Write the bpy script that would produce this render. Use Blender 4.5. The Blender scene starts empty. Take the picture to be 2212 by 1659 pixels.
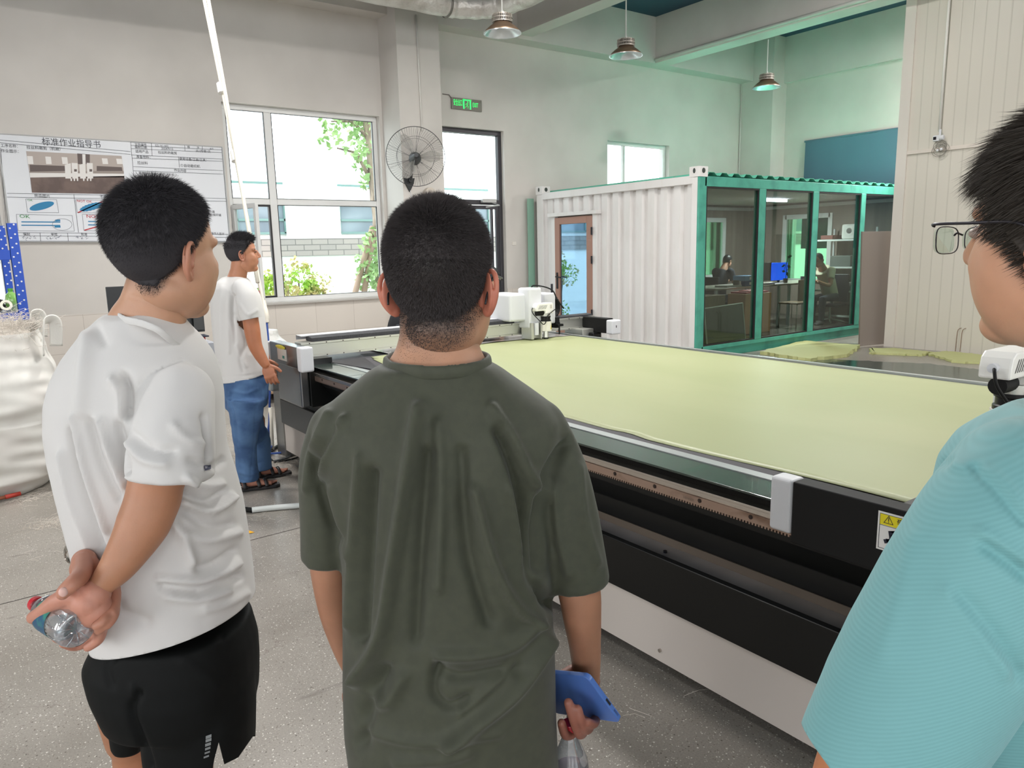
import bpy, bmesh, math, random
import numpy as np
from mathutils import Vector, Matrix
random.seed(7); rng = np.random.default_rng(7)
SC = bpy.context.scene
COL = SC.collection
# ------------------------------------------------------------------ camera
FPX = 1613.34
FW = np.array([0.58112133, 0.79428411, -0.17723078])
RT = np.array([0.80447243, -0.59356836, -0.02237666])
UP = np.array([0.122972, 0.12957372, 0.9839149])
O = np.array([0.0, 0.0, 1.6])
cam_d = bpy.data.cameras.new('camera'); cam = bpy.data.objects.new('camera', cam_d); COL.objects.link(cam)
cam_d.sensor_width = 36; cam_d.lens = FPX * 36 / 2212; cam_d.clip_start = 0.05; cam_d.clip_end = 300
cam.matrix_world = Matrix(((RT[0], UP[0], -FW[0], 0), (RT[1], UP[1], -FW[1], 0), (RT[2], UP[2], -FW[2], 1.6), (0, 0, 0, 1)))
SC.camera = cam
# ------------------------------------------------------------------ view, world, daylight
SC.view_settings.view_transform = 'Standard'; SC.view_settings.look = 'None'
SC.view_settings.gamma = 1; SC.view_settings.use_curve_mapping = False
SC.view_settings.exposure = 1.0
SC.cycles.max_bounces = 8; SC.cycles.diffuse_bounces = 4; SC.cycles.glossy_bounces = 4
SC.cycles.transmission_bounces = 6; SC.cycles.transparent_max_bounces = 12
SC.cycles.caustics_reflective = False; SC.cycles.caustics_refractive = False
SC.cycles.sample_clamp_indirect = 6.0; SC.cycles.blur_glossy = 0.6
W = bpy.data.worlds.new('sky'); SC.world = W; W.use_nodes = True
bg = W.node_tree.nodes['Background']; bg.inputs[0].default_value = (0.92, 0.96, 1.0, 1); bg.inputs[1].default_value = 2.4
def sun_lamp(strength, direction, angle=0.02):
    d = bpy.data.lights.new('sun', 'SUN'); d.energy = strength; d.angle = angle; d.color = (1, 0.96, 0.88)
    o = bpy.data.objects.new('sun', d); COL.objects.link(o)
    o.rotation_euler = Vector(direction).to_track_quat('-Z', 'Y').to_euler()
sun_lamp(0.8, (-0.75, 0.5, -0.5))
def window_fill(x, y, z, w, h, to, power, color=(1, 0.985, 0.96)):
    d = bpy.data.lights.new('assumed_window_fill', 'AREA'); d.shape = 'RECTANGLE'; d.size = w; d.size_y = h
    d.energy = power; d.color = color; d.spread = math.pi * 0.9
    o = bpy.data.objects.new('assumed_window_fill', d); COL.objects.link(o); o.location = (x, y, z)
    o.rotation_euler = Vector(to).to_track_quat('-Z', 'Z').to_euler()
# fill lamps added at assumed windows behind the camera, in place of daylight
for yy in (-5.5, -1.5, 3.0):
    window_fill(-5.95, yy, 2.4, 2.6, 2.6, (1, 0, -0.15), 22)
for xx in (-3.5, 0.5, 4.5, 8.5):
    window_fill(xx, -7.95, 2.6, 2.8, 2.6, (0, 1, -0.1), 14)
d_ = bpy.data.lights.new('roof_bounce_lamp', 'AREA'); d_.shape = 'RECTANGLE'; d_.size = 1.3; d_.size_y = .8; d_.energy = 75; d_.color = (1, .98, .93); d_.spread = math.radians(42)
o_hw = bpy.data.objects.new('roof_bounce_lamp', d_); COL.objects.link(o_hw); o_hw.location = (14.40, 6.5, 4.33); o_hw.rotation_euler = Vector((-.72, .50, -.66)).to_track_quat('-Z', 'Y').to_euler()   # lamp added at an unseen opening to bounce green light off the container roof
# ------------------------------------------------------------------ pixel rays (measuring the photograph)
def ray(px, py):
    return FW + RT * (px - 1106) / FPX + UP * (829.5 - py) / FPX
def U(px, py, ax, v):
    d = ray(px, py); return O + d * ((v - O[ax]) / d[ax])
def UD(px, py, dep):
    return O + ray(px, py) * dep
# ------------------------------------------------------------------ materials
def lin(c):
    r = []
    for v in c[:3]:
        v = v / 255.0
        r.append(v / 12.92 if v <= 0.04045 else ((v + 0.055) / 1.055) ** 2.4)
    return (r[0], r[1], r[2], 1.0)
MATS = {}
def M(name, rgb, rough=0.6, metal=0.0, bump=None, var=None, alpha=None, trans=0.0, ior=1.45, emit=None, spec=0.5, coat=0, sheen=0, sss=0, aniso=None, backface=None):
    if name in MATS: return MATS[name]
    m = bpy.data.materials.new(name); m.use_nodes = True; nt = m.node_tree; N = nt.nodes; L = nt.links
    b = N['Principled BSDF']; b.inputs['Base Color'].default_value = lin(rgb)
    b.inputs['Roughness'].default_value = rough; b.inputs['Metallic'].default_value = metal
    b.inputs['Specular IOR Level'].default_value = spec
    if trans: b.inputs['Transmission Weight'].default_value = trans; b.inputs['IOR'].default_value = ior
    if alpha is not None: b.inputs['Alpha'].default_value = alpha
    if coat: b.inputs['Coat Weight'].default_value = coat
    if sheen: b.inputs['Sheen Weight'].default_value = sheen
    if sss: b.inputs['Subsurface Weight'].default_value = sss; b.inputs['Subsurface Radius'].default_value = (0.01, 0.004, 0.002)
    if emit: b.inputs['Emission Color'].default_value = lin(emit[0]); b.inputs['Emission Strength'].default_value = emit[1]
    if var or bump:
        tc = N.new('ShaderNodeTexCoord')
    if var:   # (rgb2, scale, detail, low, high[, stretch])
        mp = N.new('ShaderNodeMapping'); L.new(tc.outputs['Object'], mp.inputs[0])
        if len(var) > 5: mp.inputs['Scale'].default_value = var[5]
        n = N.new('ShaderNodeTexNoise'); n.inputs['Scale'].default_value = var[1]; n.inputs['Detail'].default_value = var[2]
        L.new(mp.outputs[0], n.inputs['Vector'])
        r = N.new('ShaderNodeValToRGB'); r.color_ramp.elements[0].position = var[3]; r.color_ramp.elements[1].position = var[4]
        r.color_ramp.elements[0].color = lin(rgb); r.color_ramp.elements[1].color = lin(var[0])
        L.new(n.outputs['Fac'], r.inputs[0]); L.new(r.outputs[0], b.inputs['Base Color'])
    if bump:  # (scale, strength, distance[, stretch])
        mp2 = N.new('ShaderNodeMapping'); L.new(tc.outputs['Object'], mp2.inputs[0])
        if len(bump) > 3: mp2.inputs['Scale'].default_value = bump[3]
        n2 = N.new('ShaderNodeTexNoise'); n2.inputs['Scale'].default_value = bump[0]; n2.inputs['Detail'].default_value = 4
        L.new(mp2.outputs[0], n2.inputs['Vector'])
        bp = N.new('ShaderNodeBump'); bp.inputs['Strength'].default_value = bump[1]; bp.inputs['Distance'].default_value = bump[2]
        L.new(n2.outputs['Fac'], bp.inputs['Height']); L.new(bp.outputs[0], b.inputs['Normal'])
    MATS[name] = m; return m
def glass(name, rgb, alpha_tint, rough=0.02):
    """window pane: mostly see-through, mirrors at grazing angles"""
    if name in MATS: return MATS[name]
    m = bpy.data.materials.new(name); m.use_nodes = True; nt = m.node_tree; N = nt.nodes; L = nt.links
    N.clear(); out = N.new('ShaderNodeOutputMaterial'); mix = N.new('ShaderNodeMixShader'); tr = N.new('ShaderNodeBsdfTransparent')
    gl = N.new('ShaderNodeBsdfGlossy'); lw = N.new('ShaderNodeLayerWeight'); lw.inputs[0].default_value = .5
    fr = N.new('ShaderNodeMath'); fr.operation = 'POWER'; fr.inputs[1].default_value = 5.0; L.new(lw.outputs['Facing'], fr.inputs[0])
    tr.inputs[0].default_value = lin(rgb); gl.inputs['Roughness'].default_value = rough
    ma = N.new('ShaderNodeMath'); ma.operation = 'MULTIPLY_ADD'; ma.inputs[1].default_value = 0.92; ma.inputs[2].default_value = alpha_tint + .04
    L.new(fr.outputs[0], ma.inputs[0]); L.new(ma.outputs[0], mix.inputs[0]); L.new(tr.outputs[0], mix.inputs[1]); L.new(gl.outputs[0], mix.inputs[2])
    L.new(mix.outputs[0], out.inputs[0]); MATS[name] = m; return m
# ------------------------------------------------------------------ mesh building
class MB:
    def __init__(s): s.v = []; s.f = []; s.m = []; s.mi = 0
    def add(s, V, F):
        k = len(s.v); s.v += [tuple(map(float, p)) for p in V]; s.f += [tuple(i + k for i in f) for f in F]; s.m += [s.mi] * len(F); return s
    def box(s, x0, x1, y0, y1, z0, z1, R=None, c=None):
        V = [(x, y, z) for z in (z0, z1) for y in (y0, y1) for x in (x0, x1)]
        if R is not None:
            c = Vector(c if c is not None else ((x0 + x1) / 2, (y0 + y1) / 2, (z0 + z1) / 2)); V = [tuple(R @ (Vector(p) - c) + c) for p in V]
        return s.add(V, [(0, 2, 3, 1), (4, 5, 7, 6), (0, 1, 5, 4), (2, 6, 7, 3), (0, 4, 6, 2), (1, 3, 7, 5)])
    def hexa(s, P): # 8 corners bottom 4 ccw, top 4
        return s.add(P, [(0, 3, 2, 1), (4, 5, 6, 7), (0, 1, 5, 4), (1, 2, 6, 5), (2, 3, 7, 6), (3, 0, 4, 7)])
    def prism(s, prof, ax, a, b):  # closed profile in the two other axes, extruded along ax
        n = len(prof); V = []
        for t in (a, b):
            for (u, w) in prof:
                V.append((t, u, w) if ax == 0 else (u, t, w) if ax == 1 else (u, w, t))
        F = [tuple(range(n))[::-1], tuple(range(n, 2 * n))] + [(i, (i + 1) % n, (i + 1) % n + n, i + n) for i in range(n)]
        return s.add(V, F)
    def frame(s, P):
        pass
    def tube(s, pts, r, n=10, cap=True, rb=None, up=(0, 0, 1)):
        pts = [np.array(p, float) for p in pts]; k = len(pts)
        r = [r] * k if np.isscalar(r) else list(r); rb = r if rb is None else ([rb] * k if np.isscalar(rb) else list(rb))
        V = []; prev = None
        for i in range(k):
            t = pts[min(i + 1, k - 1)] - pts[max(i - 1, 0)]; t /= (np.linalg.norm(t) + 1e-12)
            if prev is None:
                u = np.cross(t, up)
                if np.linalg.norm(u) < 1e-3: u = np.cross(t, (1, 0, 0))
            else: u = prev - t * (prev @ t)
            u /= np.linalg.norm(u); prev = u; w = np.cross(t, u)
            for j in range(n):
                a = 2 * math.pi * j / n; V.append(pts[i] + u * r[i] * math.cos(a) + w * rb[i] * math.sin(a))
        F = [(i * n + j, i * n + (j + 1) % n, (i + 1) * n + (j + 1) % n, (i + 1) * n + j) for i in range(k - 1) for j in range(n)]
        if cap: F += [tuple(range(n))[::-1], tuple(range((k - 1) * n, k * n))]
        return s.add(V, F)
    def cyl(s, a, b, r, n=16, r2=None): return s.tube([a, b], [r, r if r2 is None else r2], n)
    def lathe(s, prof, c, n=32, axis=None):  # prof [(r,z)], open; axis matrix
        V = []; R = axis
        for (r, z) in prof:
            for j in range(n):
                a = 2 * math.pi * j / n; p = Vector((r * math.cos(a), r * math.sin(a), z))
                if R is not None: p = R @ p
                V.append((p[0] + c[0], p[1] + c[1], p[2] + c[2]))
        F = [(i * n + j, i * n + (j + 1) % n, (i + 1) * n + (j + 1) % n, (i + 1) * n + j) for i in range(len(prof) - 1) for j in range(n)]
        return s.add(V, F)
    def ell(s, c, r, n=16, k=10, R=None):
        V = []; 
        for i in range(k + 1):
            th = math.pi * i / k
            for j in range(n):
                a = 2 * math.pi * j / n; p = Vector((r[0] * math.sin(th) * math.cos(a), r[1] * math.sin(th) * math.sin(a), r[2] * math.cos(th)))
                if R is not None: p = R @ p
                V.append((p[0] + c[0], p[1] + c[1], p[2] + c[2]))
        F = [(i * n + j, (i + 1) * n + j, (i + 1) * n + (j + 1) % n, i * n + (j + 1) % n) for i in range(k) for j in range(n)]
        return s.add(V, F)
    def poly(s, P): return s.add(P, [tuple(range(len(P)))])
    def build(s, name, mats, parent=None, smooth=False, bevel=0, bseg=2, solid=0, remove=True):
        me = bpy.data.meshes.new(name)
        off = np.array(parent_loc(parent)) if parent else np.zeros(3)
        me.from_pydata([tuple(np.array(p) - off) for p in s.v], [], s.f)
        mats = mats if isinstance(mats, (list, tuple)) else [mats]
        for m in mats: me.materials.append(m)
        for p, i in zip(me.polygons, s.m): p.material_index = i; p.use_smooth = smooth is True
        bm = bmesh.new(); bm.from_mesh(me)
        if remove: bmesh.ops.remove_doubles(bm, verts=bm.verts, dist=1e-5)
        bmesh.ops.recalc_face_normals(bm, faces=bm.faces); bm.to_mesh(me); bm.free(); me.update()
        o = bpy.data.objects.new(name, me); COL.objects.link(o)
        if parent: o.parent = parent
        if solid:
            md = o.modifiers.new('solid', 'SOLIDIFY'); md.thickness = solid; md.offset = 0
        if bevel:
            md = o.modifiers.new('bevel', 'BEVEL'); md.width = bevel; md.segments = bseg; md.limit_method = 'ANGLE'; md.angle_limit = math.radians(40)
        if smooth == 'auto':
            me.shade_smooth() if hasattr(me, 'shade_smooth') else None
            try: me.set_sharp_from_angle(angle=math.radians(35))
            except Exception: pass
        return o
def parent_loc(p):
    l = np.array(p.location)
    while p.parent: p = p.parent; l = l + np.array(p.location)
    return l
def thing(name, label, cat, loc=(0, 0, 0), group=None):
    o = bpy.data.objects.new(name, None); COL.objects.link(o); o.location = [float(a) for a in loc]; o.empty_display_size = .1
    o['label'] = label; o['category'] = cat
    if group: o['group'] = group
    return o
def tag(o, label, cat, group=None, kind=None):
    o['label'] = label; o['category'] = cat
    if group: o['group'] = group
    if kind: o['kind'] = kind
    return o
def struct(name, mb, mat, **k):
    o = mb.build(name, mat, **k); o['kind'] = 'structure'; return o
def lab(o, s): o['label'] = s; return o
def text_geo(s, size):
    """glyph outlines as plain mesh data (verts, faces) in the xy plane, origin at lower left"""
    cu = bpy.data.curves.new('t', 'FONT'); cu.body = s; cu.size = size; cu.resolution_u = 2
    ob = bpy.data.objects.new('t', cu); COL.objects.link(ob); dg = bpy.context.evaluated_depsgraph_get(); dg.update()
    me = ob.evaluated_get(dg).to_mesh(); V = [tuple(v.co) for v in me.vertices]; F = [tuple(p.vertices) for p in me.polygons]
    ob.evaluated_get(dg).to_mesh_clear(); bpy.data.objects.remove(ob); bpy.data.curves.remove(cu); return V, F
def add_text(mb, s, size, org, ex, ey, sx=1.0):
    V, F = text_geo(s, size); org = np.array(org, float); ex = np.array(ex, float); ey = np.array(ey, float)
    mb.add([org + ex * v[0] * sx + ey * v[1] for v in V], F)
def rot(ax, deg): return Matrix.Rotation(math.radians(deg), 3, ax)
def smoothpath(P, k=6):
    P = np.array(P, float); n = len(P); out = []
    for i in range(n - 1):
        p0 = P[max(i - 1, 0)]; p1 = P[i]; p2 = P[i + 1]; p3 = P[min(i + 2, n - 1)]
        for t in np.linspace(0, 1, k, endpoint=False):
            out.append(0.5 * ((2 * p1) + (-p0 + p2) * t + (2 * p0 - 5 * p1 + 4 * p2 - p3) * t * t + (-p0 + 3 * p1 - 3 * p2 + p3) * t ** 3))
    out.append(P[-1]); return out
# ================================================================== ROOM
BW = 10.6; EX = 14.46; CZ = 5.78
m_wall = M('wall_paint', (214, 209, 203), 0.85, var=((205, 200, 194), 1.3, 3, .35, .7), bump=(3, .15, .01))
m_white = M('white_paint', (225, 222, 216), 0.6)
m_ceil = M('ceiling_paint', (48, 70, 88), 0.9)
m_frame = M('window_frame_paint', (226, 226, 224), 0.45)
m_tile = M('wall_tile', (222, 214, 204), 0.35, var=((210, 200, 188), 2.5, 4, .4, .7), bump=(.8, .1, .01))
def wall_holes(name, ax, v, th, u0, u1, z0, z1, holes, mat):
    """wall in plane ax=v with rectangular holes [(u0,u1,z0,z1)]"""
    mb = MB(); us = sorted({u0, u1} | {h[0] for h in holes} | {h[1] for h in holes}); zs = sorted({z0, z1} | {h[2] for h in holes} | {h[3] for h in holes})
    us = [u for u in us if u0 <= u <= u1]; zs = [z for z in zs if z0 <= z <= z1]
    for a, b in zip(us, us[1:]):
        for c, d in zip(zs, zs[1:]):
            cu, cz = (a + b) / 2, (c + d) / 2
            if any(h[0] < cu < h[1] and h[2] < cz < h[3] for h in holes): continue
            if ax == 1: mb.box(a, b, v, v + th, c, d)
            else: mb.box(v, v + th, a, b, c, d)
    o = struct(name, mb, mat, remove=False)
    bm = bmesh.new(); bm.from_mesh(o.data); bmesh.ops.remove_doubles(bm, verts=bm.verts, dist=1e-4)
    seen = {}
    for f in list(bm.faces):
        k = tuple(sorted(v.index for v in f.verts)); seen.setdefault(k, []).append(f)
    bmesh.ops.delete(bm, geom=[f for l in seen.values() if len(l) > 1 for f in l], context='FACES'); bm.to_mesh(o.data); bm.free()
    return o
# floor
def floor_mat():
    m = bpy.data.materials.new('terrazzo_floor'); m.use_nodes = True; nt = m.node_tree; N = nt.nodes; L = nt.links; b = N['Principled BSDF']
    tc = N.new('ShaderNodeTexCoord')
    def vor(scale, thr, w=.012):
        v = N.new('ShaderNodeTexVoronoi'); v.inputs['Scale'].default_value = scale; v.inputs['Randomness'].default_value = 1
        L.new(tc.outputs['Object'], v.inputs['Vector']); r = N.new('ShaderNodeMapRange'); r.inputs[1].default_value = thr; r.inputs[2].default_value = thr + w
        r.inputs[3].default_value = 1; r.inputs[4].default_value = 0; L.new(v.outputs['Distance'], r.inputs[0]); return v, r
    n = N.new('ShaderNodeTexNoise'); n.inputs['Scale'].default_value = 1.6; n.inputs['Detail'].default_value = 6; L.new(tc.outputs['Object'], n.inputs['Vector'])
    cr = N.new('ShaderNodeValToRGB'); cr.color_ramp.elements[0].position = .35; cr.color_ramp.elements[1].position = .7
    cr.color_ramp.elements[0].color = lin((138, 132, 124)); cr.color_ramp.elements[1].color = lin((158, 152, 144)); L.new(n.outputs['Fac'], cr.inputs[0])
    col = cr.outputs[0]
    n3 = N.new('ShaderNodeTexNoise'); n3.inputs['Scale'].default_value = 160; L.new(tc.outputs['Object'], n3.inputs['Vector'])
    mx = N.new('ShaderNodeMix'); mx.data_type = 'RGBA'; mx.blend_type = 'OVERLAY'; mx.inputs[0].default_value = .35; L.new(col, mx.inputs[6]); L.new(n3.outputs['Fac'], mx.inputs[7]); col = mx.outputs[2]
    for sc, thr, rgb, cut in ((55, .16, (215, 212, 205), .45), (38, .12, (92, 84, 76), .55), (110, .2, (205, 200, 192), .5), (90, .2, (110, 102, 92), .55)):
        v, r = vor(sc, thr)
        g = N.new('ShaderNodeMath'); g.operation = 'GREATER_THAN'; g.inputs[1].default_value = cut
        sep = N.new('ShaderNodeSeparateColor'); L.new(v.outputs['Color'], sep.inputs[0]); L.new(sep.outputs[0], g.inputs[0])
        mu = N.new('ShaderNodeMath'); mu.operation = 'MULTIPLY'; L.new(r.outputs[0], mu.inputs[0]); L.new(g.outputs[0], mu.inputs[1])
        x = N.new('ShaderNodeMix'); x.data_type = 'RGBA'; L.new(mu.outputs[0], x.inputs[0]); L.new(col, x.inputs[6]); x.inputs[7].default_value = lin(rgb); col = x.outputs[2]
    # scuffs
    s = N.new('ShaderNodeTexNoise'); s.inputs['Scale'].default_value = 2.2; s.inputs['Detail'].default_value = 8; s.inputs['Distortion'].default_value = 1.2
    mp = N.new('ShaderNodeMapping'); mp.inputs['Scale'].default_value = (1, 3.5, 1); mp.inputs['Rotation'].default_value = (0, 0, .5); L.new(tc.outputs['Object'], mp.inputs[0]); L.new(mp.outputs[0], s.inputs['Vector'])
    r2 = N.new('ShaderNodeMapRange'); r2.inputs[1].default_value = .66; r2.inputs[2].default_value = .72; r2.inputs[4].default_value = .55; L.new(s.outputs['Fac'], r2.inputs[0])
    x = N.new('ShaderNodeMix'); x.data_type = 'RGBA'; L.new(r2.outputs[0], x.inputs[0]); L.new(col, x.inputs[6]); x.inputs[7].default_value = lin((88, 80, 74)); col = x.outputs[2]
    # hairline cracks
    vc = N.new('ShaderNodeTexVoronoi'); vc.feature = 'DISTANCE_TO_EDGE'; vc.inputs['Scale'].default_value = 1.3
    nd = N.new('ShaderNodeTexNoise'); nd.inputs['Scale'].default_value = 4; nd.inputs['Detail'].default_value = 5; L.new(tc.outputs['Object'], nd.inputs['Vector'])
    ad = N.new('ShaderNodeMix'); ad.data_type = 'RGBA'; ad.blend_type = 'ADD'; ad.inputs[0].default_value = .6; L.new(tc.outputs['Object'], ad.inputs[6]); L.new(nd.outputs['Color'], ad.inputs[7]); L.new(ad.outputs[2], vc.inputs['Vector'])
    r3 = N.new('ShaderNodeMapRange'); r3.inputs[1].default_value = .0; r3.inputs[2].default_value = .004; r3.inputs[3].default_value = .5; r3.inputs[4].default_value = 0; L.new(vc.outputs['Distance'], r3.inputs[0])
    x = N.new('ShaderNodeMix'); x.data_type = 'RGBA'; L.new(r3.outputs[0], x.inputs[0]); L.new(col, x.inputs[6]); x.inputs[7].default_value = lin((95, 80, 74)); col = x.outputs[2]
    L.new(col, b.inputs['Base Color'])
    rr = N.new('ShaderNodeMapRange'); rr.inputs[3].default_value = .22; rr.inputs[4].default_value = .42; L.new(n.outputs['Fac'], rr.inputs[0]); L.new(rr.outputs[0], b.inputs['Roughness'])
    b.inputs['Specular IOR Level'].default_value = .55
    MATS['terrazzo_floor'] = m; return m
struct('floor', MB().box(-6.3, 14.8, -8.3, 10.9, -.1, 0), floor_mat())
jm = M('floor_joint', (70, 62, 60), .8)
jt = MB()
a, b2 = U(0, 1306, 2, 0), U(648, 1140, 2, 0); d = (b2 - a) / np.linalg.norm(b2 - a); nrm = np.array([-d[1], d[0], 0]) * .003
A = a - d * 3; B = b2 + d * 1.2
jt.add([A - nrm + [0, 0, .0012], B - nrm + [0, 0, .0012], B + nrm + [0, 0, .0012], A + nrm + [0, 0, .0012]], [(0, 1, 2, 3)])
struct('trim_1', jt, jm)
# walls
W1 = (3.10, 5.40, .93, 3.61); W2 = (10.09, 11.78, .93, 3.57); W3 = (-1.6, .50, .93, 3.3); D1 = (6.2, 7.70, 0, 3.56); W4 = (12.1, 13.3, .9, 2.4)  # last opening added behind the container's back window to brighten it
wall_holes('wall_back', 1, BW, .26, -6.3, EX, 0, 6, [W1, W2, W3, D1, W4], m_wall)
E1 = (5.8, 7.2, 3.9, 4.75); E2 = (8.2, 9.6, .75, 2.3)  # hidden openings added to light the roof and brighten the container's end window
wall_holes('wall_right', 0, EX, .26, -8.3, 10.9, 0, 6, [E1, E2], m_wall)
wall_holes('wall_left', 0, -6.26, .26, -8.3, 10.9, 0, 6, [(y - 1.3, y + 1.3, 1.1, 3.7) for y in (-5.5, -1.5, 3.0)], m_wall)
wall_holes('wall_front', 1, -8.26, .26, -6.3, EX, 0, 6, [(x - 1.4, x + 1.4, 1.3, 3.9) for x in (-3.5, .5, 4.5, 8.5)], m_wall)
struct('ceiling', MB().box(-6.3, 14.8, -8.3, 10.9, CZ, CZ + .15), m_ceil)
# beams and columns
struct('trim_2', MB().box(-6, EX, 10.29, 10.6, 4.97, CZ), m_wall)               # beam along the back wall
struct('trim_3', MB().box(7.8, 8.1, -8, 10.29, 5.03, CZ), m_wall)
struct('trim_4', MB().box(11.02, 11.38, -8, 10.29, 4.97, CZ), m_wall)
struct('trim_5', MB().box(14.36, EX, -8, 9.8, 4.88, CZ), m_wall)
struct('trim_6', MB().box(4.65, 4.95, -8, 10.29, 5.2, CZ), m_wall)
struct('trim_7', MB().box(5.45, 6.16, 10.05, 10.6, 0, CZ), m_wall)              # pilaster with the fan
struct('trim_8', MB().box(13.99, EX, 9.8, 10.6, 0, CZ), m_wall)
struct('trim_16', MB().box(14.72, 17.8, 7.4, 11.2, 2.5, 2.6), m_wall)            # unseen canopy added outside the end wall to block the sun
# tile dado
def tile_mat():
    m = bpy.data.materials.new('dado_tile'); m.use_nodes = True; nt = m.node_tree; N = nt.nodes; L = nt.links; b = N['Principled BSDF']
    tc = N.new('ShaderNodeTexCoord'); sx = N.new('ShaderNodeSeparateXYZ'); L.new(tc.outputs['Object'], sx.inputs[0])
    cx = N.new('ShaderNodeCombineXYZ'); L.new(sx.outputs[0], cx.inputs[0]); L.new(sx.outputs[2], cx.inputs[1])
    br = N.new('ShaderNodeTexBrick'); br.offset = 0; br.inputs['Scale'].default_value = 1; br.inputs['Brick Width'].default_value = .6; br.inputs['Row Height'].default_value = .46
    br.inputs['Mortar Size'].default_value = .0025; br.inputs['Color1'].default_value = lin((224, 216, 207)); br.inputs['Color2'].default_value = lin((220, 212, 203)); br.inputs['Mortar'].default_value = lin((188, 178, 168))
    L.new(cx.outputs[0], br.inputs['Vector']); L.new(br.outputs['Color'], b.inputs['Base Color']); b.inputs['Roughness'].default_value = .3
    MATS['dado_tile'] = m; return m
tm = tile_mat()
dado = MB()
for a, b_ in ((-6, W3[0]), (W3[1], W1[0]), (W1[1], 5.45), (7.70, 13.99)): dado.box(a, b_, 10.585, 10.6, 0, .93)
for w in (W1, W3): dado.box(w[0], w[1], 10.585, 10.6, 0, w[2])
dado.box(5.44, 6.17, 10.04, 10.05, 0, .93)
struct('trim_9', dado, tm)
struct('baseboard_back', MB().box(-6, 3.2, 10.56, 10.585, 0, .12).box(3.2, 5.45, 10.56, 10.585, 0, .12), M('baseboard_dark', (92, 88, 88), .5))
struct('trim_10', MB().box(W1[0], W1[1] + .02, 10.52, 10.6, .905, .935), M('stone_sill', (190, 186, 180), .4))
# big window
m_pane = glass('clear_pane', (245, 250, 250), .0)
m_gask = M('black_gasket', (30, 28, 30), .5)
def fr(mb, x0, x1, z0, z1, w, y0, y1):
    mb.box(x0, x1, y0, y1, z0, z0 + w); mb.box(x0, x1, y0, y1, z1 - w, z1); mb.box(x0, x0 + w, y0, y1, z0 + w, z1 - w); mb.box(x1 - w, x1, y0, y1, z0 + w, z1 - w)
wy0, wy1 = 10.70, 10.76
mx0 = U(575, 330, 1, wy0)[0]; mx1 = U(591, 330, 1, wy0)[0]; zt0 = U(604, 443, 1, wy0)[2]; zt1 = U(604, 430, 1, wy0)[2]
wf = MB(); fr(wf, W1[0], W1[1], W1[2], W1[3], .07, wy0, wy1)
wf.box(mx0, mx1, wy0, wy1, W1[2] + .07, W1[3] - .07); wf.box(W1[0] + .07, mx0, wy0, wy1, zt0, zt1); wf.box(mx1, W1[1] - .07, wy0, wy1, zt0, zt1)
w1 = struct('window_1', wf, m_frame, bevel=.008)
pn = MB(); pn.box(W1[0] + .07, mx0, wy0 + .025, wy0 + .031, zt1, W1[3] - .07); pn.box(mx1, W1[1] - .07, wy0 + .025, wy0 + .031, zt1, W1[3] - .07); pn.box(mx1, W1[1] - .07, wy0 + .025, wy0 + .031, W1[2] + .07, zt0)
pn.build('window_pane', m_pane, w1)
gk = MB(); fr(gk, W1[0] + .07, mx0, W1[2] + .07, zt0, .025, wy0 - .005, wy0 + .05)
for (a, b_, c, d_) in ((W1[0] + .07, mx0, zt1, W1[3] - .07), (mx1, W1[1] - .07, zt1, W1[3] - .07), (mx1, W1[1] - .07, W1[2] + .07, zt0)): fr(gk, a, b_, c, d_, .006, wy0 - .003, wy0 + .03)
lab(gk.build('gasket', m_gask, w1), 'black rubber gasket around the open sash opening')
sash = MB(); Rs = rot('Z', -72); hc = (W1[0] + .08, wy0 - .02, 0)
def sashbox(mb, a, b_, y0, y1, z0, z1): mb.box(hc[0] + a, hc[0] + b_, y0 + hc[1], y1 + hc[1], z0, z1, R=Rs, c=hc)
for (a, b_, z0, z1) in ((0, .52, W1[2] + .08, W1[2] + .14), (0, .52, zt0 - .07, zt0 - .01), (0, .05, W1[2] + .14, zt0 - .07), (.47, .52, W1[2] + .14, zt0 - .07)): sashbox(sash, a, b_, -.05, 0, z0, z1)
so = sash.build('open_sash', m_frame, w1, bevel=.004)
sp = MB(); sashbox(sp, .05, .47, -.03, -.024, W1[2] + .14, zt0 - .07); sp.build('sash_pane', m_pane, so)
# small high window, left window
for nm, w, mull in (('window_2', W2, 10.62), ('window_3', W3, -.5), ('added_window_4', W4, 12.65)):
    f_ = MB(); fr(f_, w[0], w[1], w[2], w[3], .06, wy0, wy1); f_.box(mull - .03, mull + .03, wy0, wy1, w[2] + .06, w[3] - .06)
    o = struct(nm, f_, m_frame, bevel=.006); MB().box(w[0] + .06, w[1] - .06, wy0 + .03, wy0 + .036, w[2] + .06, w[3] - .06).build('window_pane', m_pane, o)
f_ = MB(); 
for (a, c) in ((E2[0], E2[1]),):
    f_.box(14.5, 14.56, a, a + .05, E2[2], E2[3]); f_.box(14.5, 14.56, c - .05, c, E2[2], E2[3]); f_.box(14.5, 14.56, a, c, E2[2], E2[2] + .05); f_.box(14.5, 14.56, a, c, E2[3] - .05, E2[3])
struct('added_window_5', f_, m_frame)  # frame of the opening added to brighten the container's end window
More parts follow.
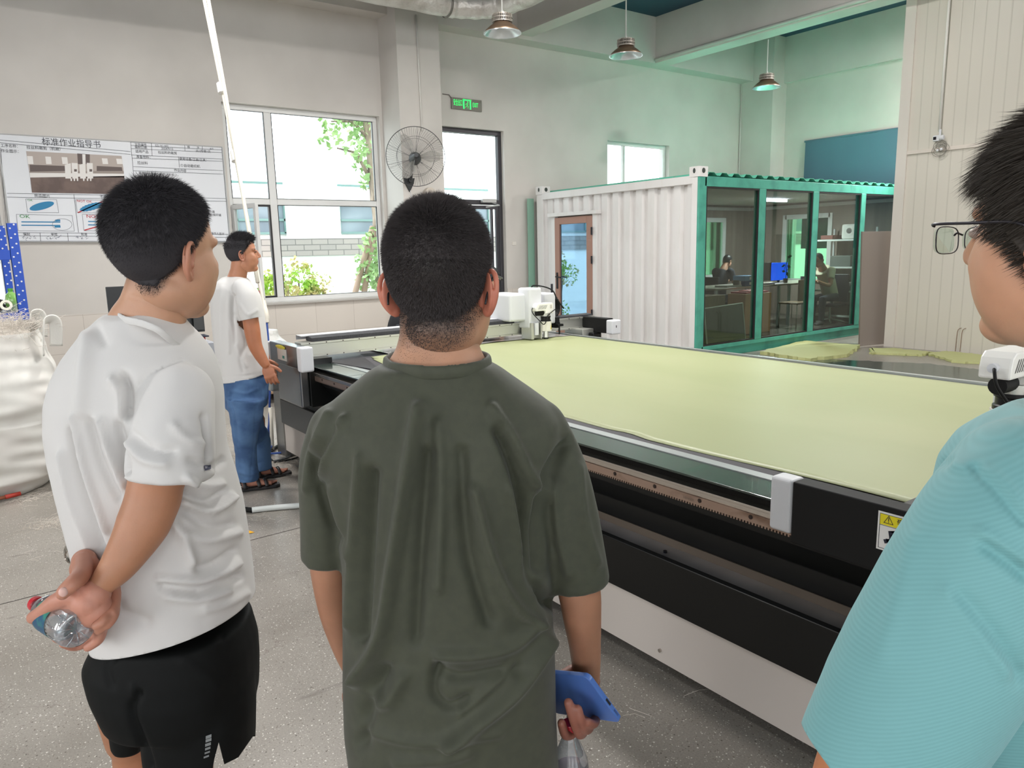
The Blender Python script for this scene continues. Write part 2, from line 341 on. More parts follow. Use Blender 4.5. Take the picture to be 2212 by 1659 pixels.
# exit door with transom
m_dk = M('dark_aluminium', (78, 76, 80), .4, .6)
df = MB(); y0, y1 = 10.68, 10.76; x0, x1, z1 = D1[0], D1[1], D1[3]
zt = U(1085, 434, 1, y0)[2]; df.box(x0, x1, y0, y1, z1 - .07, z1); df.box(x0, x0 + .06, y0, y1, 0, z1 - .07); df.box(x1 - .07, x1, y0, y1, 0, z1 - .07); df.box(x0 + .06, x1 - .07, y0, y1, zt - .07, zt + .01)
dr = struct('door_1', df, m_dk, bevel=.006)
MB().box(x0 + .06, x1 - .07, y0 + .03, y0 + .036, zt + .01, z1 - .07).build('transom_pane', m_pane, dr)
lf = MB(); lx0, lx1 = x0 + .07, x1 - .08; fr(lf, lx0, lx1, .02, zt - .08, .06, y0 + .005, y0 + .05); lf.box(lx1 - .16, lx1 - .12, y0 + .005, y0 + .05, .08, zt - .14)
lo = lf.build('door_leaf', m_dk, dr, bevel=.004); MB().box(lx0 + .06, lx1 - .06, y0 + .02, y0 + .026, .08, zt - .14).build('door_glass', m_pane, lo)
cl = MB(); cp = U(1062, 434, 1, y0 - .05); cl.box(cp[0] - .2, cp[0] + .08, y0 - .08, y0 - .01, cp[2] - .03, cp[2] + .03); cl.tube([(cp[0] + .02, y0 - .05, cp[2] - .03), (cp[0] + .05, y0 - .2, cp[2] - .08), (cp[0] - .1, y0 - .02, cp[2] - .1)], .012, 8)
lab(cl.build('door_closer', M('silver_paint', (196, 196, 194), .35, .5), dr, bevel=.005), 'silver door closer')
# partition wall of sandwich panels
def panel_mat():
    m = bpy.data.materials.new('sandwich_panel'); m.use_nodes = True; nt = m.node_tree; N = nt.nodes; L = nt.links; b = N['Principled BSDF']
    tc = N.new('ShaderNodeTexCoord'); sx = N.new('ShaderNodeSeparateXYZ'); L.new(tc.outputs['Object'], sx.inputs[0])
    mu = N.new('ShaderNodeMath'); mu.operation = 'MULTIPLY'; mu.inputs[1].default_value = 6.5; L.new(sx.outputs[1], mu.inputs[0])
    fr_ = N.new('ShaderNodeMath'); fr_.operation = 'FRACT'; L.new(mu.outputs[0], fr_.inputs[0])
    rp = N.new('ShaderNodeValToRGB'); e = rp.color_ramp.elements; e[0].position = 0; e[0].color = (0, 0, 0, 1); e[1].position = .1; e[1].color = (1, 1, 1, 1); rp.color_ramp.elements.new(.92).color = (1, 1, 1, 1); rp.color_ramp.elements.new(1).color = (0, 0, 0, 1)
    L.new(fr_.outputs[0], rp.inputs[0]); bp = N.new('ShaderNodeBump'); bp.inputs['Strength'].default_value = .35; bp.inputs['Distance'].default_value = .004; L.new(rp.outputs[0], bp.inputs['Height']); L.new(bp.outputs[0], b.inputs['Normal'])
    c = N.new('ShaderNodeMix'); c.data_type = 'RGBA'; c.inputs[6].default_value = lin((190, 184, 173)); c.inputs[7].default_value = lin((205, 199, 188)); L.new(rp.outputs[0], c.inputs[0]); L.new(c.outputs[2], b.inputs['Base Color'])
    b.inputs['Roughness'].default_value = .42; MATS['sandwich_panel'] = m; return m
struct('wall_partition', MB().box(11.42, 11.5, -8, 5.80, 0, CZ), panel_mat())
struct('trim_11', MB().box(11.39, 11.42, 5.68, 5.80, 0, 5.0).box(11.39, 11.5, 5.80, 5.83, 0, CZ), M('panel_edge_trim', (222, 214, 206), .35, .2))
zs = U(1945, 333, 0, 11.4)[2]
struct('trim_12', MB().box(11.395, 11.42, -8, 5.75, zs - .02, zs + .03), M('panel_joint_trim', (218, 208, 198), .35, .2))
struct('trim_13', MB().tube([(11.385, 5.24, 5.7), (11.385, 5.24, 3.1)], .018, 10), m_white, smooth=True)
struct('trim_14', MB().tube([(10.985, -4, 5.02), (10.985, 10.25, 5.02)], .03, 10).tube([(13.97, 10.56, 4.95), (13.97, 10.56, 2.4)], .01, 8), m_white, smooth=True)
# ================================================================== OUTDOORS
m_out = M('exterior_render', (235, 235, 232), .8)
struct('ground_outside', MB().box(-30, 60, 10.9, 60, -.35, -.25), M('paving_outside', (200, 200, 196), .9, var=((214, 214, 208), 1.5, 3, .4, .6)))
def brick_mat():
    m = bpy.data.materials.new('grey_brick'); m.use_nodes = True; nt = m.node_tree; N = nt.nodes; L = nt.links; b = N['Principled BSDF']
    tc = N.new('ShaderNodeTexCoord'); sx = N.new('ShaderNodeSeparateXYZ'); L.new(tc.outputs['Object'], sx.inputs[0]); cx = N.new('ShaderNodeCombineXYZ'); L.new(sx.outputs[0], cx.inputs[0]); L.new(sx.outputs[2], cx.inputs[1])
    br = N.new('ShaderNodeTexBrick'); br.inputs['Scale'].default_value = 1; br.inputs['Brick Width'].default_value = .46; br.inputs['Row Height'].default_value = .15; br.inputs['Mortar Size'].default_value = .012
    br.inputs['Color1'].default_value = lin((150, 142, 136)); br.inputs['Color2'].default_value = lin((138, 132, 128)); br.inputs['Mortar'].default_value = lin((100, 96, 94))
    L.new(cx.outputs[0], br.inputs['Vector']); L.new(br.outputs['Color'], b.inputs['Base Color']); b.inputs['Roughness'].default_value = .8; return m
# opposite building: rendered plinth, brick band, windows
bd = thing('neighbour_building', 'white rendered building with a grey brick band and green-framed windows across the yard', 'building', (10, 20, -.25))
by = 20.0
zb0 = U(700, 552, 1, by)[2]; zb1 = U(700, 515, 1, by)[2]; zw0 = zb1 + .15
MB().box(-30, 60, by, by + 6, -.25, zb0).build('plinth', m_out, bd)
MB().box(-30, 60, by - .06, by + 6, zb0, zb1).build('brick_band', brick_mat(), bd)
zt_ = U(700, 441, 1, by)[2]
MB().box(-30, 60, by + .15, by + 6, zb1, zw0).box(-30, 60, by + .1, by + 6, zt_, zt_ + .35).build('upper_wall', m_out, bd)
gl = M('building_glass', (104, 116, 126), .25, 0, var=((134, 146, 154), .8, 2, .4, .7)); gfr = M('green_window_frame', (104, 134, 130), .5)
xs = [U(p, 480, 1, by)[0] for p in (445, 620, 655, 712, 830, 960)]
for k, (a, b_) in enumerate(((-12, xs[1]), (xs[2] + 1.1, xs[2] + 6.2), (16, 21), (22, 27), (28, 33))):
    MB().box(a, b_, by + .14, by + .16, zw0, zt_).build('window_pane', gl, bd)
    g = MB(); n = max(2, int((b_ - a) / 1.25))
    for i in range(n + 1): x = a + (b_ - a) * i / n; g.box(x - .04, x + .04, by + .1, by + .16, zw0, zt_)
    for z in (zw0, zw0 + .35, zw0 + 1.3, zt_): g.box(a, b_, by + .1, by + .16, z - .03, z + .03)
    g.build('window_frame', gfr, bd)
for a, b_ in ((xs[1], xs[2] + 1.1), (xs[2] + 6.2, 16), (21, 22), (27, 28)): MB().box(a, b_, by + .05, by + 1, zb1, zt_ + .3).build('wall_pier', m_out, bd)
# foliage helper : many small leaf quads
def leaves(centers, radii, n, size, seed):
    r = np.random.default_rng(seed); mb = MB(); C_ = np.array(centers); w = np.array(radii) ** 3; w = w / w.sum()
    for i in r.choice(len(C_), n, p=w):
        v = r.normal(size=3); v /= np.linalg.norm(v); p = C_[i] + v * radii[i] * r.uniform(.45, 1) ** .7
        a = r.normal(size=3); a /= np.linalg.norm(a); b = np.cross(a, r.normal(size=3)); b /= np.linalg.norm(b); s_ = size * r.uniform(.6, 1.3)
        mb.add([p - a * s_, p + b * s_ * .6 + a * s_ * .1, p + a * s_, p - b * s_ * .6 + a * s_ * .1], [(0, 1, 2, 3)])
    return mb
m_leafA = M('tree_leaves', (140, 180, 112), .6, var=((176, 204, 140), 3, 2, .4, .6)); m_leafB = M('shrub_leaves', (150, 196, 64), .6, var=((206, 190, 130), 2, 2, .45, .6))
m_bark = M('tree_bark', (176, 158, 142), .9, var=((110, 96, 88), 9, 4, .4, .6, (1, 1, .3)), bump=(14, .5, .02))
def P(px, py, y): return U(px, py, 1, y)
tr = thing('street_tree', 'green leafy tree with a slanting trunk and wooden props outside the big window', 'tree', (P(800, 600, 13.3)[0], 13.3, -.25))
ty = 13.3
MB().tube(smoothpath([(*P(822, 640, ty)[:2], -.25), P(820, 560, ty), P(815, 470, ty), P(808, 420, ty), P(800, 330, ty), P(790, 260, ty), P(770, 180, ty)]), [.11] * 6 + [.10] * 6 + [.09] * 6 + [.08] * 6 + [.07] * 6 + [.05] * 6 + [.03], 10).tube([P(806, 400, ty), P(770, 330, ty), P(728, 320, ty)], [.05, .03, .015], 8).tube([P(797, 300, ty), P(760, 262, ty), P(715, 262, ty - .2)], [.04, .025, .012], 8).build('trunk', m_bark, tr, smooth=True)
for (a, b_) in (((805, 490), (722, 632)), ((808, 500), (757, 632)), ((812, 505), (850, 632))):
    q = P(b_[0], b_[1], ty - .5); lab(MB().tube([P(a[0], a[1], ty), (q[0], q[1], -.25)], .055, 8).build('prop', M('prop_wood', (172, 146, 128), .9), tr, smooth=True), 'slanted wooden prop')
cs = [P(px, py, ty + dy) for px, py, dy in ((722, 272, 0), (712, 300, .2), (790, 275, .2), (775, 310, -.2), (795, 340, .2), (783, 370, 0), (800, 390, .1), (800, 300, .4), (745, 240, .4), (800, 240, .3), (770, 210, 0), (830, 200, .3))]
leaves(cs, [.28, .22, .35, .3, .3, .25, .25, .4, .3, .5, .6, .7], 1500, .07, 3).build('foliage', m_leafA, tr)
cs = [P(px, py, ty - .2) for px, py in ((795, 560), (812, 520), (800, 600), (815, 590))]
leaves(cs, [.3, .25, .3, .3], 420, .06, 4).build('foliage', m_leafA, tr)
for (px, py, yy, R_, sd, lb) in ((590, 620, 11.9, .36, 5, 'bright yellow-green shrub seen through the open sash of the big window'), (645, 605, 13.6, .55, 6, 'pale olive shrub behind the lower pane of the big window'), (672, 628, 12.3, .25, 9, 'low green shrub under the lower pane of the big window')):
    c0 = P(px, py, yy); s = thing('garden_shrub', lb, 'shrub', (c0[0], c0[1], -.25), 'shrubs outside the big window')
    leaves([c0, c0 + [R_ * .7, 0, -.1], c0 - [R_ * .7, 0, .15], c0 + [0, 0, R_ * .3], (c0[0], c0[1], .15)], [R_ * .6, R_ * .5, R_ * .5, R_ * .5, R_ * .6], 650, .045, sd).build('foliage', m_leafB, s)
    st = MB(); [st.tube([(c0[0] + dx * .2, c0[1], -.25), (c0[0] + dx, c0[1], c0[2])], .015, 6) for dx in (-.25, 0, .25)]; st.build('stem', m_bark, s)
gt = MB(); r_ = np.random.default_rng(11)
for i in range(2500):
    x = r_.uniform(7, 14); y = r_.uniform(14.5, 19.5); h = r_.uniform(.15, .4); dx, dy = r_.normal(size=2) * .06
    gt.add([(x - .02, y, -.25), (x + .02, y, -.25), (x + dx, y + dy, -.25 + h)], [(0, 1, 2)])
tag(gt.build('grass', M('lawn_grass', (120, 180, 96), .8)), 'strip of green grass at the foot of the building across the yard', 'grass', kind='stuff')

# ================================================================== SHIPPING CONTAINER OFFICE
m_cw = M('container_white', (222, 219, 217), .42, var=((213, 208, 204), 5, 3, .5, .8, (1, 1, .3)), bump=(9, .2, .01, (1, 1, .2)))
m_cg = M('container_green', (74, 160, 140), .42, var=((60, 138, 122), 5, 4, .45, .7), bump=(12, .15, .01))
CX0, CX1, CY0, CY1, CZ1 = 8.19, 14.2, 6.83, 10.36, 2.53
ct = thing('container_office', 'white corrugated container office with a green steel frame and glazed long side', 'container office', (CX0, CY0, 0))
dL, dR, dTop = 9.86, 8.94, 2.10
# corrugated end panel (profile in y, at x = CX0)
def corr(mb, ya, yb, z0, z1, x=CX0 + .05, per=.245, dep=.055):
    pts = []; y = ya
    k = 0
    while y < yb - 1e-6:
        for (dy, xx) in ((0, x), (.12, x), (.145, x + dep), (.22, x + dep)):
            if y + dy < yb: pts.append((y + dy, xx))
        y += per
    pts.append((yb, x)); V = []
    for z in (z0, z1):
        V += [(xx, yy, z) for yy, xx in pts]
    n = len(pts); mb.add(V, [(i, i + 1, i + 1 + n, i + n) for i in range(n - 1)])
cp_ = MB(); corr(cp_, CY0 + .12, dR - .1, .15, 2.42); corr(cp_, dR - .1, dL + .13, dTop + .07, 2.42); corr(cp_, dL + .13, CY1 - .17, .15, 2.42)
lab(cp_.build('end_panel', m_cw, ct, solid=.004), 'white corrugated end panel')
fr_ = MB(); fr_.box(CX0, CX0 + .12, CY0 + .03, CY0 + .13, 0, CZ1 - .02); fr_.box(CX0, CX0 + .12, CY1 - .17, CY1, 0, CZ1 - .02); fr_.box(CX0 - .005, CX0 + .1, CY0 + .1, CY1 - .15, 2.42, CZ1); fr_.box(CX0, CX0 + .12, CY0 + .1, CY1 - .15, 0, .15)
lab(fr_.build('end_frame', m_cw, ct, bevel=.006), 'white end frame')
for nm, yy, mt in (('corner_casting', CY0 + .08, m_cw), ('corner_casting', CY1 - .08, m_cw)):
    c = MB().box(CX0 - .01, CX0 + .17, yy - .085, yy + .085, CZ1 - .02, 2.645); c.mi = 1
    c.ell((CX0 - .012, yy, 2.59), (.006, .022, .035), 16, 6); c.ell((CX0 + .08, yy - .087, 2.59), (.035, .006, .035), 16, 6)
    c.build(nm, [mt, M('casting_hole', (60, 66, 62), .8)], ct, bevel=.008)
# long green side
gs = MB(); gs.box(CX0 + .0, CX0 + .16, CY0, CY0 + .03, 0, CZ1 - .02); gs.box(CX0 + .12, CX1, CY0, CY0 + .12, 2.385, CZ1 - .01); gs.box(CX0 + .12, CX1, CY0, CY0 + .12, .13, .19); gs.box(CX0, CX1, CY0 + .04, CY0 + .12, 0, .13)
for a, b_ in ((9.53, 9.68), (10.9, 11.05), (12.3, 12.44), (13.8, 14.2)): gs.box(a, b_, CY0 - .005, CY0 + .1, .19, 2.385)
lab(gs.build('side_frame', m_cg, ct, bevel=.006), 'sea-green steel side frame with mullions')
m_cgl = glass('container_glass', (212, 222, 216), .02, .01)
for a, b_ in ((8.35, 9.53), (9.68, 10.9), (11.05, 12.3), (12.44, 13.8)):
    p = MB().box(a, b_, CY0 + .03, CY0 + .038, .19, 2.385).build('side_glass', m_cgl, ct)
    g = MB(); fr(g, a, b_, .19, 2.385, .022, CY0 + .005, CY0 + .03); g.build('gasket', m_gask, p)
# roof sheet (box profile running across), green paint
rf = MB(); pts = []; x = CX0 + .18
while x < CX1:
    for dx, z in ((0, 2.535), (.04, 2.575), (.14, 2.575), (.2, 2.535)): pts.append((x + dx, z))
    x += .265
V = [(px_, CY0 + .01, pz) for px_, pz in pts] + [(px_, CY1, pz) for px_, pz in pts]; n = len(pts)
rf.add(V, [(i, i + 1, i + 1 + n, i + n) for i in range(n - 1)]); lab(rf.build('roof_sheet', M('roof_green', (96, 182, 156), .5, var=((120, 110, 90), 12, 5, .62, .75)), ct, solid=.006), 'ribbed pale green roof sheet')
# interior shell
m_int = M('container_interior_panel', (150, 136, 124), .6, var=((136, 122, 112), 7, 3, .4, .6, (1, 1, .05)))
ish = MB(); bx0, bx1, bz0, bz1 = 12.35, 13.05, .95, 2.1   # back window
yb = 10.22
for (a, b_, c, d_) in ((CX0 + .1, bx0, .13, 2.45), (bx1, 13.95, .13, 2.45), (bx0, bx1, .13, bz0), (bx0, bx1, bz1, 2.45)): ish.box(a, b_, yb, yb + .05, c, d_)
ey0, ey1 = 8.35, 9.35
for (a, b_, c, d_) in ((6.95, ey0, .13, 2.45), (ey1, yb, .13, 2.45), (ey0, ey1, .13, .85), (ey0, ey1, 2.12, 2.45)): ish.box(13.95, 14.0, a, b_, c, d_)
ish.build('interior_wall', m_int, ct)
MB().box(CX0 + .1, 14.0, 6.95, 10.27, 2.4, 2.45).build('interior_ceiling', M('container_ceiling', (190, 184, 176), .6), ct)
MB().box(CX0 + .1, 14.0, 6.95, 10.27, .1, .14).build('interior_floor', M('container_floor', (96, 90, 84), .25), ct)
MB().box(CX0 + .1, 13.95, 10.17, 10.22, 2.3, 2.36).box(13.88, 13.95, 6.95, 10.17, 2.3, 2.36).build('cornice', M('cornice_white', (210, 208, 204), .5), ct)
wf0 = MB(); fr(wf0, bx0 - .05, bx1 + .05, bz0 - .05, bz1 + .05, .09, yb - .03, yb + .04); wf0.build('inner_window_frame', m_frame, ct, bevel=.005)
wf_ = MB(); 0 and fr(wf_, bx0 - .05, bx1 + .05, bz0 - .05, bz1 + .05, .09, yb - .03, yb + .04); wf_.box(13.92, 13.99, ey0 - .05, ey0 + .04, .8, 2.17); wf_.box(13.92, 13.99, ey1 - .04, ey1 + .05, .8, 2.17); wf_.box(13.92, 13.99, ey0, ey1, 2.08, 2.17); wf_.box(13.92, 13.99, ey0, ey1, .8, .88)
wf_.build('inner_window_frame', m_frame, ct, bevel=.005)
gpn = glass('green_pane', (200, 240, 215), .02); MB().box(bx0, bx1, yb + .01, yb + .016, bz0, bz1).build('inner_window_pane', gpn, ct); MB().box(13.96, 13.966, ey0, ey1, .85, 2.12).build('inner_window_pane', gpn, ct)
lo_ = MB(); lx = U(1672, 431, 1, 8.4); lo_.box(lx[0] - .3, lx[0] + .35, 8.36, 8.42, 2.35, 2.39); lab(lo_.build('ceiling_light', M('led_tube', (255, 255, 255), .5, emit=((225, 225, 255), 14)), ct), 'lit white ceiling tube')
ld = bpy.data.lights.new('container_tube_light', 'AREA'); ld.shape = 'RECTANGLE'; ld.size = .6; ld.size_y = .06; ld.energy = 55; ld.color = (.93, .95, 1)
lo2 = bpy.data.objects.new('container_tube_light', ld); COL.objects.link(lo2); lo2.location = (lx[0], 8.39, 2.345)
# brown-framed glass door in the end panel
dm = M('door_brown', (158, 118, 102), .45)
dj = MB(); dj.box(CX0 - .01, CX0 + .06, dR - .10, dR - .0, .12, dTop + .06); dj.box(CX0 - .01, CX0 + .06, dL, dL + .1, .12, dTop + .06); dj.box(CX0 - .06, CX0 + .06, dR - .14, dL + .14, dTop + .02, dTop + .08)
lab(dj.build('door_surround', m_cw, ct, bevel=.005), 'white door surround with drip lintel')
do = MB(); g0, g1 = dR + .13, dL - .12
do.box(CX0 - .02, CX0 + .04, dR, g0, .13, dTop); do.box(CX0 - .02, CX0 + .04, g1, dL, .13, dTop); do.box(CX0 - .02, CX0 + .04, g0, g1, dTop - .11, dTop); do.box(CX0 - .02, CX0 + .04, g0, g1, .13, .3)
door = lab(do.build('door', dm, ct, bevel=.006), 'brown framed glazed door')
# mirror-like reflective pane
MB().box(CX0 + .005, CX0 + .012, g0, g1, .3, dTop - .11).build('door_glass', M('mirror_glass', (128, 158, 182), .02, .88), door)
hd = MB(); hy = dL - .06; hd.box(CX0 - .03, CX0 - .02, hy - .02, hy + .02, .93, 1.2); hd.tube([(CX0 - .03, hy, 1.13), (CX0 - .06, hy, 1.13), (CX0 - .06, hy - .14, 1.12)], .011, 8)
hd.build('handle', M('black_metal', (32, 32, 38), .35, .5), door)
[MB().cyl((CX0 - .03, dR - .005, z), (CX0 - .03, dR - .005, z + .12), .014, 8).build('hinge', M('black_metal', (32, 32, 38)), door) for z in (.5, 1.35, 1.8)]
# green glass sheet leaning behind the container's far corner
gg = MB().box(8.10, 8.24, 10.5, 10.51, 0, 2.46)
lab(tag(gg.build('glass_sheet', M('green_sheet', (146, 186, 166), .15)), 'narrow green glass sheet standing against the wall behind the container corner', 'glass sheet'), 'narrow green glass sheet standing against the wall behind the container corner')
# ================================================================== CUTTING MACHINE
m_blk = M('machine_black_gloss', (9, 10, 10), .34, spec=.35, bump=(500, .12, .0006)); m_blkm = M('machine_black_matt', (10, 10, 10), .6, spec=.3, bump=(900, .2, .0005))
m_mw = M('machine_white', (196, 188, 181), .5); m_cap = M('machine_light_grey', (212, 213, 216), .4)
m_alu = M('aluminium_profile', (196, 196, 188), .35, .75, bump=(60, .1, .001, (1, 40, 1))); m_steel = M('bright_steel', (205, 198, 190), .22, .95, bump=(40, .2, .0008, (1, 60, 60)))
m_tray = M('zinc_tray', (168, 168, 172), .38, .7, var=((150, 150, 152), 3, 4, .4, .6)); m_dkg = M('table_dark_green', (44, 56, 50), .2, coat=.6, bump=(700, .25, .0006))
m_felt = M('table_felt', (72, 70, 74), .75); m_strip = M('aluminium_strip', (176, 180, 180), .35, .6)
Y0, Y1 = -1.4, 5.66
tb = thing('cutting_table', 'long black and white cutting machine table with steel side rail', 'cutting machine', (3.0, 2.0, 0))
b = MB(); b.box(1.925, 1.935, Y0, Y1, .085, .31); b.box(1.935, 4.28, Y0, Y0 + .01, .085, .31); b.box(1.935, 4.28, Y1 - .01, Y1, .085, .31); b.box(4.27, 4.28, Y0, Y1, .085, .31)
lab(b.build('base_panel', m_mw, tb), 'off-white base panel')
b = MB(); [b.box(x, x + .12, y, y + .12, 0, .3) for x in (2.05, 4.0) for y in (-1.2, 1.0, 3.2, 5.4)]; b.box(2.06, 4.16, Y0 + .1, Y1 - .1, .2, .3); lab(b.build('foot_frame', m_blkm, tb), 'black foot frame under the base')
b = MB(); b.mi = 0
b.prism([(1.905, .31), (1.905, .498), (1.92, .508), (1.925, .49), (2.03, .482), (2.03, .60), (1.945, .70), (1.945, .845), (4.3, .845), (4.3, .31)], 1, .96, Y1)
b.prism([(1.905, .31), (1.905, .66), (1.945, .745), (1.945, .845), (4.3, .845), (4.3, .31)], 1, Y0, .96)
body = b.build('machine_body', m_blk, tb, bevel=.003)
lab(MB().box(1.926, 2.028, .965, Y1 - .01, .4915, .4945).build('tray', m_tray, tb), 'zinc-grey tray along the side')
MB().box(2.024, 2.029, .965, Y1 - .01, .4945, .525).build('tray_lip', M('tray_lip', (120, 108, 96), .4, .5), tb)
[MB().cyl((1.965, y, .494), (1.965, y, .503), .007, 10).build('bolt', M('black_metal', (32, 32, 38)), tb) for y in (1.76, 3.9)]
[lab(MB().cyl((1.918, y, .13), (1.926, y, .13), .007, 12).build('base_screw', m_steel, tb), 'steel screw in the white base panel') for y in (1.74, 3.5, 5.2)]
# side rail + rack with teeth
b = MB(); b.prism([(1.9, .775), (1.9, .792), (1.885, .797), (1.885, .806), (1.905, .812), (1.945, .812), (1.945, .775)], 1, .95, Y1 - .2); lab(b.build('guide_rail', m_steel, tb, bevel=.0015), 'bright steel guide rail')
b = MB(); b.box(1.895, 1.92, .95, Y1 - .2, .748, .775); y = .95
while y < Y1 - .21:
    b.box(1.896, 1.919, y, y + .0055, .741, .749); y += .0115
m_rack = M('toothed_rack', (176, 152, 138), .3, .8, var=((120, 96, 80), 14, 4, .55, .75, (1, .4, 1)))
rk = lab(b.build('toothed_rack', m_rack, tb), 'toothed steel rack under the rail')
y = 1.15
while y < 5.3: MB().cyl((1.8935, y, .765), (1.8965, y, .765), .0075, 12).cyl((1.892, y, .765), (1.894, y, .765), .004, 6).build('rack_screw', M('screw_dark', (70, 60, 56), .4, .7), rk); y += .2
tv = MB(); add_text(tv, 'HENGER', .012, (1.8945, 1.62, .756), (0, -1, 0), (0, 0, 1)); lab(tv.build('engraved_lettering', M('engraved_text', (112, 96, 88), .6), rk), 'small engraved lettering')
# table top layers
MB().box(1.872, 2.02, Y0, Y1, .845, .852).build('edge_plate', m_dkg, tb, bevel=.001)
MB().box(2.02, 2.065, Y0, Y1, .845, .855).build('edge_strip', m_strip, tb)
MB().box(2.065, 4.2, Y0, Y1, .845, .853).build('table_felt', m_felt, tb)
lab(MB().box(4.215, 4.245, Y0, Y1, .845, .866).build('far_rail', m_strip, tb), 'aluminium far rail')
lab(MB().box(4.26, 4.31, Y0, Y1, .84, .856).build('far_edge_plate', m_dkg, tb), 'dark far edge plate')
MB().box(4.32, 4.40, Y0, Y1 - .3, .76, .80).box(4.3, 4.33, Y0, Y1, .70, .80).build('far_guide_rail', m_steel, tb)
# flaps at the far end
lab(MB().add([(2.0, 5.0, .858), (2.0, 5.62, .858), (2.35, 5.55, .862), (2.34, 5.1, .864), (2.2, 4.6, .858), (2.12, 4.2, .857)], [(0, 1, 2, 3, 4, 5)]).build('felt_flap', M('felt_flap', (40, 38, 44), .5), tb, solid=.003), 'loose black felt edge')
b = MB()
# fabric sheet
def fabric():
    mb = MB(); ny, nx = 130, 40; V = []; r = np.random.default_rng(5)
    for j in range(ny + 1):
        y = -1.35 + (5.02 + 1.35) * j / ny
        xa = 2.118 + .010 * math.sin(y * 2.3) + .008 * math.sin(y * 5.1 + 1) + (.018 if 2.0 < y < 2.2 else 0) * math.sin((y - 2) * 15.7) + max(0, y - 3.6) * .16; xb = 4.19 + .004 * math.sin(y * 3)
        for i in range(nx + 1):
            t = i / nx; x = xa + (xb - xa) * t; yy = y + (0.05 * math.sin(x * 2.2) + .1 * (t - .5) if j > ny - 4 else 0)
            z = .8565 + .0012 * math.sin(x * 9 + y * 2) + .0009 * math.sin(y * 7 - x * 3) + .0009 * math.sin(x * 3.1 - y * 1.1) * 1.0
            V.append((x, yy, z))
    mb.add(V, [(j * (nx + 1) + i, j * (nx + 1) + i + 1, (j + 1) * (nx + 1) + i + 1, (j + 1) * (nx + 1) + i) for j in range(ny) for i in range(nx)])
    return mb
m_fab = M('yellow_green_fabric', (164, 169, 126), .42, var=((159, 165, 121), 2, 3, .4, .6, (1, .3, 1)), bump=(5, .12, .006, (1, .35, 1)), spec=.5)
fo = fabric().build('fabric_sheet', m_fab, None, smooth=True, solid=.002); tag(fo, 'pale yellow-green fabric sheet spread over the cutting table', 'fabric sheet')
fl = MB(); r = np.random.default_rng(8); nx, ny = 24, 8; V = []
for j in range(ny + 1):
    for i in range(nx + 1):
        x = 2.5 + 1.68 * i / nx; y = 4.9 + .62 * j / ny + (.06 * math.sin(x * 4) if j == 0 else 0); V.append((x, y, .8605 + .003 * abs(math.sin(x * 7 + y * 5)) + .002 * r.random()))
fl.add(V, [(j * (nx + 1) + i, j * (nx + 1) + i + 1, (j + 1) * (nx + 1) + i + 1, (j + 1) * (nx + 1) + i) for j in range(ny) for i in range(nx)])
tag(fl.build('plastic_film', M('grey_film', (190, 186, 184), .22, coat=.5), None, smooth=True), 'grey plastic film over the far end of the table under the gantry', 'plastic film')
# ---------------- gantries
m_chain = M('cable_chain', (58, 58, 62), .5, bump=(40, .8, .01, (6, .2, .2)))
def carriage(par, x, y, zt, d=0.0):
    """tool carriage on the -y face of the beam; x = centre of the tool head"""
    MB().box(x - .31, x - .10, y + .06, y + .42, zt - .235, zt - .01).build('motor_cover', m_cap, par, bevel=.018, bseg=3)
    MB().box(x - .155, x - .02, y, y + .16, zt - .30, zt + .035).build('motor_cover', m_cap, par, bevel=.018, bseg=3)
    MB().box(x + .055, x + .185, y + .07, y + .26, zt - .28, zt - .02).build('motor_cover', m_cap, par, bevel=.014, bseg=3)
    MB().box(x - .15, x - .03, y + .02, y + .12, zt - .385, zt - .29).box(x - .15, x - .125, y - .02, y + .02, zt - .385, zt - .25).box(x - .06, x - .05, y - .03, y + .02, zt - .385, zt - .25).build('tool_plate', m_alu, par, bevel=.002)
    MB().cyl((x - .095, y - .01, zt - .35), (x - .095, y - .01, zt - .25), .022, 16).build('cylinder', m_cap, par, smooth='auto')
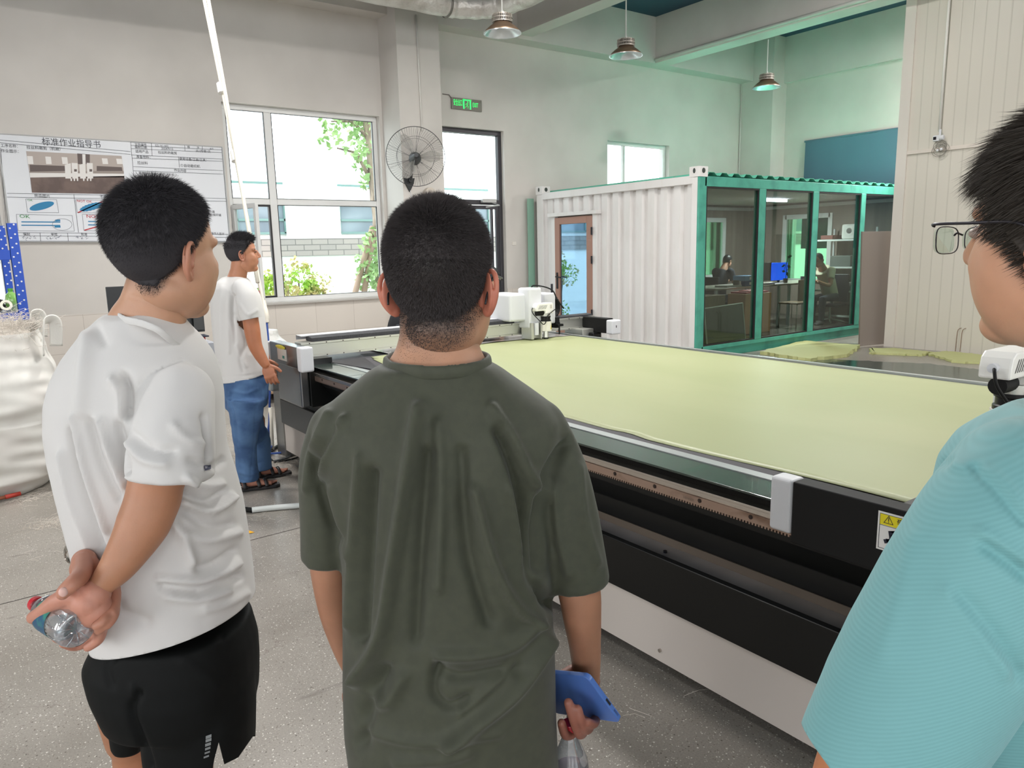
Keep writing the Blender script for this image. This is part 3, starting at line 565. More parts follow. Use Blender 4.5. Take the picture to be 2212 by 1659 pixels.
def tool_head(par, x, y, z, back=.09):
    """camera with lens and vacuum nozzle; z = nozzle tip"""
    c = MB(); c.tube([(x, y, z), (x, y, z + .01)], .022, 20); lab(c.build('nozzle_tip', m_blkm, par, smooth='auto'), 'black nozzle tip')
    MB().tube([(x, y, z + .01), (x, y, z + .065)], [.023, .019], 20).build('nozzle', m_alu, par, smooth='auto')
    hb = MB().tube([(x, y, z + .065), (x, y, z + .145)], [.047, .047], 28).box(x - .047, x + .047, y, y + back, z + .065, z + .145).build('spindle_housing', M('housing_cream', (222, 218, 208), .45), par, smooth='auto')
    w = MB(); a = np.array([x + .030, y - .0365, z + .075]); ex = np.array([.8, .6, 0]); w.add([a - ex * .022, a + ex * .022, a + [0, 0, .048]], [(0, 1, 2)]); w.mi = 1; w.add([a - ex * .006 + [0, -.001, .008], a + ex * .006 + [0, -.001, .008], a + ex * .002 + [0, -.001, .03]], [(0, 1, 2)])
    w2 = MB(); k = []
    for t in np.linspace(-.9, .05, 6): k.append(t)
    tri = MB()
    def onc(ang, zz, rr=.0478): return (x + rr * math.sin(ang), y - rr * math.cos(ang), zz)
    tri.add([onc(.25, z + .078), onc(.55, z + .078), onc(.85, z + .078), onc(.70, z + .10), onc(.55, z + .125), onc(.40, z + .10)], [(0, 1, 5), (1, 2, 3), (1, 3, 5), (5, 3, 4)])
    tri.mi = 1; tri.add([onc(.47, z + .085, .0482), onc(.62, z + .085, .0482), onc(.58, z + .108, .0482)], [(0, 1, 2)])
    lab(tri.build('warning_triangle', [M('warning_yellow', (232, 214, 40), .5), m_blkm], hb), 'yellow warning triangle')
    MB().tube([(x, y, z + .145), (x, y, z + .155), (x, y, z + .158), (x, y, z + .175), (x, y, z + .178), (x, y, z + .188)], [.043, .043, .038, .038, .042, .042], 24).build('lens_ring', m_blk, par, smooth='auto')
    MB().tube([(x, y, z + .188), (x, y, z + .21)], .038, 24).build('lens_collar', m_alu, par, smooth='auto')
    cb = MB(); cb.prism([(x - .125, z + .235), (x - .125, z + .262), (x - .118, z + .285), (x - .10, z + .298), (x + .045, z + .298), (x + .055, z + .288), (x + .055, z + .21), (x - .03, z + .21), (x - .03, z + .235)], 1, y - .035, y + .035)
    cbo = cb.build('camera_body', M('camera_white', (236, 234, 228), .35), par, bevel=.005)
    vs = MB()
    for i in range(7): a = x - .105 + i * .012; vs.add([(a, y - .0362, z + .25), (a + .0035, y - .0362, z + .25), (a + .0215, y - .0362, z + .281), (a + .018, y - .0362, z + .281)], [(0, 1, 2, 3)])
    vs.build('vent_slots', m_blkm, cbo)
    MB().box(x + .018, x + .040, y - .0368, y - .03, z + .25, z + .282).build('label_window', M('beige_recess', (200, 194, 184), .5), cbo, bevel=.004)
    MB().cyl((x - .10, y, z + .215), (x - .03, y, z + .215), .021, 18).build('motor_tube', m_blkm, par, smooth='auto')
    cb = MB(); cb.tube(smoothpath([(x - .125, y, z + .262), (x - .150, y - .01, z + .255), (x - .150, y - .02, z + .22), (x - .10, y - .04, z + .16), (x - .07, y - .05, z + .128), (x - .045, y - .05, z + .135), (x - .02, y - .05, z + .19), (x + .03, y - .05, z + .225), (x + .08, y - .03, z + .24)]), .0038, 8)
    cb.build('cable', m_blkm, par, smooth=True); MB().cyl((x - .140, y, z + .262), (x - .124, y, z + .262), .011, 12).build('cable_plug', m_cap, par, smooth='auto')
# far gantry
fg = thing('cutting_gantry', 'far gantry bridge spanning the table with a white tool carriage', 'gantry', (3.2, 5.0, .86))
gy = 5.0
b = MB(); b.prism([(gy, .893), (gy, .905), (gy + .008, .908), (gy + .008, .978), (gy, .982), (gy, .994), (gy + .12, .994), (gy + .12, .893)], 0, 1.86, 4.60)
# prism along x expects (y,z)
fb = lab(b.build('beam', m_alu, fg), 'ribbed aluminium beam')
x = 1.92
while x < 4.6:
    for z in (.899, .988): MB().cyl((x, gy - .003, z), (x, gy, z), .0045, 6).build('screw', M('screw_dark', (70, 60, 56)), fb)
    x += .125
b = MB(); b.prism([(gy + .03, .994), (gy + .03, 1.02), (gy + .10, 1.03), (gy + .14, 1.03), (gy + .14, .994)], 0, 1.95, 3.72); b.prism([(gy + .03, .994), (gy + .03, 1.01), (gy + .10, 1.015), (gy + .14, .994)], 0, 4.1, 4.6)
lab(b.build('cable_tray', m_chain, fg, bevel=.003), 'dark cable tray on top of the beam'); lab(MB().prism([(gy + .10, 1.028), (gy + .10, 1.034), (gy + .2, 1.034), (gy + .2, 1.0), (gy + .195, 1.0), (gy + .195, 1.028)], 0, 1.9, 3.72).build('tray_cover', m_cap, fg), 'light grey tray cover')
b = MB(); cx, cz = 4.16, 1.09; arc = [(cx + .0 + .09 * math.sin(a), gy + .1, cz + .085 * math.cos(a)) for a in np.linspace(-.5, math.pi, 9)]
for i in range(len(arc) - 1):
    b.tube([arc[i], arc[i + 1]], .035, 4, rb=.035)
lab(b.build('cable_chain', m_blkm, fg), 'black cable chain looping over beside the carriage')
hx = U(1176, 715, 1, gy - .14)[0]; carriage(fg, hx, gy - .14, 1.25)
tool_head(fg, hx, gy - .16, .862)
b = MB(); b.tube(smoothpath([(3.86, gy - .02, 1.27), (3.87, gy - .05, 1.30), (3.95, gy - .10, 1.285), (4.01, gy - .13, 1.25), (4.03, gy - .16, 1.18), (4.1, gy - .16, 1.10)]), .006, 8); b.build('cable', m_blkm, fg, smooth=True)
MB().cyl((4.13, gy + .03, 1.22), (4.13, gy + .03, 1.30), .010, 10).build('antenna', M('black_metal', (32, 32, 38)), fg)
b = MB(); b.box(4.08, 4.12, gy - .08, gy - .02, .93, 1.02); b.cyl((4.10, gy - .1, .875), (4.10, gy - .1, .98), .007, 8); b.box(4.07, 4.13, gy - .12, gy - .08, .945, .965); b.build('marking_pen_holder', m_blkm, fg)
# left carriage box on the near side of the far gantry
bx = MB().box(1.775, 1.85, 4.86, 5.40, .838, .985).build('drive_box', M('drive_box_steel', (120, 124, 126), .22, .85), fg, bevel=.004)
MB().box(1.770, 1.86, 4.78, 4.86, .822, .99).build('drive_box_cap', m_cap, fg, bevel=.012, bseg=3); MB().box(1.770, 1.86, 5.40, 5.47, .83, .98).build('drive_box_cap', m_cap, fg, bevel=.012, bseg=3)
s_ = MB(); s_.box(1.772, 1.775, 5.06, 5.24, .87, .95); s_.mi = 1; s_.ell((1.771, 5.17, .962), (.003, .10, .014), 12, 6); s_.mi = 2; s_.box(1.771, 1.7725, 5.10, 5.14, .885, .905)
lab(s_.build('label_sticker', [M('paper_white', (220, 218, 212), .6), M('tape_yellow', (214, 206, 70), .6), M('tape_teal', (60, 140, 130), .6)], bx), 'white paper label with a yellow tape smear')
side = MB().box(1.80, 1.86, 4.90, 5.36, .56, .838).build('side_plate', M('side_plate_steel', (128, 130, 132), .25, .8), fg, bevel=.01)
lab(MB().box(1.86, 2.03, 4.88, 5.3, .56, .893).build('side_housing', m_blk, fg, bevel=.004), 'black housing under the left end of the beam')
# right end
lab(MB().box(4.46, 4.54, 4.70, 5.25, .868, .995).build('drive_box', m_blkm, fg, bevel=.003), 'black drive box at the right end'); MB().box(4.455, 4.56, 4.62, 4.70, .862, .985).build('drive_box_cap', m_cap, fg, bevel=.012, bseg=3)
k = MB().box(4.50, 4.503, 4.615, 4.62, .92, .94); k.build('key_slot', m_blkm, fg)
MB().box(4.33, 4.46, 4.86, 5.1, .80, .90).build('end_bracket', m_alu, fg, bevel=.004); MB().box(4.40, 4.50, 4.80, 4.95, .805, .868).build('end_foot', m_blk, fg, bevel=.01)
# near gantry
ng = thing('cutting_gantry', 'near gantry with black drive box and warning label behind the teal shirt', 'gantry', (3.2, .9, .86))
MB().box(1.84, 1.905, 1.175, 1.25, .772, .935).build('drive_box_cap', m_cap, ng, bevel=.012, bseg=4)
nb = lab(MB().box(1.838, 1.9, .4, 1.174, .752, .934).build('drive_box', m_blkm, ng, bevel=.004, bseg=3), 'matt black drive box')
wl = MB(); yl, yr, zt, zb = .925, .79, .918, .815
xl = 1.8365; wl.box(xl, xl + .002, yr, yl, zb, zt); wl.mi = 1; wl.box(xl - .0006, xl + .001, yr + .005, yl - .005, zt - .034, zt - .005)
wl.mi = 2; ty = yl - .028
def tri_ring(mb, cy, cz, s, w):
    P_ = [(cy + s, cz - s * .58), (cy - s, cz - s * .58), (cy, cz + s * 1.16)]; Q = [(cy + (p[0] - cy) * w, cz + (p[1] - cz) * w) for p in P_]
    for i in range(3):
        j = (i + 1) % 3; mb.add([(xl - .001, P_[i][0], P_[i][1]), (xl - .001, P_[j][0], P_[j][1]), (xl - .001, Q[j][0], Q[j][1]), (xl - .001, Q[i][0], Q[i][1])], [(0, 1, 2, 3)])
tri_ring(wl, ty, zt - .021, .013, .78); wl.box(xl - .001, xl, ty - .001, ty + .001, zt - .022, zt - .012); wl.box(xl - .001, xl, ty - .001, ty + .001, zt - .026, zt - .024)
add_text(wl, '警告', .026, (xl - .001, ty - .02, zt - .031), (0, -1, 0), (0, 0, 1))
wl.box(xl - .0008, xl, yr + .005, yr + .006, zb + .005, zt - .005); wl.box(xl - .0008, xl, yl - .006, yl - .005, zb + .005, zt - .005); wl.box(xl - .0008, xl, yr + .005, yl - .005, zb + .005, zb + .006); wl.box(xl - .0008, xl, yr + .005, yl - .005, zt - .006, zt - .005); wl.box(xl - .0008, xl, yr + .005, yl - .005, zt - .036, zt - .035)
for (a, b_, c, d_) in ((.018, .030, .055, .066), (.024, .034, .046, .056), (.038, .047, .07, .075), (.05, .062, .04, .053), (.04, .05, .05, .06)):
    wl.prism([(yl - a, zb + b_), (yl - c * .6 - .01, zb + d_ * .6), (yl - c * .6 - .005, zb + b_ * .9), (yl - a - .004, zb + b_ - .01)], 0, xl - .0012, xl)
lab(wl.build('warning_label', [M('label_white', (226, 224, 220), .5), M('label_yellow', (226, 210, 30), .5), M('label_ink', (24, 28, 44), .6)], nb), 'white and yellow warning label')
b = MB(); b.prism([(.62, .88), (.62, 1.0), (.74, 1.0), (.74, .88)], 0, 1.93, 4.7); lab(b.build('beam', m_alu, ng, bevel=.003), 'aluminium beam'); MB().prism([(.74, .94), (.86, .94), (.86, .95), (.74, .952)], 0, 2.0, 4.6).build('beam_cover', m_cap, ng)
MB().box(1.9, 2.0, .5, .9, .76, .93).build('end_foot', m_blk, ng, bevel=.004)
MB().box(4.4, 4.46, .4, 1.1, .8, .96).build('far_drive_box', m_blkm, ng); MB().box(4.28, 4.42, .55, .85, .866, .93).build('end_bracket', m_alu, ng)
q = U(2190, 845, 1, .72); MB().box(q[0] + .085, q[0] + .25, .60, .80, q[2] - .07, q[2] + .05).build('motor_cover', m_cap, ng, bevel=.014, bseg=3)
tool_head(ng, q[0], .72, q[2] - .19, .02)
MB().box(q[0] + .03, q[0] + .12, .60, .72, .9, 1.05).build('head_mount', m_alu, ng, bevel=.004)
# ================================================================== LAMPS
m_lb = M('lamp_bronze', (150, 126, 104), .4, .7); m_fin = M('lamp_fins', (186, 178, 168), .45, .6); m_refl = M('lamp_reflector', (226, 232, 236), .25, .6)
m_rod = M('lamp_rod', (205, 205, 200), .5)
def lamp(loc, top, label):
    t = thing('high_bay_lamp', label, 'lamp', loc, 'high bay lamps')
    x, y, z = loc  # z = rim height
    MB().lathe([(.225, 0), (.205, .035), (.16, .075), (.115, .105), (.10, .125), (.0, .125)], (x, y, z), 40).build('lamp_shade', m_lb, t, smooth='auto', solid=.003)
    MB().lathe([(.222, .001), (.200, .030), (.15, .07), (.10, .10), (.0, .10)], (x, y, z - .0015), 40).lathe([(.222, .0), (.232, -.002), (.232, .006), (.222, .008)], (x, y, z), 40).build('reflector', m_refl, t, smooth='auto')
    f = MB(); 
    for i in range(36):
        a = 2 * math.pi * i / 36; c, s = math.cos(a), math.sin(a); R = rot('Z', math.degrees(a)); f.box(x + .055, x + .122, y - .0035, y + .0035, z + .125, z + .215, R=R, c=(x, y, z))
    f.lathe([(.124, .125), (.124, .137), (.0, .137)], (x, y, z), 36).lathe([(.126, .165), (.126, .175), (.05, .175)], (x, y, z), 36).lathe([(.0, .222), (.1, .222), (.1, .205), (.0, .205)], (x, y, z), 36).cyl((x, y, z + .13), (x, y, z + .2), .06, 20)
    f.build('heat_sink', m_fin, t)
    MB().cyl((x, y, z + .22), (x, y, z + .26), .02, 12).cyl((x, y, z + .25), (x, y, top), .009, 10).build('hanging_rod', m_rod, t, smooth='auto')
    return t
lamp((5.72, 7.85, 4.19), CZ, 'bronze high bay lamp nearest the silver duct')
lamp((7.90, 7.93, 4.22), CZ, 'middle one of the three bronze high bay lamps')
lamp((11.49, 8.18, 4.21), 4.98, 'smallest high bay lamp, hanging in front of the corner column')
def lit(loc, pw=52):
    t = lamp(loc, CZ, 'lit high bay lamp over the shop floor, in an unseen set partly added as fill'); t['group'] = 'lit high bay lamps out of the picture'
    d = bpy.data.lights.new('high_bay_light', 'AREA'); d.shape = 'DISK'; d.size = .38; d.energy = pw; d.color = (1, .975, .94)
    o = bpy.data.objects.new('high_bay_light', d); COL.objects.link(o); o.location = (loc[0], loc[1], loc[2] - .01)
for loc, pw in (((3.4, 3.8, 4.6), 62), ((3.4, -1.4, 4.4), 26), ((-1.6, 4.4, 4.6), 36), ((1.8, 6.6, 5.0), 66), ((6.6, 3.2, 4.6), 52), ((6.6, -1.6, 4.4), 36), ((-2, -2.5, 4.4), 16), ((9.0, 5.4, 5.5), 36), ((13.0, 5.0, 5.4), 125), ((5.2, 6.1, 5.0), 50)): lit(loc, pw)  # unseen lamps; those towards the far walls added only to brighten them
# silver insulated duct
m_foil = M('duct_foil', (206, 202, 196), .4, .35, bump=(9, .8, .03), var=((180, 174, 166), 5, 4, .45, .7))
dc = smoothpath([(-4, 9.0, 4.80), (2, 9.0, 4.80), (5.2, 9.0, 4.80), (5.85, 8.95, 4.80), (6.2, 8.7, 4.80), (6.3, 8.2, 4.80), (6.3, 6, 4.80), (6.3, 2, 4.80), (6.3, -4, 4.80)], 8)
mb = MB().tube(dc, [.15 + .006 * math.sin(i * 1.9) for i in range(len(dc))], 28)
dt = thing('air_duct', 'silver foil wrapped air duct bending under the ceiling beams', 'duct', (3, 9, 4.8)); mb.build('duct_pipe', m_foil, dt, smooth=True)
dp = U(965, 20, 1, 9.0)
for x in (dp[0], 3.2, 1.0): MB().lathe([(.158, -.015), (.162, 0), (.158, .015)], (x, 9.0, 4.80), 28, rot('Y', 90)).cyl((x, 9.0, 4.95), (x, 9.0, CZ), .006, 6).build('hanger_strap', M('strap_grey', (120, 116, 110), .5, .5), dt)
# ================================================================== WALL FAN
fx, fy, fz = *U(898, 338, 1, 9.72)[:1], 9.72, U(898, 338, 1, 9.72)[2]
fan = thing('wall_fan', 'black wire caged oscillating fan mounted on the pilaster', 'fan', (fx, 10.05, fz - .3))
m_wire = M('fan_wire', (70, 70, 70), .4, .6); m_fb = M('fan_black', (42, 44, 46), .45)
Rf = rot('Z', -24) @ rot('X', 84)    # disc faces the room
def FP(x, y, z): p = Rf @ Vector((x, y, z)); return (p[0] + fx, p[1] + fy, p[2] + fz)
R0 = .42; g = MB()
for zz, rr in ((.0, R0),): g.tube([FP(rr * math.cos(a), rr * math.sin(a), zz) for a in np.linspace(0, 2 * math.pi, 61)], .005, 6)
g.build('cage_rim', m_wire, fan, smooth=True)
for sgn, nm in ((1, 'front_cage'), (-1, 'back_cage')):
    g = MB()
    for i in range(72):
        a = 2 * math.pi * i / 72; pts = []
        for t in np.linspace(.12, 1, 7): r_ = R0 * t; pts.append(FP(r_ * math.cos(a + .25 * (1 - t)), r_ * math.sin(a + .25 * (1 - t)), sgn * .085 * (1 - t ** 3)))
        g.tube(pts, .00085, 3, cap=False)
    g.tube([FP(.27 * math.cos(a), .27 * math.sin(a), sgn * .062) for a in np.linspace(0, 2 * math.pi, 41)], .002, 5)
    g.build(nm, m_wire, fan)
g = MB()
for i in range(9):
    a = 2 * math.pi * i / 9
    for o_ in (-.06, .06): g.tube([FP(.06 * math.cos(a), .06 * math.sin(a), -.09), FP(R0 * math.cos(a + o_), R0 * math.sin(a + o_), 0)], .002, 5)
g.build('cage_stay', m_wire, fan)
bl = MB()
for i in range(3):
    a0 = 2 * math.pi * i / 3; pts = []
    for t in np.linspace(0, 1, 6):
        for s_ in (-1, 1):
            r_ = .05 + .3 * t; w = .35 * math.sin(math.pi * (.15 + .75 * t)) ; a = a0 + s_ * w; pts.append(FP(r_ * math.cos(a), r_ * math.sin(a), s_ * .025))
    bl.add(pts, [(2 * k, 2 * k + 1, 2 * k + 3, 2 * k + 2) for k in range(5)])
bl.build('fan_blades', M('fan_blade', (172, 170, 164), .3, .2, alpha=.35), fan, solid=.002)
hb = MB().tube([FP(0, 0, .10), FP(0, 0, .02), FP(0, 0, -.02), FP(0, 0, -.1), FP(0, 0, -.19), FP(0, 0, -.21)], [.03, .055, .07, .09, .085, .05], 20); hb.build('motor', m_fb, fan, smooth='auto')
rim = [FP(0, 0, .1)]; bk = MB(); bx_, bz_ = fx + .05, fz - .33
bk.tube([(fx, fy + .10, fz - .03), (fx + .02, fy + .16, fz - .16), (bx_, 9.99, bz_ + .03)], .022, 10); bk.prism([(bx_ - .09, bz_ + .06), (bx_ + .09, bz_ + .06), (bx_ + .07, bz_ - .02), (bx_, bz_ - .14), (bx_ - .07, bz_ - .02)], 1, 10.02, 10.05); bk.cyl((bx_, 9.97, bz_ + .02), (bx_, 10.04, bz_ + .02), .03, 12)
bk.build('wall_bracket', m_fb, fan, bevel=.004)
MB().tube(smoothpath([(bx_, 10.02, bz_ - .12), (bx_ + .03, 10.03, bz_ - .25), (bx_ + .02, 10.03, bz_ - .5), (bx_ + .04, 10.04, bz_ - .8)]), .005, 6).build('power_cord', m_cap, fan, smooth=True)
# emergency light under fan
ec = U(930, 415, 1, 9.98); el = thing('emergency_light', 'beige wall lamp with white globes on the pilaster beneath the fan', 'wall lamp', (ec[0], 10.05, ec[2]))
MB().prism([(ec[0] + .11 * math.cos(a), ec[2] - .06 + .13 * math.sin(a)) for a in np.linspace(0, math.pi, 14)] , 1, 9.97, 10.05).build('housing', M('beige_plastic', (206, 196, 184), .5), el, bevel=.008)
MB().ell((ec[0] + .02, 9.93, ec[2] - .06), (.055, .05, .05)).build('globe', M('white_plastic', (235, 235, 235), .3), el, smooth=True)
# conduit on pilaster
struct('trim_15', MB().tube([(5.78, 10.035, 4.95), (5.80, 10.035, 3.35)], .011, 8), m_white, smooth=True)
# ================================================================== EXIT SIGN
e0 = U(976, 209, 1, 10.56); e1 = U(1042, 242, 1, 10.56)
ex0, ex1, ez1, ez0 = e0[0], e1[0], (e0[2] + U(1042, 217, 1, 10.56)[2]) / 2, (e1[2] + U(977, 234, 1, 10.56)[2]) / 2
es = thing('exit_sign', 'grey exit sign with lit green running man and EXIT lettering above the glazed door', 'exit sign', ((ex0 + ex1) / 2, 10.6, ez0))
MB().box(ex0, ex1, 10.57, 10.6, ez0, ez1).build('sign_plate', M('sign_grey', (128, 124, 116), .4, .3), es, bevel=.004)
m_eg = M('exit_green_light', (60, 255, 120), .5, emit=((40, 225, 100), .75)); w = ex1 - ex0; h = ez1 - ez0; yS = 10.566
t = MB(); add_text(t, '安全出口', .115 * h / .19, (ex0 + .05 * w, yS, ez0 + .36 * h), (1, 0, 0), (0, 0, 1), .40); add_text(t, 'EXIT', .55 * h, (ex0 + .68 * w, yS, ez0 + .33 * h), (1, 0, 0), (0, 0, 1), .55)
lab(t.build('sign_lettering', m_eg, es), 'lit green EXIT lettering in English and Chinese')
t = MB(); ax_, bx2 = ex0 + .37 * w, ex0 + .63 * w; z0_, z1_ = ez0 + .1 * h, ez0 + .92 * h
t.box(ax_, bx2, yS, yS + .003, z1_ - .1 * h, z1_); t.box(ax_, ax_ + .04 * w, yS, yS + .003, z0_, z1_); t.box(bx2 - .04 * w, bx2, yS, yS + .003, z0_, z1_)
c_ = (ax_ + bx2) / 2; zc = (z0_ + z1_) / 2; u = h * .01
for P0, P1, r_ in (((4, 8), (0, -8), 6), ((0, -8), (12, -18), 4), ((12, -18), (8, -34), 4), ((0, -8), (-10, -22), 4), ((-10, -22), (-22, -28), 4), ((4, 8), (16, 2), 3), ((4, 8), (-10, 4), 3), ((-10, 4), (-16, -6), 3)):
    t.tube([(c_ + P0[0] * u, yS + .002, zc + P0[1] * u), (c_ + P1[0] * u, yS + .002, zc + P1[1] * u)], r_ * u * .62, 8, rb=.002)
t.ell((c_ + 9 * u, yS + .002, zc + 20 * u), (6 * u, .002, 6 * u), 12, 6)
lab(t.build('running_man_symbol', m_eg, es), 'lit green running man in a doorway')
q0 = U(956, 203, 1, 10.59); q1 = U(970, 205, 1, 10.59); MB().tube([q0, q1, (ex0 - .0, 10.58, ez1 - .01)], .007, 6).build('cable', M('grey_cable', (110, 104, 100)), es)
sw = U(1111, 526, 1, 10.59); tag(MB().box(sw[0] - .043, sw[0] + .043, 10.588, 10.6, sw[2] - .03, sw[2] + .03).build('light_switch', M('switch_white', (228, 222, 214), .4), None, bevel=.003), 'small white switch plate on the wall between glazed door and container', 'switch')
# ================================================================== INSTRUCTION BOARD
yB = 10.56
def BZ(x, y): p = U(x * .27125, 250 + y * .27125, 1, yB - .004); return (p[0], yB - .004, p[2])
bd_ = thing('instruction_board', 'large white work instruction board with tables, diagrams and a machine photo', 'notice board', (1.8, 10.6, 1.8))
xl_, xr_ = U(20, 480, 1, yB)[0], U(489, 420, 1, yB)[0]; zt2 = U(482, 318, 1, yB)[2] ; zb2 = U(496, 523, 1, yB)[2]; ztl = U(0, 289, 1, yB)[2]; zbl = U(40, 522, 1, yB)[2]
MB().hexa([(xl_, yB, zbl), (xr_, yB, zb2), (xr_, 10.6, zb2), (xl_, 10.6, zbl), (xl_, yB, ztl), (xr_, yB, zt2), (xr_, 10.6, zt2), (xl_, 10.6, ztl)]).build('board_panel', M('board_white', (222, 224, 228), .22), bd_)
b = MB(); fw_ = .018
for (p, q_) in (((xl_, ztl), (xr_, zt2)), ((xl_, zbl), (xr_, zb2)), ((xl_, zbl), (xl_, ztl)), ((xr_, zb2), (xr_, zt2))): b.tube([(p[0], yB, p[1]), (q_[0], yB, q_[1])], .008, 4)
b.build('board_frame', M('board_frame', (196, 196, 196), .4), bd_)
ink = M('board_ink', (60, 62, 70), .6); redi = M('board_red', (196, 40, 50), .6); grn = M('board_green', (40, 140, 60), .6); blu = M('board_blue', (44, 130, 176), .6)
L_ = MB()
def line(a, b_, w=.004, mb=None):
    a = np.array(BZ(*a)); b_ = np.array(BZ(*b_)); d = b_ - a; d /= np.linalg.norm(d); n_ = np.array([-d[2], 0, d[0]]) * w / 2
    (mb or L_).add([a - n_, b_ - n_, b_ + n_, a + n_], [(0, 1, 2, 3)])
for a, b_ in (((0, 193), (1040, 285)), ((0, 215), (1040, 308)), ((1040, 210), (1115, 1010)), ((1040, 210), (1765, 248)), ((1043, 236), (1765, 272)), ((1043, 262), (1765, 294)), ((1045, 312), (1770, 345)), ((1050, 338), (1770, 362)), ((1060, 405), (1775, 437)), ((1062, 438), (1778, 465)),
              ((1205, 218), (1212, 320)), ((1470, 232), (1473, 280)), ((1610, 240), (1612, 290)), ((1765, 248), (1828, 1000)), ((1420, 325), (1430, 412)), ((1085, 640), (1800, 660)), ((1085, 665), (1800, 682)), ((5, 255), (55, 980)),
              ((55, 618), (1090, 636)), ((55, 648), (1090, 664)), ((588, 625), (625, 930)), ((75, 930), (1820, 945)), ((80, 955), (1825, 968)), ((85, 998), (1828, 1000)), ((318, 932), (325, 1000)), ((538, 934), (545, 1000)), ((795, 936), (802, 1000)), ((805, 975), (1110, 985))): line(a, b_)
L_.build('ruled_lines', ink, bd_)
T_ = MB()
def txt(s, x, y, hz, mb=None, sx=.95):
    p = np.array(BZ(x, y)); h_ = hz * .27125 / 176; a = np.array(BZ(x + 60, y + 60 * .055)) - p; a /= np.linalg.norm(a); add_text(mb or T_, s, h_, p, a, (0, 0, 1), sx)
for s_, x, y, hz, *r_ in (('标准作业指导书', 335, 228, 62, .92), ('工序名称：', 5, 246, 26), ('拉丝料裁剪（机裁）', 212, 262, 28), ('作业图示：', 8, 288, 27), ('文件编号', 1072, 236, 24), ('SZL-SC-003', 1235, 244, 22), ('版', 1492, 258, 24), ('次', 1566, 262, 24), ('A/0', 1670, 270, 22),
        ('编制日期', 1074, 258, 24), ('2024/9/15', 1285, 268, 24), ('共1页/第1页', 1560, 288, 24), ('适用产品', 1078, 292, 26), ('拉丝料的裁剪', 1258, 300, 26), ('准备物料：', 1085, 334, 26), ('使用设备/工装/工具：', 1428, 352, 26), ('拉丝料', 1094, 384, 28), ('①自动裁切机', 1436, 405, 28), ('作业内容', 1386, 443, 26),
        ('1. 将材料放置裁切机的送料机上。', 1080, 462, 24), ('2. 启动设备并检查。', 1084, 492, 24), ('3. 材料平铺于裁切平台上方横梁', 1088, 508, 24), ('4. 裁切尺寸在公差范围内', 1092, 548, 24), ('注意事项', 1386, 668, 24), ('裁切后产品在来料', 1470, 726, 24), ('面', 1690, 772, 24), ('外观开铺', 1675, 796, 24),
        ('良品图片', 272, 645, 28), ('不良图片', 795, 655, 28), ('编制', 184, 950, 24), ('审核', 405, 952, 24), ('批准', 645, 952, 24), ('变更标记', 815, 950, 24), ('操作人签字', 1680, 944, 24)): T_ = MB(); txt(s_, x, y, hz, T_, *(r_ or (.95,))); T_.build('text_line', ink, bd_)
sg = MB()
for (xs_, ys_, n_) in ((165, 985, 4), (362, 985, 4), (602, 985, 3)):
    rr = np.random.default_rng(xs_)
    for k in range(n_):
        for j in range(4):
            a = (xs_ + k * 32 + rr.uniform(0, 22), ys_ - rr.uniform(0, 26)); line(a, (a[0] + rr.uniform(6, 20), a[1] - rr.uniform(-12, 12)), .003, sg)
sg.build('handwritten_signature', M('pen_ink', (86, 90, 110), .6), bd_)
def rrect(x0, y0, x1, y1, mb, w=.004):
    sl = .02
    P_ = [(x0, y0), (x1, y0 + (x1 - x0) * sl), (x1 + 18, y1 + (x1 - x0) * .01), (x0 + 14, y1)]
    for i in range(4): line(P_[i], P_[(i + 1) % 4], w, mb)
bx_ = MB(); rrect(205, 662, 450, 770, bx_); rrect(602, 668, 835, 772, bx_); rrect(860, 672, 1080, 775, bx_); rrect(130, 785, 575, 915, bx_); rrect(655, 785, 1080, 915, bx_)
for a in range(24):
    t0, t1 = 2 * math.pi * a / 24, 2 * math.pi * (a + 1) / 24; line((495 + 78 * math.cos(t0), 866 + 46 * math.sin(t0)), (495 + 78 * math.cos(t1), 866 + 46 * math.sin(t1)), .004, bx_)
bx_.build('diagram_outline', M('board_grey_line', (130, 132, 138), .6), bd_)
bb = MB()
def ellz(cx, cy, a_, b_, tilt, jag=0):
    P_ = []
    for k in range(40):
        t0 = 2 * math.pi * k / 40; r_ = 1 + jag * (.06 if k % 2 else -.06); x, y = a_ * r_ * math.cos(t0), b_ * r_ * math.sin(t0); c, s = math.cos(tilt), math.sin(tilt); P_.append(BZ(cx + x * c - y * s, cy + x * s + y * c))
    bb.add(P_, [tuple(range(40))])
ellz(333, 719, 100, 29, -.24); ellz(728, 726, 95, 27, -.27, 1); ellz(985, 728, 90, 26, -.25, 1)
for yy in (845, 872): line((170, yy), (480, yy + 2), .012, bb); line((702, yy - 3), (1060, yy), .012, bb)
line((440, 835), (480, 833), .02, bb); line((435, 884), (482, 884), .02, bb)
lab(bb.build('diagram_shape', blu, bd_), 'blue diagram shapes')
rr_ = MB(); line((620, 772), (832, 676), .012, rr_); line((672, 912), (1060, 800), .012, rr_); txt('NOT OK', 612, 686, 24, rr_, 1.1); txt('NOT OK', 868, 690, 24, rr_, 1.1); txt('NOT OK', 688, 812, 36, rr_, 1.15); lab(rr_.build('diagram_red_text', redi, bd_), 'red NOT OK lettering and strike lines')
gg_ = MB(); txt('OK', 155, 812, 36, gg_, 1.3); gg_.mi = 0; txt('OK', 218, 678, 20, gg_, 1.2); lab(gg_.build('diagram_green_text', grn, bd_), 'green OK lettering')
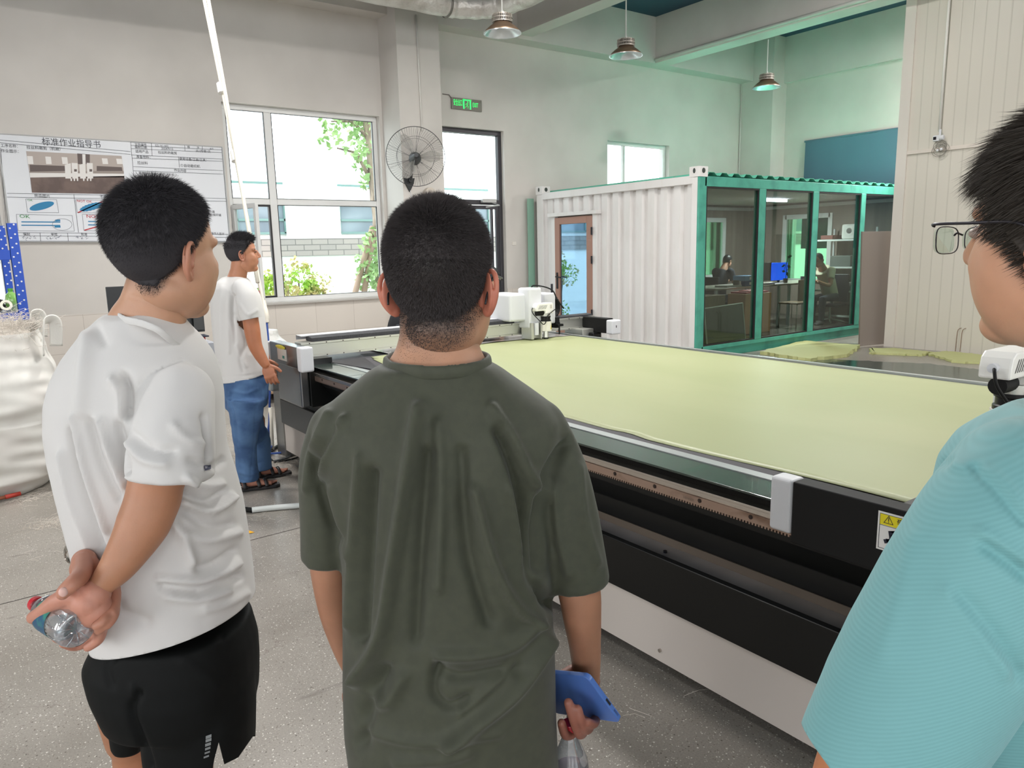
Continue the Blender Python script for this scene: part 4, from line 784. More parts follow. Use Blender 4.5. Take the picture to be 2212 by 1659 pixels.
# printed photograph
ph = MB()
def pq(mi, P_, dz=0):
    ph.mi = mi; W_ = []
    for x, y in P_: p = BZ(x, y); W_.append((p[0], p[1] - dz, p[2]))
    ph.add(W_, [tuple(range(len(W_)))])
pq(0, [(208, 282), (968, 320), (985, 440), (232, 440)]); pq(1, [(232, 440), (985, 440), (990, 490), (240, 490)], .0004); pq(2, [(240, 490), (990, 480), (1000, 625), (255, 612)], .0004)
for x in (215, 360, 490, 810, 925): pq(3, [(x, 320 + (x - 200) * .03), (x + 45, 322 + (x - 200) * .03), (x + 52, 385), (x + 8, 385)], .0008)
pq(4, [(615, 300), (715, 308), (715, 385), (620, 385)], .0008); pq(3, [(655, 306), (680, 308), (682, 385), (658, 385)], .001)
pq(4, [(235, 390), (520, 400), (522, 440), (240, 445)], .0006); pq(4, [(770, 400), (970, 410), (975, 440), (770, 440)], .0006); pq(3, [(236, 455), (988, 462), (988, 480), (240, 492)], .0009)
for x in (515, 570, 632, 690): pq(3, [(x, 375 + (x % 3) * 8), (x + 48, 378), (x + 52, 500), (x + 6, 500)], .0012)
for x in (590, 712): pq(4, [(x, 425), (x + 22, 426), (x + 22, 445), (x, 445)], .0016)
for x in (560, 585, 610, 660, 690, 715): pq(3, [(x, 500), (x + 14, 500), (x + 12, 520), (x + 3, 520)], .0012)
lab(ph.build('printed_photo', [M('print_wall', (176, 164, 156), .5), M('print_mid', (150, 138, 130), .5), M('print_brown', (112, 92, 84), .5, var=((92, 74, 68), 6, 3, .4, .6)), M('print_white', (226, 222, 218), .5), M('print_dark', (92, 78, 74), .5)], bd_), 'printed photo of a white cutting head over brown cloth')
# ================================================================== PLASTIC PIPES hanging down by the window
pp = thing('conduit_drop', 'pair of white plastic conduits hanging slanted from the ceiling beside the big window', 'conduit', (1.9, 6.0, 1.1))
p0 = U(440, 0, 1, 7.4); p1 = U(575, 690, 1, 6.1)
q0 = p0 + (p0 - p1) * .28
mp_ = M('pvc_ivory', (222, 216, 202), .4)
for k, (o0, o1) in enumerate((((0, 0, 0), (0, 0, 0)), ((.05, 0, 0), (-.045, 0, .30)))):
    a = q0 + o0; b2 = p1 + o1; MB().tube(smoothpath([a, (a + b2) / 2 + [.01, 0, 0], b2], 6), .016, 10).build('pipe', mp_, pp, smooth=True)
for t in (.45, .62): c = q0 + (p1 - q0) * t; lab(MB().tube([c - (p1 - q0) * .012, c + (p1 - q0) * .012], .032, 8).build('tape_wrap', M('tape_clear', (236, 234, 230), .3), pp), 'clear tape wrap')
j = MB(); dn = (p1 - q0) / np.linalg.norm(p1 - q0); j.tube([p1 - dn * .16, p1 - dn * .10, p1 - dn * .08, p1 - dn * .02, p1, p1 + dn * .03], [.026, .026, .03, .03, .024, .018], 12); j.build('pipe_joint', mp_, pp, smooth='auto')
r1 = MB().box(*(lambda c: (c[0] - .05, c[0] - .02, c[1] - .02, c[1] + .02, c[2] - .01, c[2] + .015))(p1 - dn * .24)); lab(r1.build('valve_lever', M('red_plastic', (190, 40, 36), .4), pp), 'small red valve lever')
w_ = MB(); q = U(583, 800, 1, 6.0); w_.tube(smoothpath([p1 + dn * .02, U(579, 730, 1, 6.05), U(583, 780, 1, 6.0), U(582, 900, 1, 6.0), U(580, 930, 1, 6.0), U(588, 960, 1, 6.0), (1.86, 5.9, .02), (2.1, 5.85, .012)]), .009, 8)
lab(w_.build('air_line', M('blue_hose', (40, 74, 150), .4), pp, smooth=True), 'blue air line')
w_ = MB().tube([U(584, 880, 1, 6.0), U(587, 960, 1, 6.0)[:2].tolist() + [.02]], .018, 8); lab(w_.build('lower_pipe', mp_, pp, smooth=True), 'short upright lower pipe')
# ================================================================== RIGHT SIDE WALL THINGS
bl0 = U(1742, 304, 0, 14.42); bw = thing('roller_blind', 'blue-grey roller blind pulled down on the end wall above the container', 'blind', (14.42, 8, 3.6))
b = MB(); n = 30; V = []
for j in range(13):
    z = 3.64 - j * .18
    for i in range(n + 1): y = 5.6 + (9.27 - 5.6) * i / n; V.append((14.40 + .006 * math.sin(y * 5 + z * 3) + .004 * math.sin(y * 13), y, z))
b.add(V, [(j * (n + 1) + i, j * (n + 1) + i + 1, (j + 1) * (n + 1) + i + 1, (j + 1) * (n + 1) + i) for j in range(12) for i in range(n)])
lab(b.build('blind_cloth', M('blind_blue', (84, 110, 130), .7, bump=(500, .2, .0005)), bw, smooth=True), 'blue-grey blind cloth')
MB().cyl((14.41, 5.6, 3.65), (14.41, 9.29, 3.65), .02, 12).build('blind_roller', M('blind_roller', (88, 112, 128), .5), bw, smooth='auto')
cp2 = U(2026, 299, 0, 11.38); sc = thing('wall_sensor', 'small white gas detector with a dark screen on the panel partition', 'sensor', (11.4, cp2[1], cp2[2]))
R_ = rot('Z', 0); MB().box(11.33, 11.40, cp2[1] - .04, cp2[1] + .05, cp2[2] - .04, cp2[2] + .04).cyl((11.34, cp2[1] - .04, cp2[2]), (11.34, cp2[1] - .10, cp2[2]), .035, 12).cyl((11.37, cp2[1] - .03, cp2[2] + .03), (11.37, cp2[1] - .03, cp2[2] + .12), .015, 10).build('sensor_body', m_cap, sc, bevel=.01)
MB().box(11.326, 11.33, cp2[1] + .0, cp2[1] + .04, cp2[2] - .02, cp2[2] + .02).build('screen', M('black_metal', (32, 32, 38)), sc)
wv = U(2030, 320, 0, 11.36); w_ = thing('wire_coil', 'small tangled coil of wire hanging under the gas detector', 'wire', (11.4, wv[1], wv[2]))
g = MB(); rr = np.random.default_rng(4)
for k in range(5): c0 = wv + rr.normal(size=3) * [.0, .03, .02]; g.tube([(11.37 + .01 * k / 5, c0[1] + (.06 + .01 * k) * math.cos(a), c0[2] + (.05 + .008 * k) * math.sin(a)) for a in np.linspace(0, 2 * math.pi, 20)], .003, 5)
g.build('wire', M('wire_grey', (120, 116, 108)), w_); MB().ell(wv + [-.02, .02, -.03], (.02, .02, .02), 10, 6).ell(wv + [-.02, -.03, -.02], (.02, .02, .02), 10, 6).build('bulb', m_cap, w_, smooth=True)
g = MB(); u0 = U(2064, 765, 0, 11.41); u1 = U(2074, 765, 0, 11.41)
for uu in (u0, u1): g.tube(smoothpath([(11.405, uu[1] - .05, .36), (11.405, uu[1] - .01, .33), (11.405, uu[1], .25), (11.405, uu[1] + .005, .02)]), .004, 5)
tag(g.build('wire_stub', M('rust_wire', (130, 100, 76))), 'pair of thin rusty wires sticking up at the foot of the panel partition', 'wire')
# board leaning at partition end
l0, l1, l2, l3 = U(1858, 748, 2, 0), U(1912, 752, 2, 0), U(1922, 496, 1, 5.95), U(1870, 500, 1, 6.05)
bo = MB().hexa([(11.15, 6.08, 0), (11.75, 5.95, 0), (11.76, 5.98, 0), (11.16, 6.11, 0), (l3[0], 6.10, l3[2]), (11.82, 5.97, l3[2]), (11.83, 6.0, l3[2]), (l3[0] + .01, 6.13, l3[2])])
tag(bo.build('particle_board', M('brown_board', (132, 122, 114), .7, bump=(60, .1, .001)), None, bevel=.002), 'tall plain grey-brown board standing at the end of the panel partition', 'board')
# fabric remnants on the floor
m_scr = M('scrap_fabric', (186, 188, 132), .6, bump=(40, .2, .002)); m_lint = M('white_lint', (214, 206, 196), .8)
def scrap(P_, label, th=.03, mat=None, seed=1, cat='fabric remnant', name='fabric_remnant'):
    r = np.random.default_rng(seed); Q = []
    n = len(P_)
    for i in range(n):
        a, b = np.array(P_[i]), np.array(P_[(i + 1) % n])
        for t in np.linspace(0, 1, 14, endpoint=False): Q.append(a + (b - a) * t + r.normal(size=2) * .018)
    k = len(Q); mb = MB(); mb.add([(q[0], q[1], .0015) for q in Q] + [(q[0], q[1], th) for q in Q], [tuple(range(k))[::-1], tuple(range(k, 2 * k))] + [(i, (i + 1) % k, (i + 1) % k + k, i + k) for i in range(k)])
    return tag(mb.build(name, mat or m_scr), label, cat)
G = lambda px, py: U(px, py, 2, 0)[:2]
scrap([G(1640, 766), G(1735, 742), G(1855, 752), G(1830, 772), G(1745, 782)], 'yellow-green fabric remnant lying in front of the glazed container side', .05, seed=2)
scrap([G(1875, 756), G(1935, 756), G(2010, 764), G(1990, 770), G(1885, 766)], 'flat yellow-green fabric scrap at the foot of the partition edge', .03, seed=3)
scrap([G(2005, 768), G(2040, 762), G(2120, 770), G(2190, 782), G(2185, 792), G(2060, 784)], 'yellow-green fabric scrap along the bottom of the panel partition', .03, seed=4)
scrap([G(1700, 790), G(1790, 776), G(2000, 786), G(2130, 800), G(2212, 815), G(2212, 870), G(1900, 826)], 'dark green glossy film sheet on the floor behind the cutting table', .004, M('dark_green_film', (46, 66, 62), .15), 5, 'film', 'film_sheet')
# ================================================================== INSIDE THE CONTAINER
def ctx(px, py, ax, v): return U(px, py, ax, v)
m_wood = M('cabinet_oak', (136, 116, 92), .5, var=((120, 100, 80), 14, 3, .4, .6, (8, 1, 1))); m_org = M('cabinet_orange', (196, 142, 108), .5); m_dsk = M('desk_top', (170, 160, 146), .4); m_pc = M('monitor_black', (26, 28, 30), .35)
fz0 = .141
def box_thing(name, label, cat, bounds, mat, bevel=.004, group=None):
    x0, x1, y0, y1, z0, z1 = bounds; return tag(MB().box(x0, x1, y0, y1, z0, z1).build(name, mat, None, bevel=bevel), label, cat, group)
# desk with a cupboard
dk = thing('office_desk', 'long cluttered office desk inside the container', 'desk', (10.8, 8.2, fz0))
MB().box(10.0, 11.9, 7.95, 8.75, .86, .89).build('desk_top', m_dsk, dk, bevel=.004)
for x in (10.05, 11.8): 
    for y in (8.0, 8.7): MB().box(x, x + .04, y - .02, y + .02, fz0, .86).build('leg', m_cap, dk)
box_thing('side_cabinet', 'oak cabinet under the left end of the container desk', 'cabinet', (9.35, 10.0, 7.75, 8.1, fz0, .80), m_wood)
oc = thing('drawer_pedestal', 'orange-sided drawer pedestal standing below the desk inside the container', 'drawer unit', (10.55, 7.7, fz0))
MB().box(10.25, 10.95, 7.55, 7.9, fz0, .80).build('carcass', m_org, oc, bevel=.006)
for k in range(4): f_ = MB().box(10.96, 10.975, 7.57, 7.88, .17 + k * .155, .31 + k * .155).build('drawer', M('drawer_cream', (200, 190, 172), .4), oc); MB().box(10.975, 10.98, 7.70, 7.75, .235 + k * .155, .25 + k * .155).build('handle', M('black_metal', (32, 32, 38)), f_)
tag(MB().box(10.3, 10.9, 7.57, 7.88, .805, .83).box(10.4, 10.8, 7.6, 7.8, .83, .85).build('red_folder', M('folder_red', (176, 40, 40), .5), None, bevel=.003), 'red folders lying on the orange drawer pedestal', 'folder')
def monitor(x, y, zb, w, h, label, mat, stand=.1, ang=0, name='computer_monitor'):
    t = thing(name, label, 'monitor', (x, y, zb)); R = rot('Z', ang); c = (x, y, zb)
    MB().box(x - w / 2, x + w / 2, y - .012, y + .012, zb + stand, zb + stand + h, R=R, c=c).build('screen', mat, t, bevel=.004)
    MB().box(x - .02, x + .02, y, y + .03, zb, zb + stand + .06, R=R, c=c).box(x - .1, x + .1, y - .07, y + .07, zb, zb + .012, R=R, c=c).build('stand', m_pc, t, bevel=.003); return t
monitor(11.5, 8.15, .891, .38, .32, 'black computer monitor behind the second glass bay of the container', m_pc, .06, -20)
mon = monitor(12.25, 8.3, .891, .48, .32, 'monitor with a glowing blue screen inside the container', M('blue_screen', (24, 90, 220), .4, emit=((20, 80, 230), .9)), .04, 0)
dk2 = thing('office_desk', 'second office desk under the blue monitor inside the container', 'desk', (12.7, 8.2, fz0))
MB().box(12.0, 13.5, 7.9, 8.6, .86, .89).build('desk_top', m_dsk, dk2, bevel=.004)
for x in (12.03, 13.43): MB().box(x, x + .04, 7.93, 7.97, fz0, .86).build('leg', m_cap, dk2); MB().box(x, x + .04, 8.53, 8.57, fz0, .86).build('leg', m_cap, dk2)
for k, (zz, c_) in enumerate(((.891, (40, 70, 120)), (.98, (110, 150, 190)))):
    c0 = U(1612, 607, 1, 8.1)[0]; o = box_thing('plastic_crate', ('dark blue' if k == 0 else 'light blue') + (' plastic crate on the container desk, lower of the two' if k == 0 else ' plastic crate on the container desk, upper of the two'), 'crate', (c0 - .17, c0 + .17, 8.0, 8.25, zz, zz + .085), M('crate%d' % k, c_, .4))
    MB().box(c0 - .05, c0 + .05, 7.996, 8.0, zz + .02, zz + .065).build('label', M('paper_white', (220, 218, 212)), o)
# potted sprig
pl = thing('potted_plant', 'leafy sprig in a small pot beside the blue monitor', 'plant', (11.95, 8.1, .89)); px_ = U(1697, 600, 1, 8.1)[0]
MB().tube([(px_, 8.1, .891), (px_, 8.1, .97)], [.035, .045], 14).build('pot', M('pot_dark', (90, 80, 72), .5), pl, smooth='auto')
g = MB(); g.tube(smoothpath([(px_, 8.1, .96), (px_ + .02, 8.1, 1.1), (px_, 8.1, 1.22), (px_ + .06, 8.1, 1.34)]), .006, 6); g.tube([(px_ + .01, 8.1, 1.1), (px_ + .07, 8.08, 1.16)], .004, 5); g.build('stem', M('stem_green', (30, 60, 36)), pl)
g = MB()
for (dx, z, s_, a_) in ((-.08, 1.20, .07, .2), (.10, 1.36, .08, .1), (.09, 1.18, .07, -.3), (-.07, 1.10, .06, -.2), (.02, 1.26, .07, 1.2), (.04, 1.05, .06, -1.0), (-.04, 1.16, .06, 1.0)):
    c, s = math.cos(a_), math.sin(a_); g.add([(px_ + dx - s_ * c, 8.1, z - s_ * s), (px_ + dx - s * s_ * .4, 8.09, z + c * s_ * .4), (px_ + dx + s_ * c, 8.1, z + s_ * s), (px_ + dx + s * s_ * .4, 8.11, z - c * s_ * .4)], [(0, 1, 2, 3)])
g.build('foliage', M('leaf_dark', (28, 74, 44), .4), pl)
# desk chair
ch = thing('office_chair', 'brown plywood office chair with chrome legs inside the container', 'chair', (12.0, 7.6, fz0)); cx_ = U(1718, 640, 1, 7.6)[0]
MB().box(cx_ - .2, cx_ + .2, 7.42, 7.8, .56, .59).build('seat', M('chair_brown', (120, 96, 70), .5), ch, bevel=.01); MB().box(cx_ - .2, cx_ + .2, 7.40, 7.43, .62, .98).build('backrest', M('chair_brown', (120, 96, 70), .5), ch, bevel=.01)
for dx in (-.19, .19):
    for dy in (7.44, 7.78): MB().tube([(cx_ + dx, dy, fz0), (cx_ + dx * .95, dy, .57)], .011, 8).build('leg', m_steel, ch, smooth=True)
# framed panels leaning inside the first bay
for k, (dx, lb) in enumerate(((-.16, 'grey framed panel leaning at the left, rearmost of the three in the first container bay'), (-.08, 'grey framed panel leaning in the first container bay, middle of the three'), (.0, 'grey framed panel leaning in the first container bay, front of the three'))):
    t = thing('framed_panel', lb, 'panel', (9.2, 7.1, fz0), 'framed panels leaning in the container'); x0, x1 = 8.72 + dx, 9.62 + dx * .3 - (0 if k == 2 else .1); z1 = .71 - .02 * (2 - k); yy = 7.06 + (2 - k) * .05
    P8 = [(x0, yy, fz0), (x1, yy, fz0), (x1, yy + .02, fz0), (x0, yy + .02, fz0), (x0 + .06, yy + .12, z1 - .03), (x1 + .06, yy + .12, z1), (x1 + .06, yy + .14, z1), (x0 + .06, yy + .14, z1 - .03)]
    MB().hexa(P8).build('panel_board', M('panel_dark', (96, 94, 88), .5), t)
    g = MB(); [g.tube([P8[a], P8[b_]], .012, 4) for a, b_ in ((0, 1), (1, 5), (5, 4), (4, 0))]; g.build('panel_frame', M('panel_edge', (190, 186, 176), .5), t)
# shelves on the right with goods
sh = thing('steel_shelf', 'pale steel shelving unit at the far end of the container', 'shelf', (13.5, 7.6, fz0))
SX0, SX1, SY0, SY1 = 13.2, 13.85, 7.0, 8.2
lev = [1.62, 1.12, .68, .22]
for z in lev: MB().box(SX0, SX1, SY0, SY1, z, z + .03).build('shelf_board', M('shelf_white', (205, 210, 205), .5), sh)
for x in (SX0, SX1 - .03):
    for y in (SY0, SY1 - .03): MB().box(x, x + .03, y, y + .03, fz0, 1.85).build('post', m_cap, sh)
fh = thing('fan_heater', 'white fan heater on the top shelf in the container', 'heater', (13.4, 7.5, 1.65)); hx_ = 13.3
MB().box(hx_ - .03, hx_ + .2, 7.42, 7.72, 1.651, 1.92).build('heater_body', M('heater_white', (214, 212, 206), .4), fh, bevel=.03); MB().lathe([(.10, 0), (.10, .012), (.085, .012), (.085, 0)], (hx_ - .032, 7.57, 1.80), 24, rot('Y', 90)).lathe([(.05, -.004), (0, -.008)], (hx_ - .03, 7.57, 1.80), 20, rot('Y', 90)).build('grille', M('dark_grille', (90, 88, 84)), fh)
for (x0, x1, y0, y1, z0, h_, c_, lb) in ((13.3, 13.7, 7.9, 8.15, 1.65, .08, (120, 70, 60), 'reddish flat box on the top shelf in the container'), (13.25, 13.6, 7.1, 7.35, 1.15, .18, (215, 214, 208), 'white appliance on the second shelf in the container'), (13.25, 13.7, 7.5, 7.9, 1.15, .2, (90, 96, 90), 'grey carton on the second shelf in the container'), (13.3, 13.7, 7.1, 7.4, .25, .26, (206, 190, 140), 'tan carton on the bottom shelf in the container'), (13.25, 13.6, 7.5, 7.85, .25, .2, (110, 96, 80), 'brown carton on the bottom shelf in the container'), (13.25, 13.6, 7.1, 7.6, .71, .15, (110, 110, 104), 'grey bundle on the third shelf in the container')):
    box_thing('storage_box', lb, 'box', (x0, x1, y0, y1, z0, z0 + h_), M('goods_%d' % c_[0] + '_%d' % c_[2], c_, .6), .01)
ppx = U(1806, 690, 1, 7.3); pt = thing('flower_pot', 'terracotta flower pot with a dead plant at the foot of the container shelf', 'plant pot', (ppx[0], 7.3, fz0))
MB().tube([(12.95, 7.1, fz0), (12.95, 7.1, .38)], [.12, .16], 20).build('pot', M('terracotta', (168, 122, 100), .7), pt, smooth='auto')
g = MB(); rr = np.random.default_rng(9)
for k in range(40): a = rr.normal(size=2) * .09; g.tube([(12.95, 7.1, .36), (12.95 + a[0] * .7, 7.1 + a[1] * .5, .5), (12.95 + a[0] * 1.2, 7.1 + a[1] * .6, .5 + rr.uniform(-.02, .14))], .004, 4)
g.build('dry_twigs', M('dry_twig', (96, 80, 62), .8), pt)
# desk clutter
for k, (px, w_, h_, c_, lb) in enumerate(((1590, .10, .11, (90, 84, 80), 'dark jar at the left end of the container desk'), (1597, .06, .09, (200, 196, 190), 'white cup beside the crates on the container desk'), (1733, .07, .1, (60, 60, 66), 'dark pen cup on the desk right of the blue monitor'))):
    x = U(px, 610, 1, 8.05)[0]; tag(MB().tube([(x, 8.05, .891), (x, 8.05, .891 + h_)], w_ / 2, 14).build('desk_jar', M('jar%d' % k, c_, .4), None, smooth='auto'), lb, 'jar')
box_thing('paper_stack', 'stack of papers at the front edge of the container desk', 'paper', (10.35, 10.75, 8.0, 8.25, .891, .925), M('paper_grey', (186, 184, 178), .7), .002)
box_thing('desk_keyboard', 'black keyboard before the black monitor in the container', 'keyboard', (11.25, 11.65, 7.97, 8.09, .891, .91), m_pc, .003)
# ================================================================== LEFT SIDE
m_bw = M('bag_white', (224, 222, 216), .65, bump=(240, .25, .0008), var=((216, 212, 206), 4, 4, .4, .6)); m_blue = M('rack_blue', (34, 76, 178), .45)
bag = thing('bulk_bag', 'big white woven bulk bag filled with fibre waste', 'bulk bag', (.1, 6.4, 0))
def bagmesh():
    mb = MB(); nz, na = 110, 150; V = []; r = np.random.default_rng(12); ph = r.uniform(0, 6, 60)
    cx, cy = -.06, 6.5
    for j in range(nz + 1):
        t = j / nz; z = .0 + 1.13 * t; 
        wdt = .50 + .05 * math.sin(t * 3.1) + (.05 if t < .6 else .05 * (1 - (t - .6) / .4)) - .10 * max(0, .10 - t) * 10
        for i in range(na):
            a = 2 * math.pi * i / na; c, s = math.cos(a), math.sin(a); k = 2.0 / 3.2
            x = wdt * math.copysign(abs(c) ** k, c); y = wdt * math.copysign(abs(s) ** k, s)
            fold = .0
            lw = 1 - t
            for q in range(9): fold += math.sin(z * (13 + 6.3 * q) + ph[q] + (1.0 + .5 * (q % 3)) * math.sin(a * (1 + q % 3) + ph[q + 10] + z * (2 + q % 4))) * math.sin(a * (1 + q % 5) + ph[q + 20] + z * 3.1) / (1 + .16 * q)
            d = fold * (.0085 * lw ** 1.2 + .0022)
            d += .014 * math.sin(a * 3 + z * 5) * (1 - t) + (.008 * math.sin(a * 4 - z * 8 + 1) * math.sin(z * 7 + a * 2) if t > .45 else 0)
            V.append((cx + x * (1 + d / .4), cy + y * (1 + d / .4), z + .02 * math.sin(a * 2 + .5) * t))
    mb.add(V, [(j * na + i, j * na + (i + 1) % na, (j + 1) * na + (i + 1) % na, (j + 1) * na + i) for j in range(nz) for i in range(na)] + [tuple(range(na))[::-1]])
    return mb
bagmesh().build('bag_cloth', m_bw, bag, smooth=True)
for (cx_, cy_, d_) in ((.42, 6.05, 1), (.40, 6.9, -1)):
    b = MB().tube(smoothpath([(cx_, cy_, .95), (cx_ + .02, cy_, 1.12), (cx_ + .04, cy_ + .03, 1.19), (cx_ + .10, cy_ + .08, 1.17), (cx_ + .09, cy_ + .1, 1.0)]), .04, 8, rb=.006); lab(b.build('lifting_strap', M('strap_white', (226, 224, 218), .7, bump=(120, .6, .002)), bag, smooth=True), 'ribbed white lifting strap')
fb_ = MB(); rr = np.random.default_rng(3)
for k in range(1500):
    x, y = -.06 + rr.uniform(-.46, .46), 6.5 + rr.uniform(-.46, .46); z = 1.15 + rr.normal() * .02 - .12 * ((x + .06) ** 2 + (y - 6.5) ** 2); a = rr.normal(size=3) * .06; a[2] *= .5
    b_ = rr.normal(size=3) * .03; p = np.array([x, y, z]); fb_.tube([p, p + a + b_, p + a * 2], .0012, 3, cap=False)
fw = thing('fibre_waste', 'loose white fibre waste heaped in the bulk bag', 'fibre waste', (-.06, 6.5, 1.05)); fw['kind'] = 'stuff'
fb_.build('fibre_strand', m_lint, fw); MB().ell((-.06, 6.5, 1.07), (.47, .47, .07), 24, 8).build('fibre_heap', m_lint, fw, smooth=True)
# blue slotted rack
rk_ = thing('storage_rack', 'blue slotted steel storage rack at the left edge beside the bag', 'rack', (0, 7.3, 0)); ry = 7.55
pt_ = U(22, 482, 1, ry); x0r = U(40, 600, 1, ry)[0] - .035
def upright(x, y, w=.075):
    o = MB().box(x, x + w, y, y + .004, 0, pt_[2]).box(x, x + .004, y, y + .05, 0, pt_[2]).build('upright', m_blue, rk_)
    h = MB(); z = .15
    while z < pt_[2] - .03:
        for k, xx in enumerate((x + .022, x + .053)): h.lathe([(.0075, 0), (0, 0)], (xx, y - .001, z + .03 * k), 8, rot('X', 90))
        z += .078
    lab(h.build('slot_hole', M('hole_white', (216, 218, 220)), o), 'row of punched holes')
upright(x0r, ry); upright(x0r - .045, ry + .55, .06); upright(x0r - 1.9, ry)
for zpx, nm in ((552, 'crossbeam'), (688, 'crossbeam'), (850, 'crossbeam')):
    z = U(20, zpx, 1, ry)[2]; MB().box(x0r - 1.9, x0r, ry - .008, ry + .03, z - .035, z + .045).build(nm, m_blue, rk_, bevel=.003)
zsh = U(20, 683, 1, ry)[2] + .035
MB().box(x0r - 1.85, x0r - .01, ry + .03, ry + .55, zsh - .02, zsh).build('shelf_board', M('shelf_grey', (170, 172, 176), .4), rk_)
bt = thing('juice_bottle', 'green and clear plastic bottle on the blue rack shelf', 'bottle', (0, 0, 0)); c = U(28, 668, 1, ry + .12); bt.location = (c[0], ry + .12, zsh + .003)
for nm, mt, pr in (('bottle_body', M('bottle_green', (150, 206, 110), .15, var=((206, 226, 186), 9, 2, .45, .6), coat=.5), [(.0, 0), (.045, .002), (.052, .02), (.052, .10), (.045, .14), (.02, .165), (.017, .175), (.0, .175)]), ('bottle_cap', M('cap_green', (90, 170, 60), .4), [(0, .172), (.021, .172), (.021, .198), (0, .198)])):
    MB().lathe([(a * .95, z * .95) for a, z in pr], (c[0], ry + .12, zsh + .003), 20).build(nm, mt, bt, smooth='auto')
c = U(6, 665, 1, ry + .2); tag(MB().tube([(c[0] - .2, ry + .2, zsh + .13), (c[0], ry + .2, zsh + .05)], .045, 12).ell((c[0] - .05, ry + .1, zsh + .045), (.07, .05, .045)).build('work_glove', M('glove_dark', (44, 40, 44), .7), None, smooth=True), 'dark rolled work gear on the blue rack shelf', 'work gear')
c = U(8, 672, 1, ry + .1); tag(MB().lathe([(.045, 0), (.045, .03), (.025, .03), (.025, 0), (.045, 0)], (c[0] + .02, ry + .04, zsh + .048), 20, rot('X', 70)).build('tape_roll', M('tape_cream', (226, 222, 206), .5), None, smooth='auto'), 'cream tape roll on the blue rack shelf', 'tape')
c = U(15, 715, 1, ry + .2); zb_ = U(20, 850, 1, ry)[2] + .05
cr = MB(); cr.box(x0r - .5, x0r - .03, ry + .05, ry + .5, zb_, zb_ + .42); tag(cr.build('plastic_bin', M('bin_grey_blue', (120, 136, 150), .3), None, bevel=.01), 'translucent grey-blue bin on the lower rack shelf', 'bin')
MB().box(x0r - 1.85, x0r - .01, ry + .03, ry + .55, zb_ - .02, zb_ - .001).build('shelf_board', M('shelf_grey', (170, 172, 176), .4), rk_)
# monitor seen from behind + stand tray
ms = thing('television', 'black flat screen seen from behind on a grey cart tray', 'television', (1.4, 7.2, .9)); yM = 7.2
a0, a1, a2 = U(228, 620, 1, yM), U(437, 650, 1, yM), U(443, 716, 1, yM)
zt_m, zb_m = a0[2], a2[2]; x0m, x1m = a0[0], a1[0]
m_tv = M('tv_back', (44, 46, 48), .5, bump=(200, .1, .001))
MB().box(x0m, x1m, yM, yM + .02, zb_m, zt_m).build('screen_panel', m_tv, ms, bevel=.004); MB().box(x0m + .12, x1m - .12, yM - .045, yM, zb_m + .05, zt_m - .06).build('rear_housing', m_tv, ms, bevel=.015)
pb = MB().box(x1m - .10, x1m - .015, yM - .03, yM, zb_m + .02, zb_m + .16); pb.build('port_cover', M('tv_cover', (66, 66, 66), .5), ms, bevel=.003)
g = MB(); 
for i in range(6):
    for j in range(5): g.cyl((x1m - .22 + i * .012, yM - .0462, zb_m + .12 + j * .012), (x1m - .22 + i * .012, yM - .045, zb_m + .12 + j * .012), .003, 6)
g.build('vent_grille', m_gask, ms)
ctl = thing('tool_cart', 'light grey cart tray standing under the black flat screen', 'cart', (1.4, 7.2, 0)); zt3 = U(430, 738, 1, 7.1)[2]; zb3 = U(455, 775, 1, 7.1)[2]; xr3 = U(458, 760, 1, 7.1)[0]
b = MB(); b.hexa([(.95, 6.98, zb3 - .02), (xr3 - .0, 6.98, zb3 + .01), (xr3 - .08, 7.5, zb3 - .02), (.95, 7.5, zb3 - .02), (.95, 6.95, zt3), (xr3, 6.95, zt3), (xr3, 7.55, zt3), (.95, 7.55, zt3)]); b.build('tray', M('cart_grey', (178, 182, 190), .45), ctl, bevel=.006)
for x in (1.0, xr3 - .14):
    for y in (7.02, 7.46): MB().box(x, x + .03, y, y + .03, 0, zb3 - .01).build('leg', m_cap, ctl)
MB().cyl((1.35, 7.22, zt3), (1.35, 7.22, zb_m + .1), .03, 12).build('tv_stand_pole', m_tv, ms)
tb2 = thing('tool_box', 'red and black tool box with a cream label on the cart tray', 'tool box', (1.6, 7.05, zt3)); xq = U(430, 730, 1, 7.0)[0]
MB().box(xq - .25, xq + .05, 6.98, 7.12, zt3 + .001, zt3 + .05).build('box_body', M('box_red', (176, 36, 40), .4), tb2, bevel=.004); MB().box(xq - .28, xq + .08, 6.97, 7.14, zt3 + .05, zt3 + .062).build('box_lid', M('lid_navy', (34, 36, 56), .4), tb2, bevel=.003); MB().box(xq - .16, xq - .0, 6.977, 6.98, zt3 + .008, zt3 + .042).build('label', M('label_cream', (226, 196, 140), .6), tb2)
tag(MB().ell((xq - .2, 7.05, zt3 + .095), (.05, .04, .033)).build('plastic_wrap', M('clear_wrap', (160, 180, 172), .1, alpha=.8), None, smooth=True), 'crumpled clear wrapper lying on the tool box', 'wrapper')
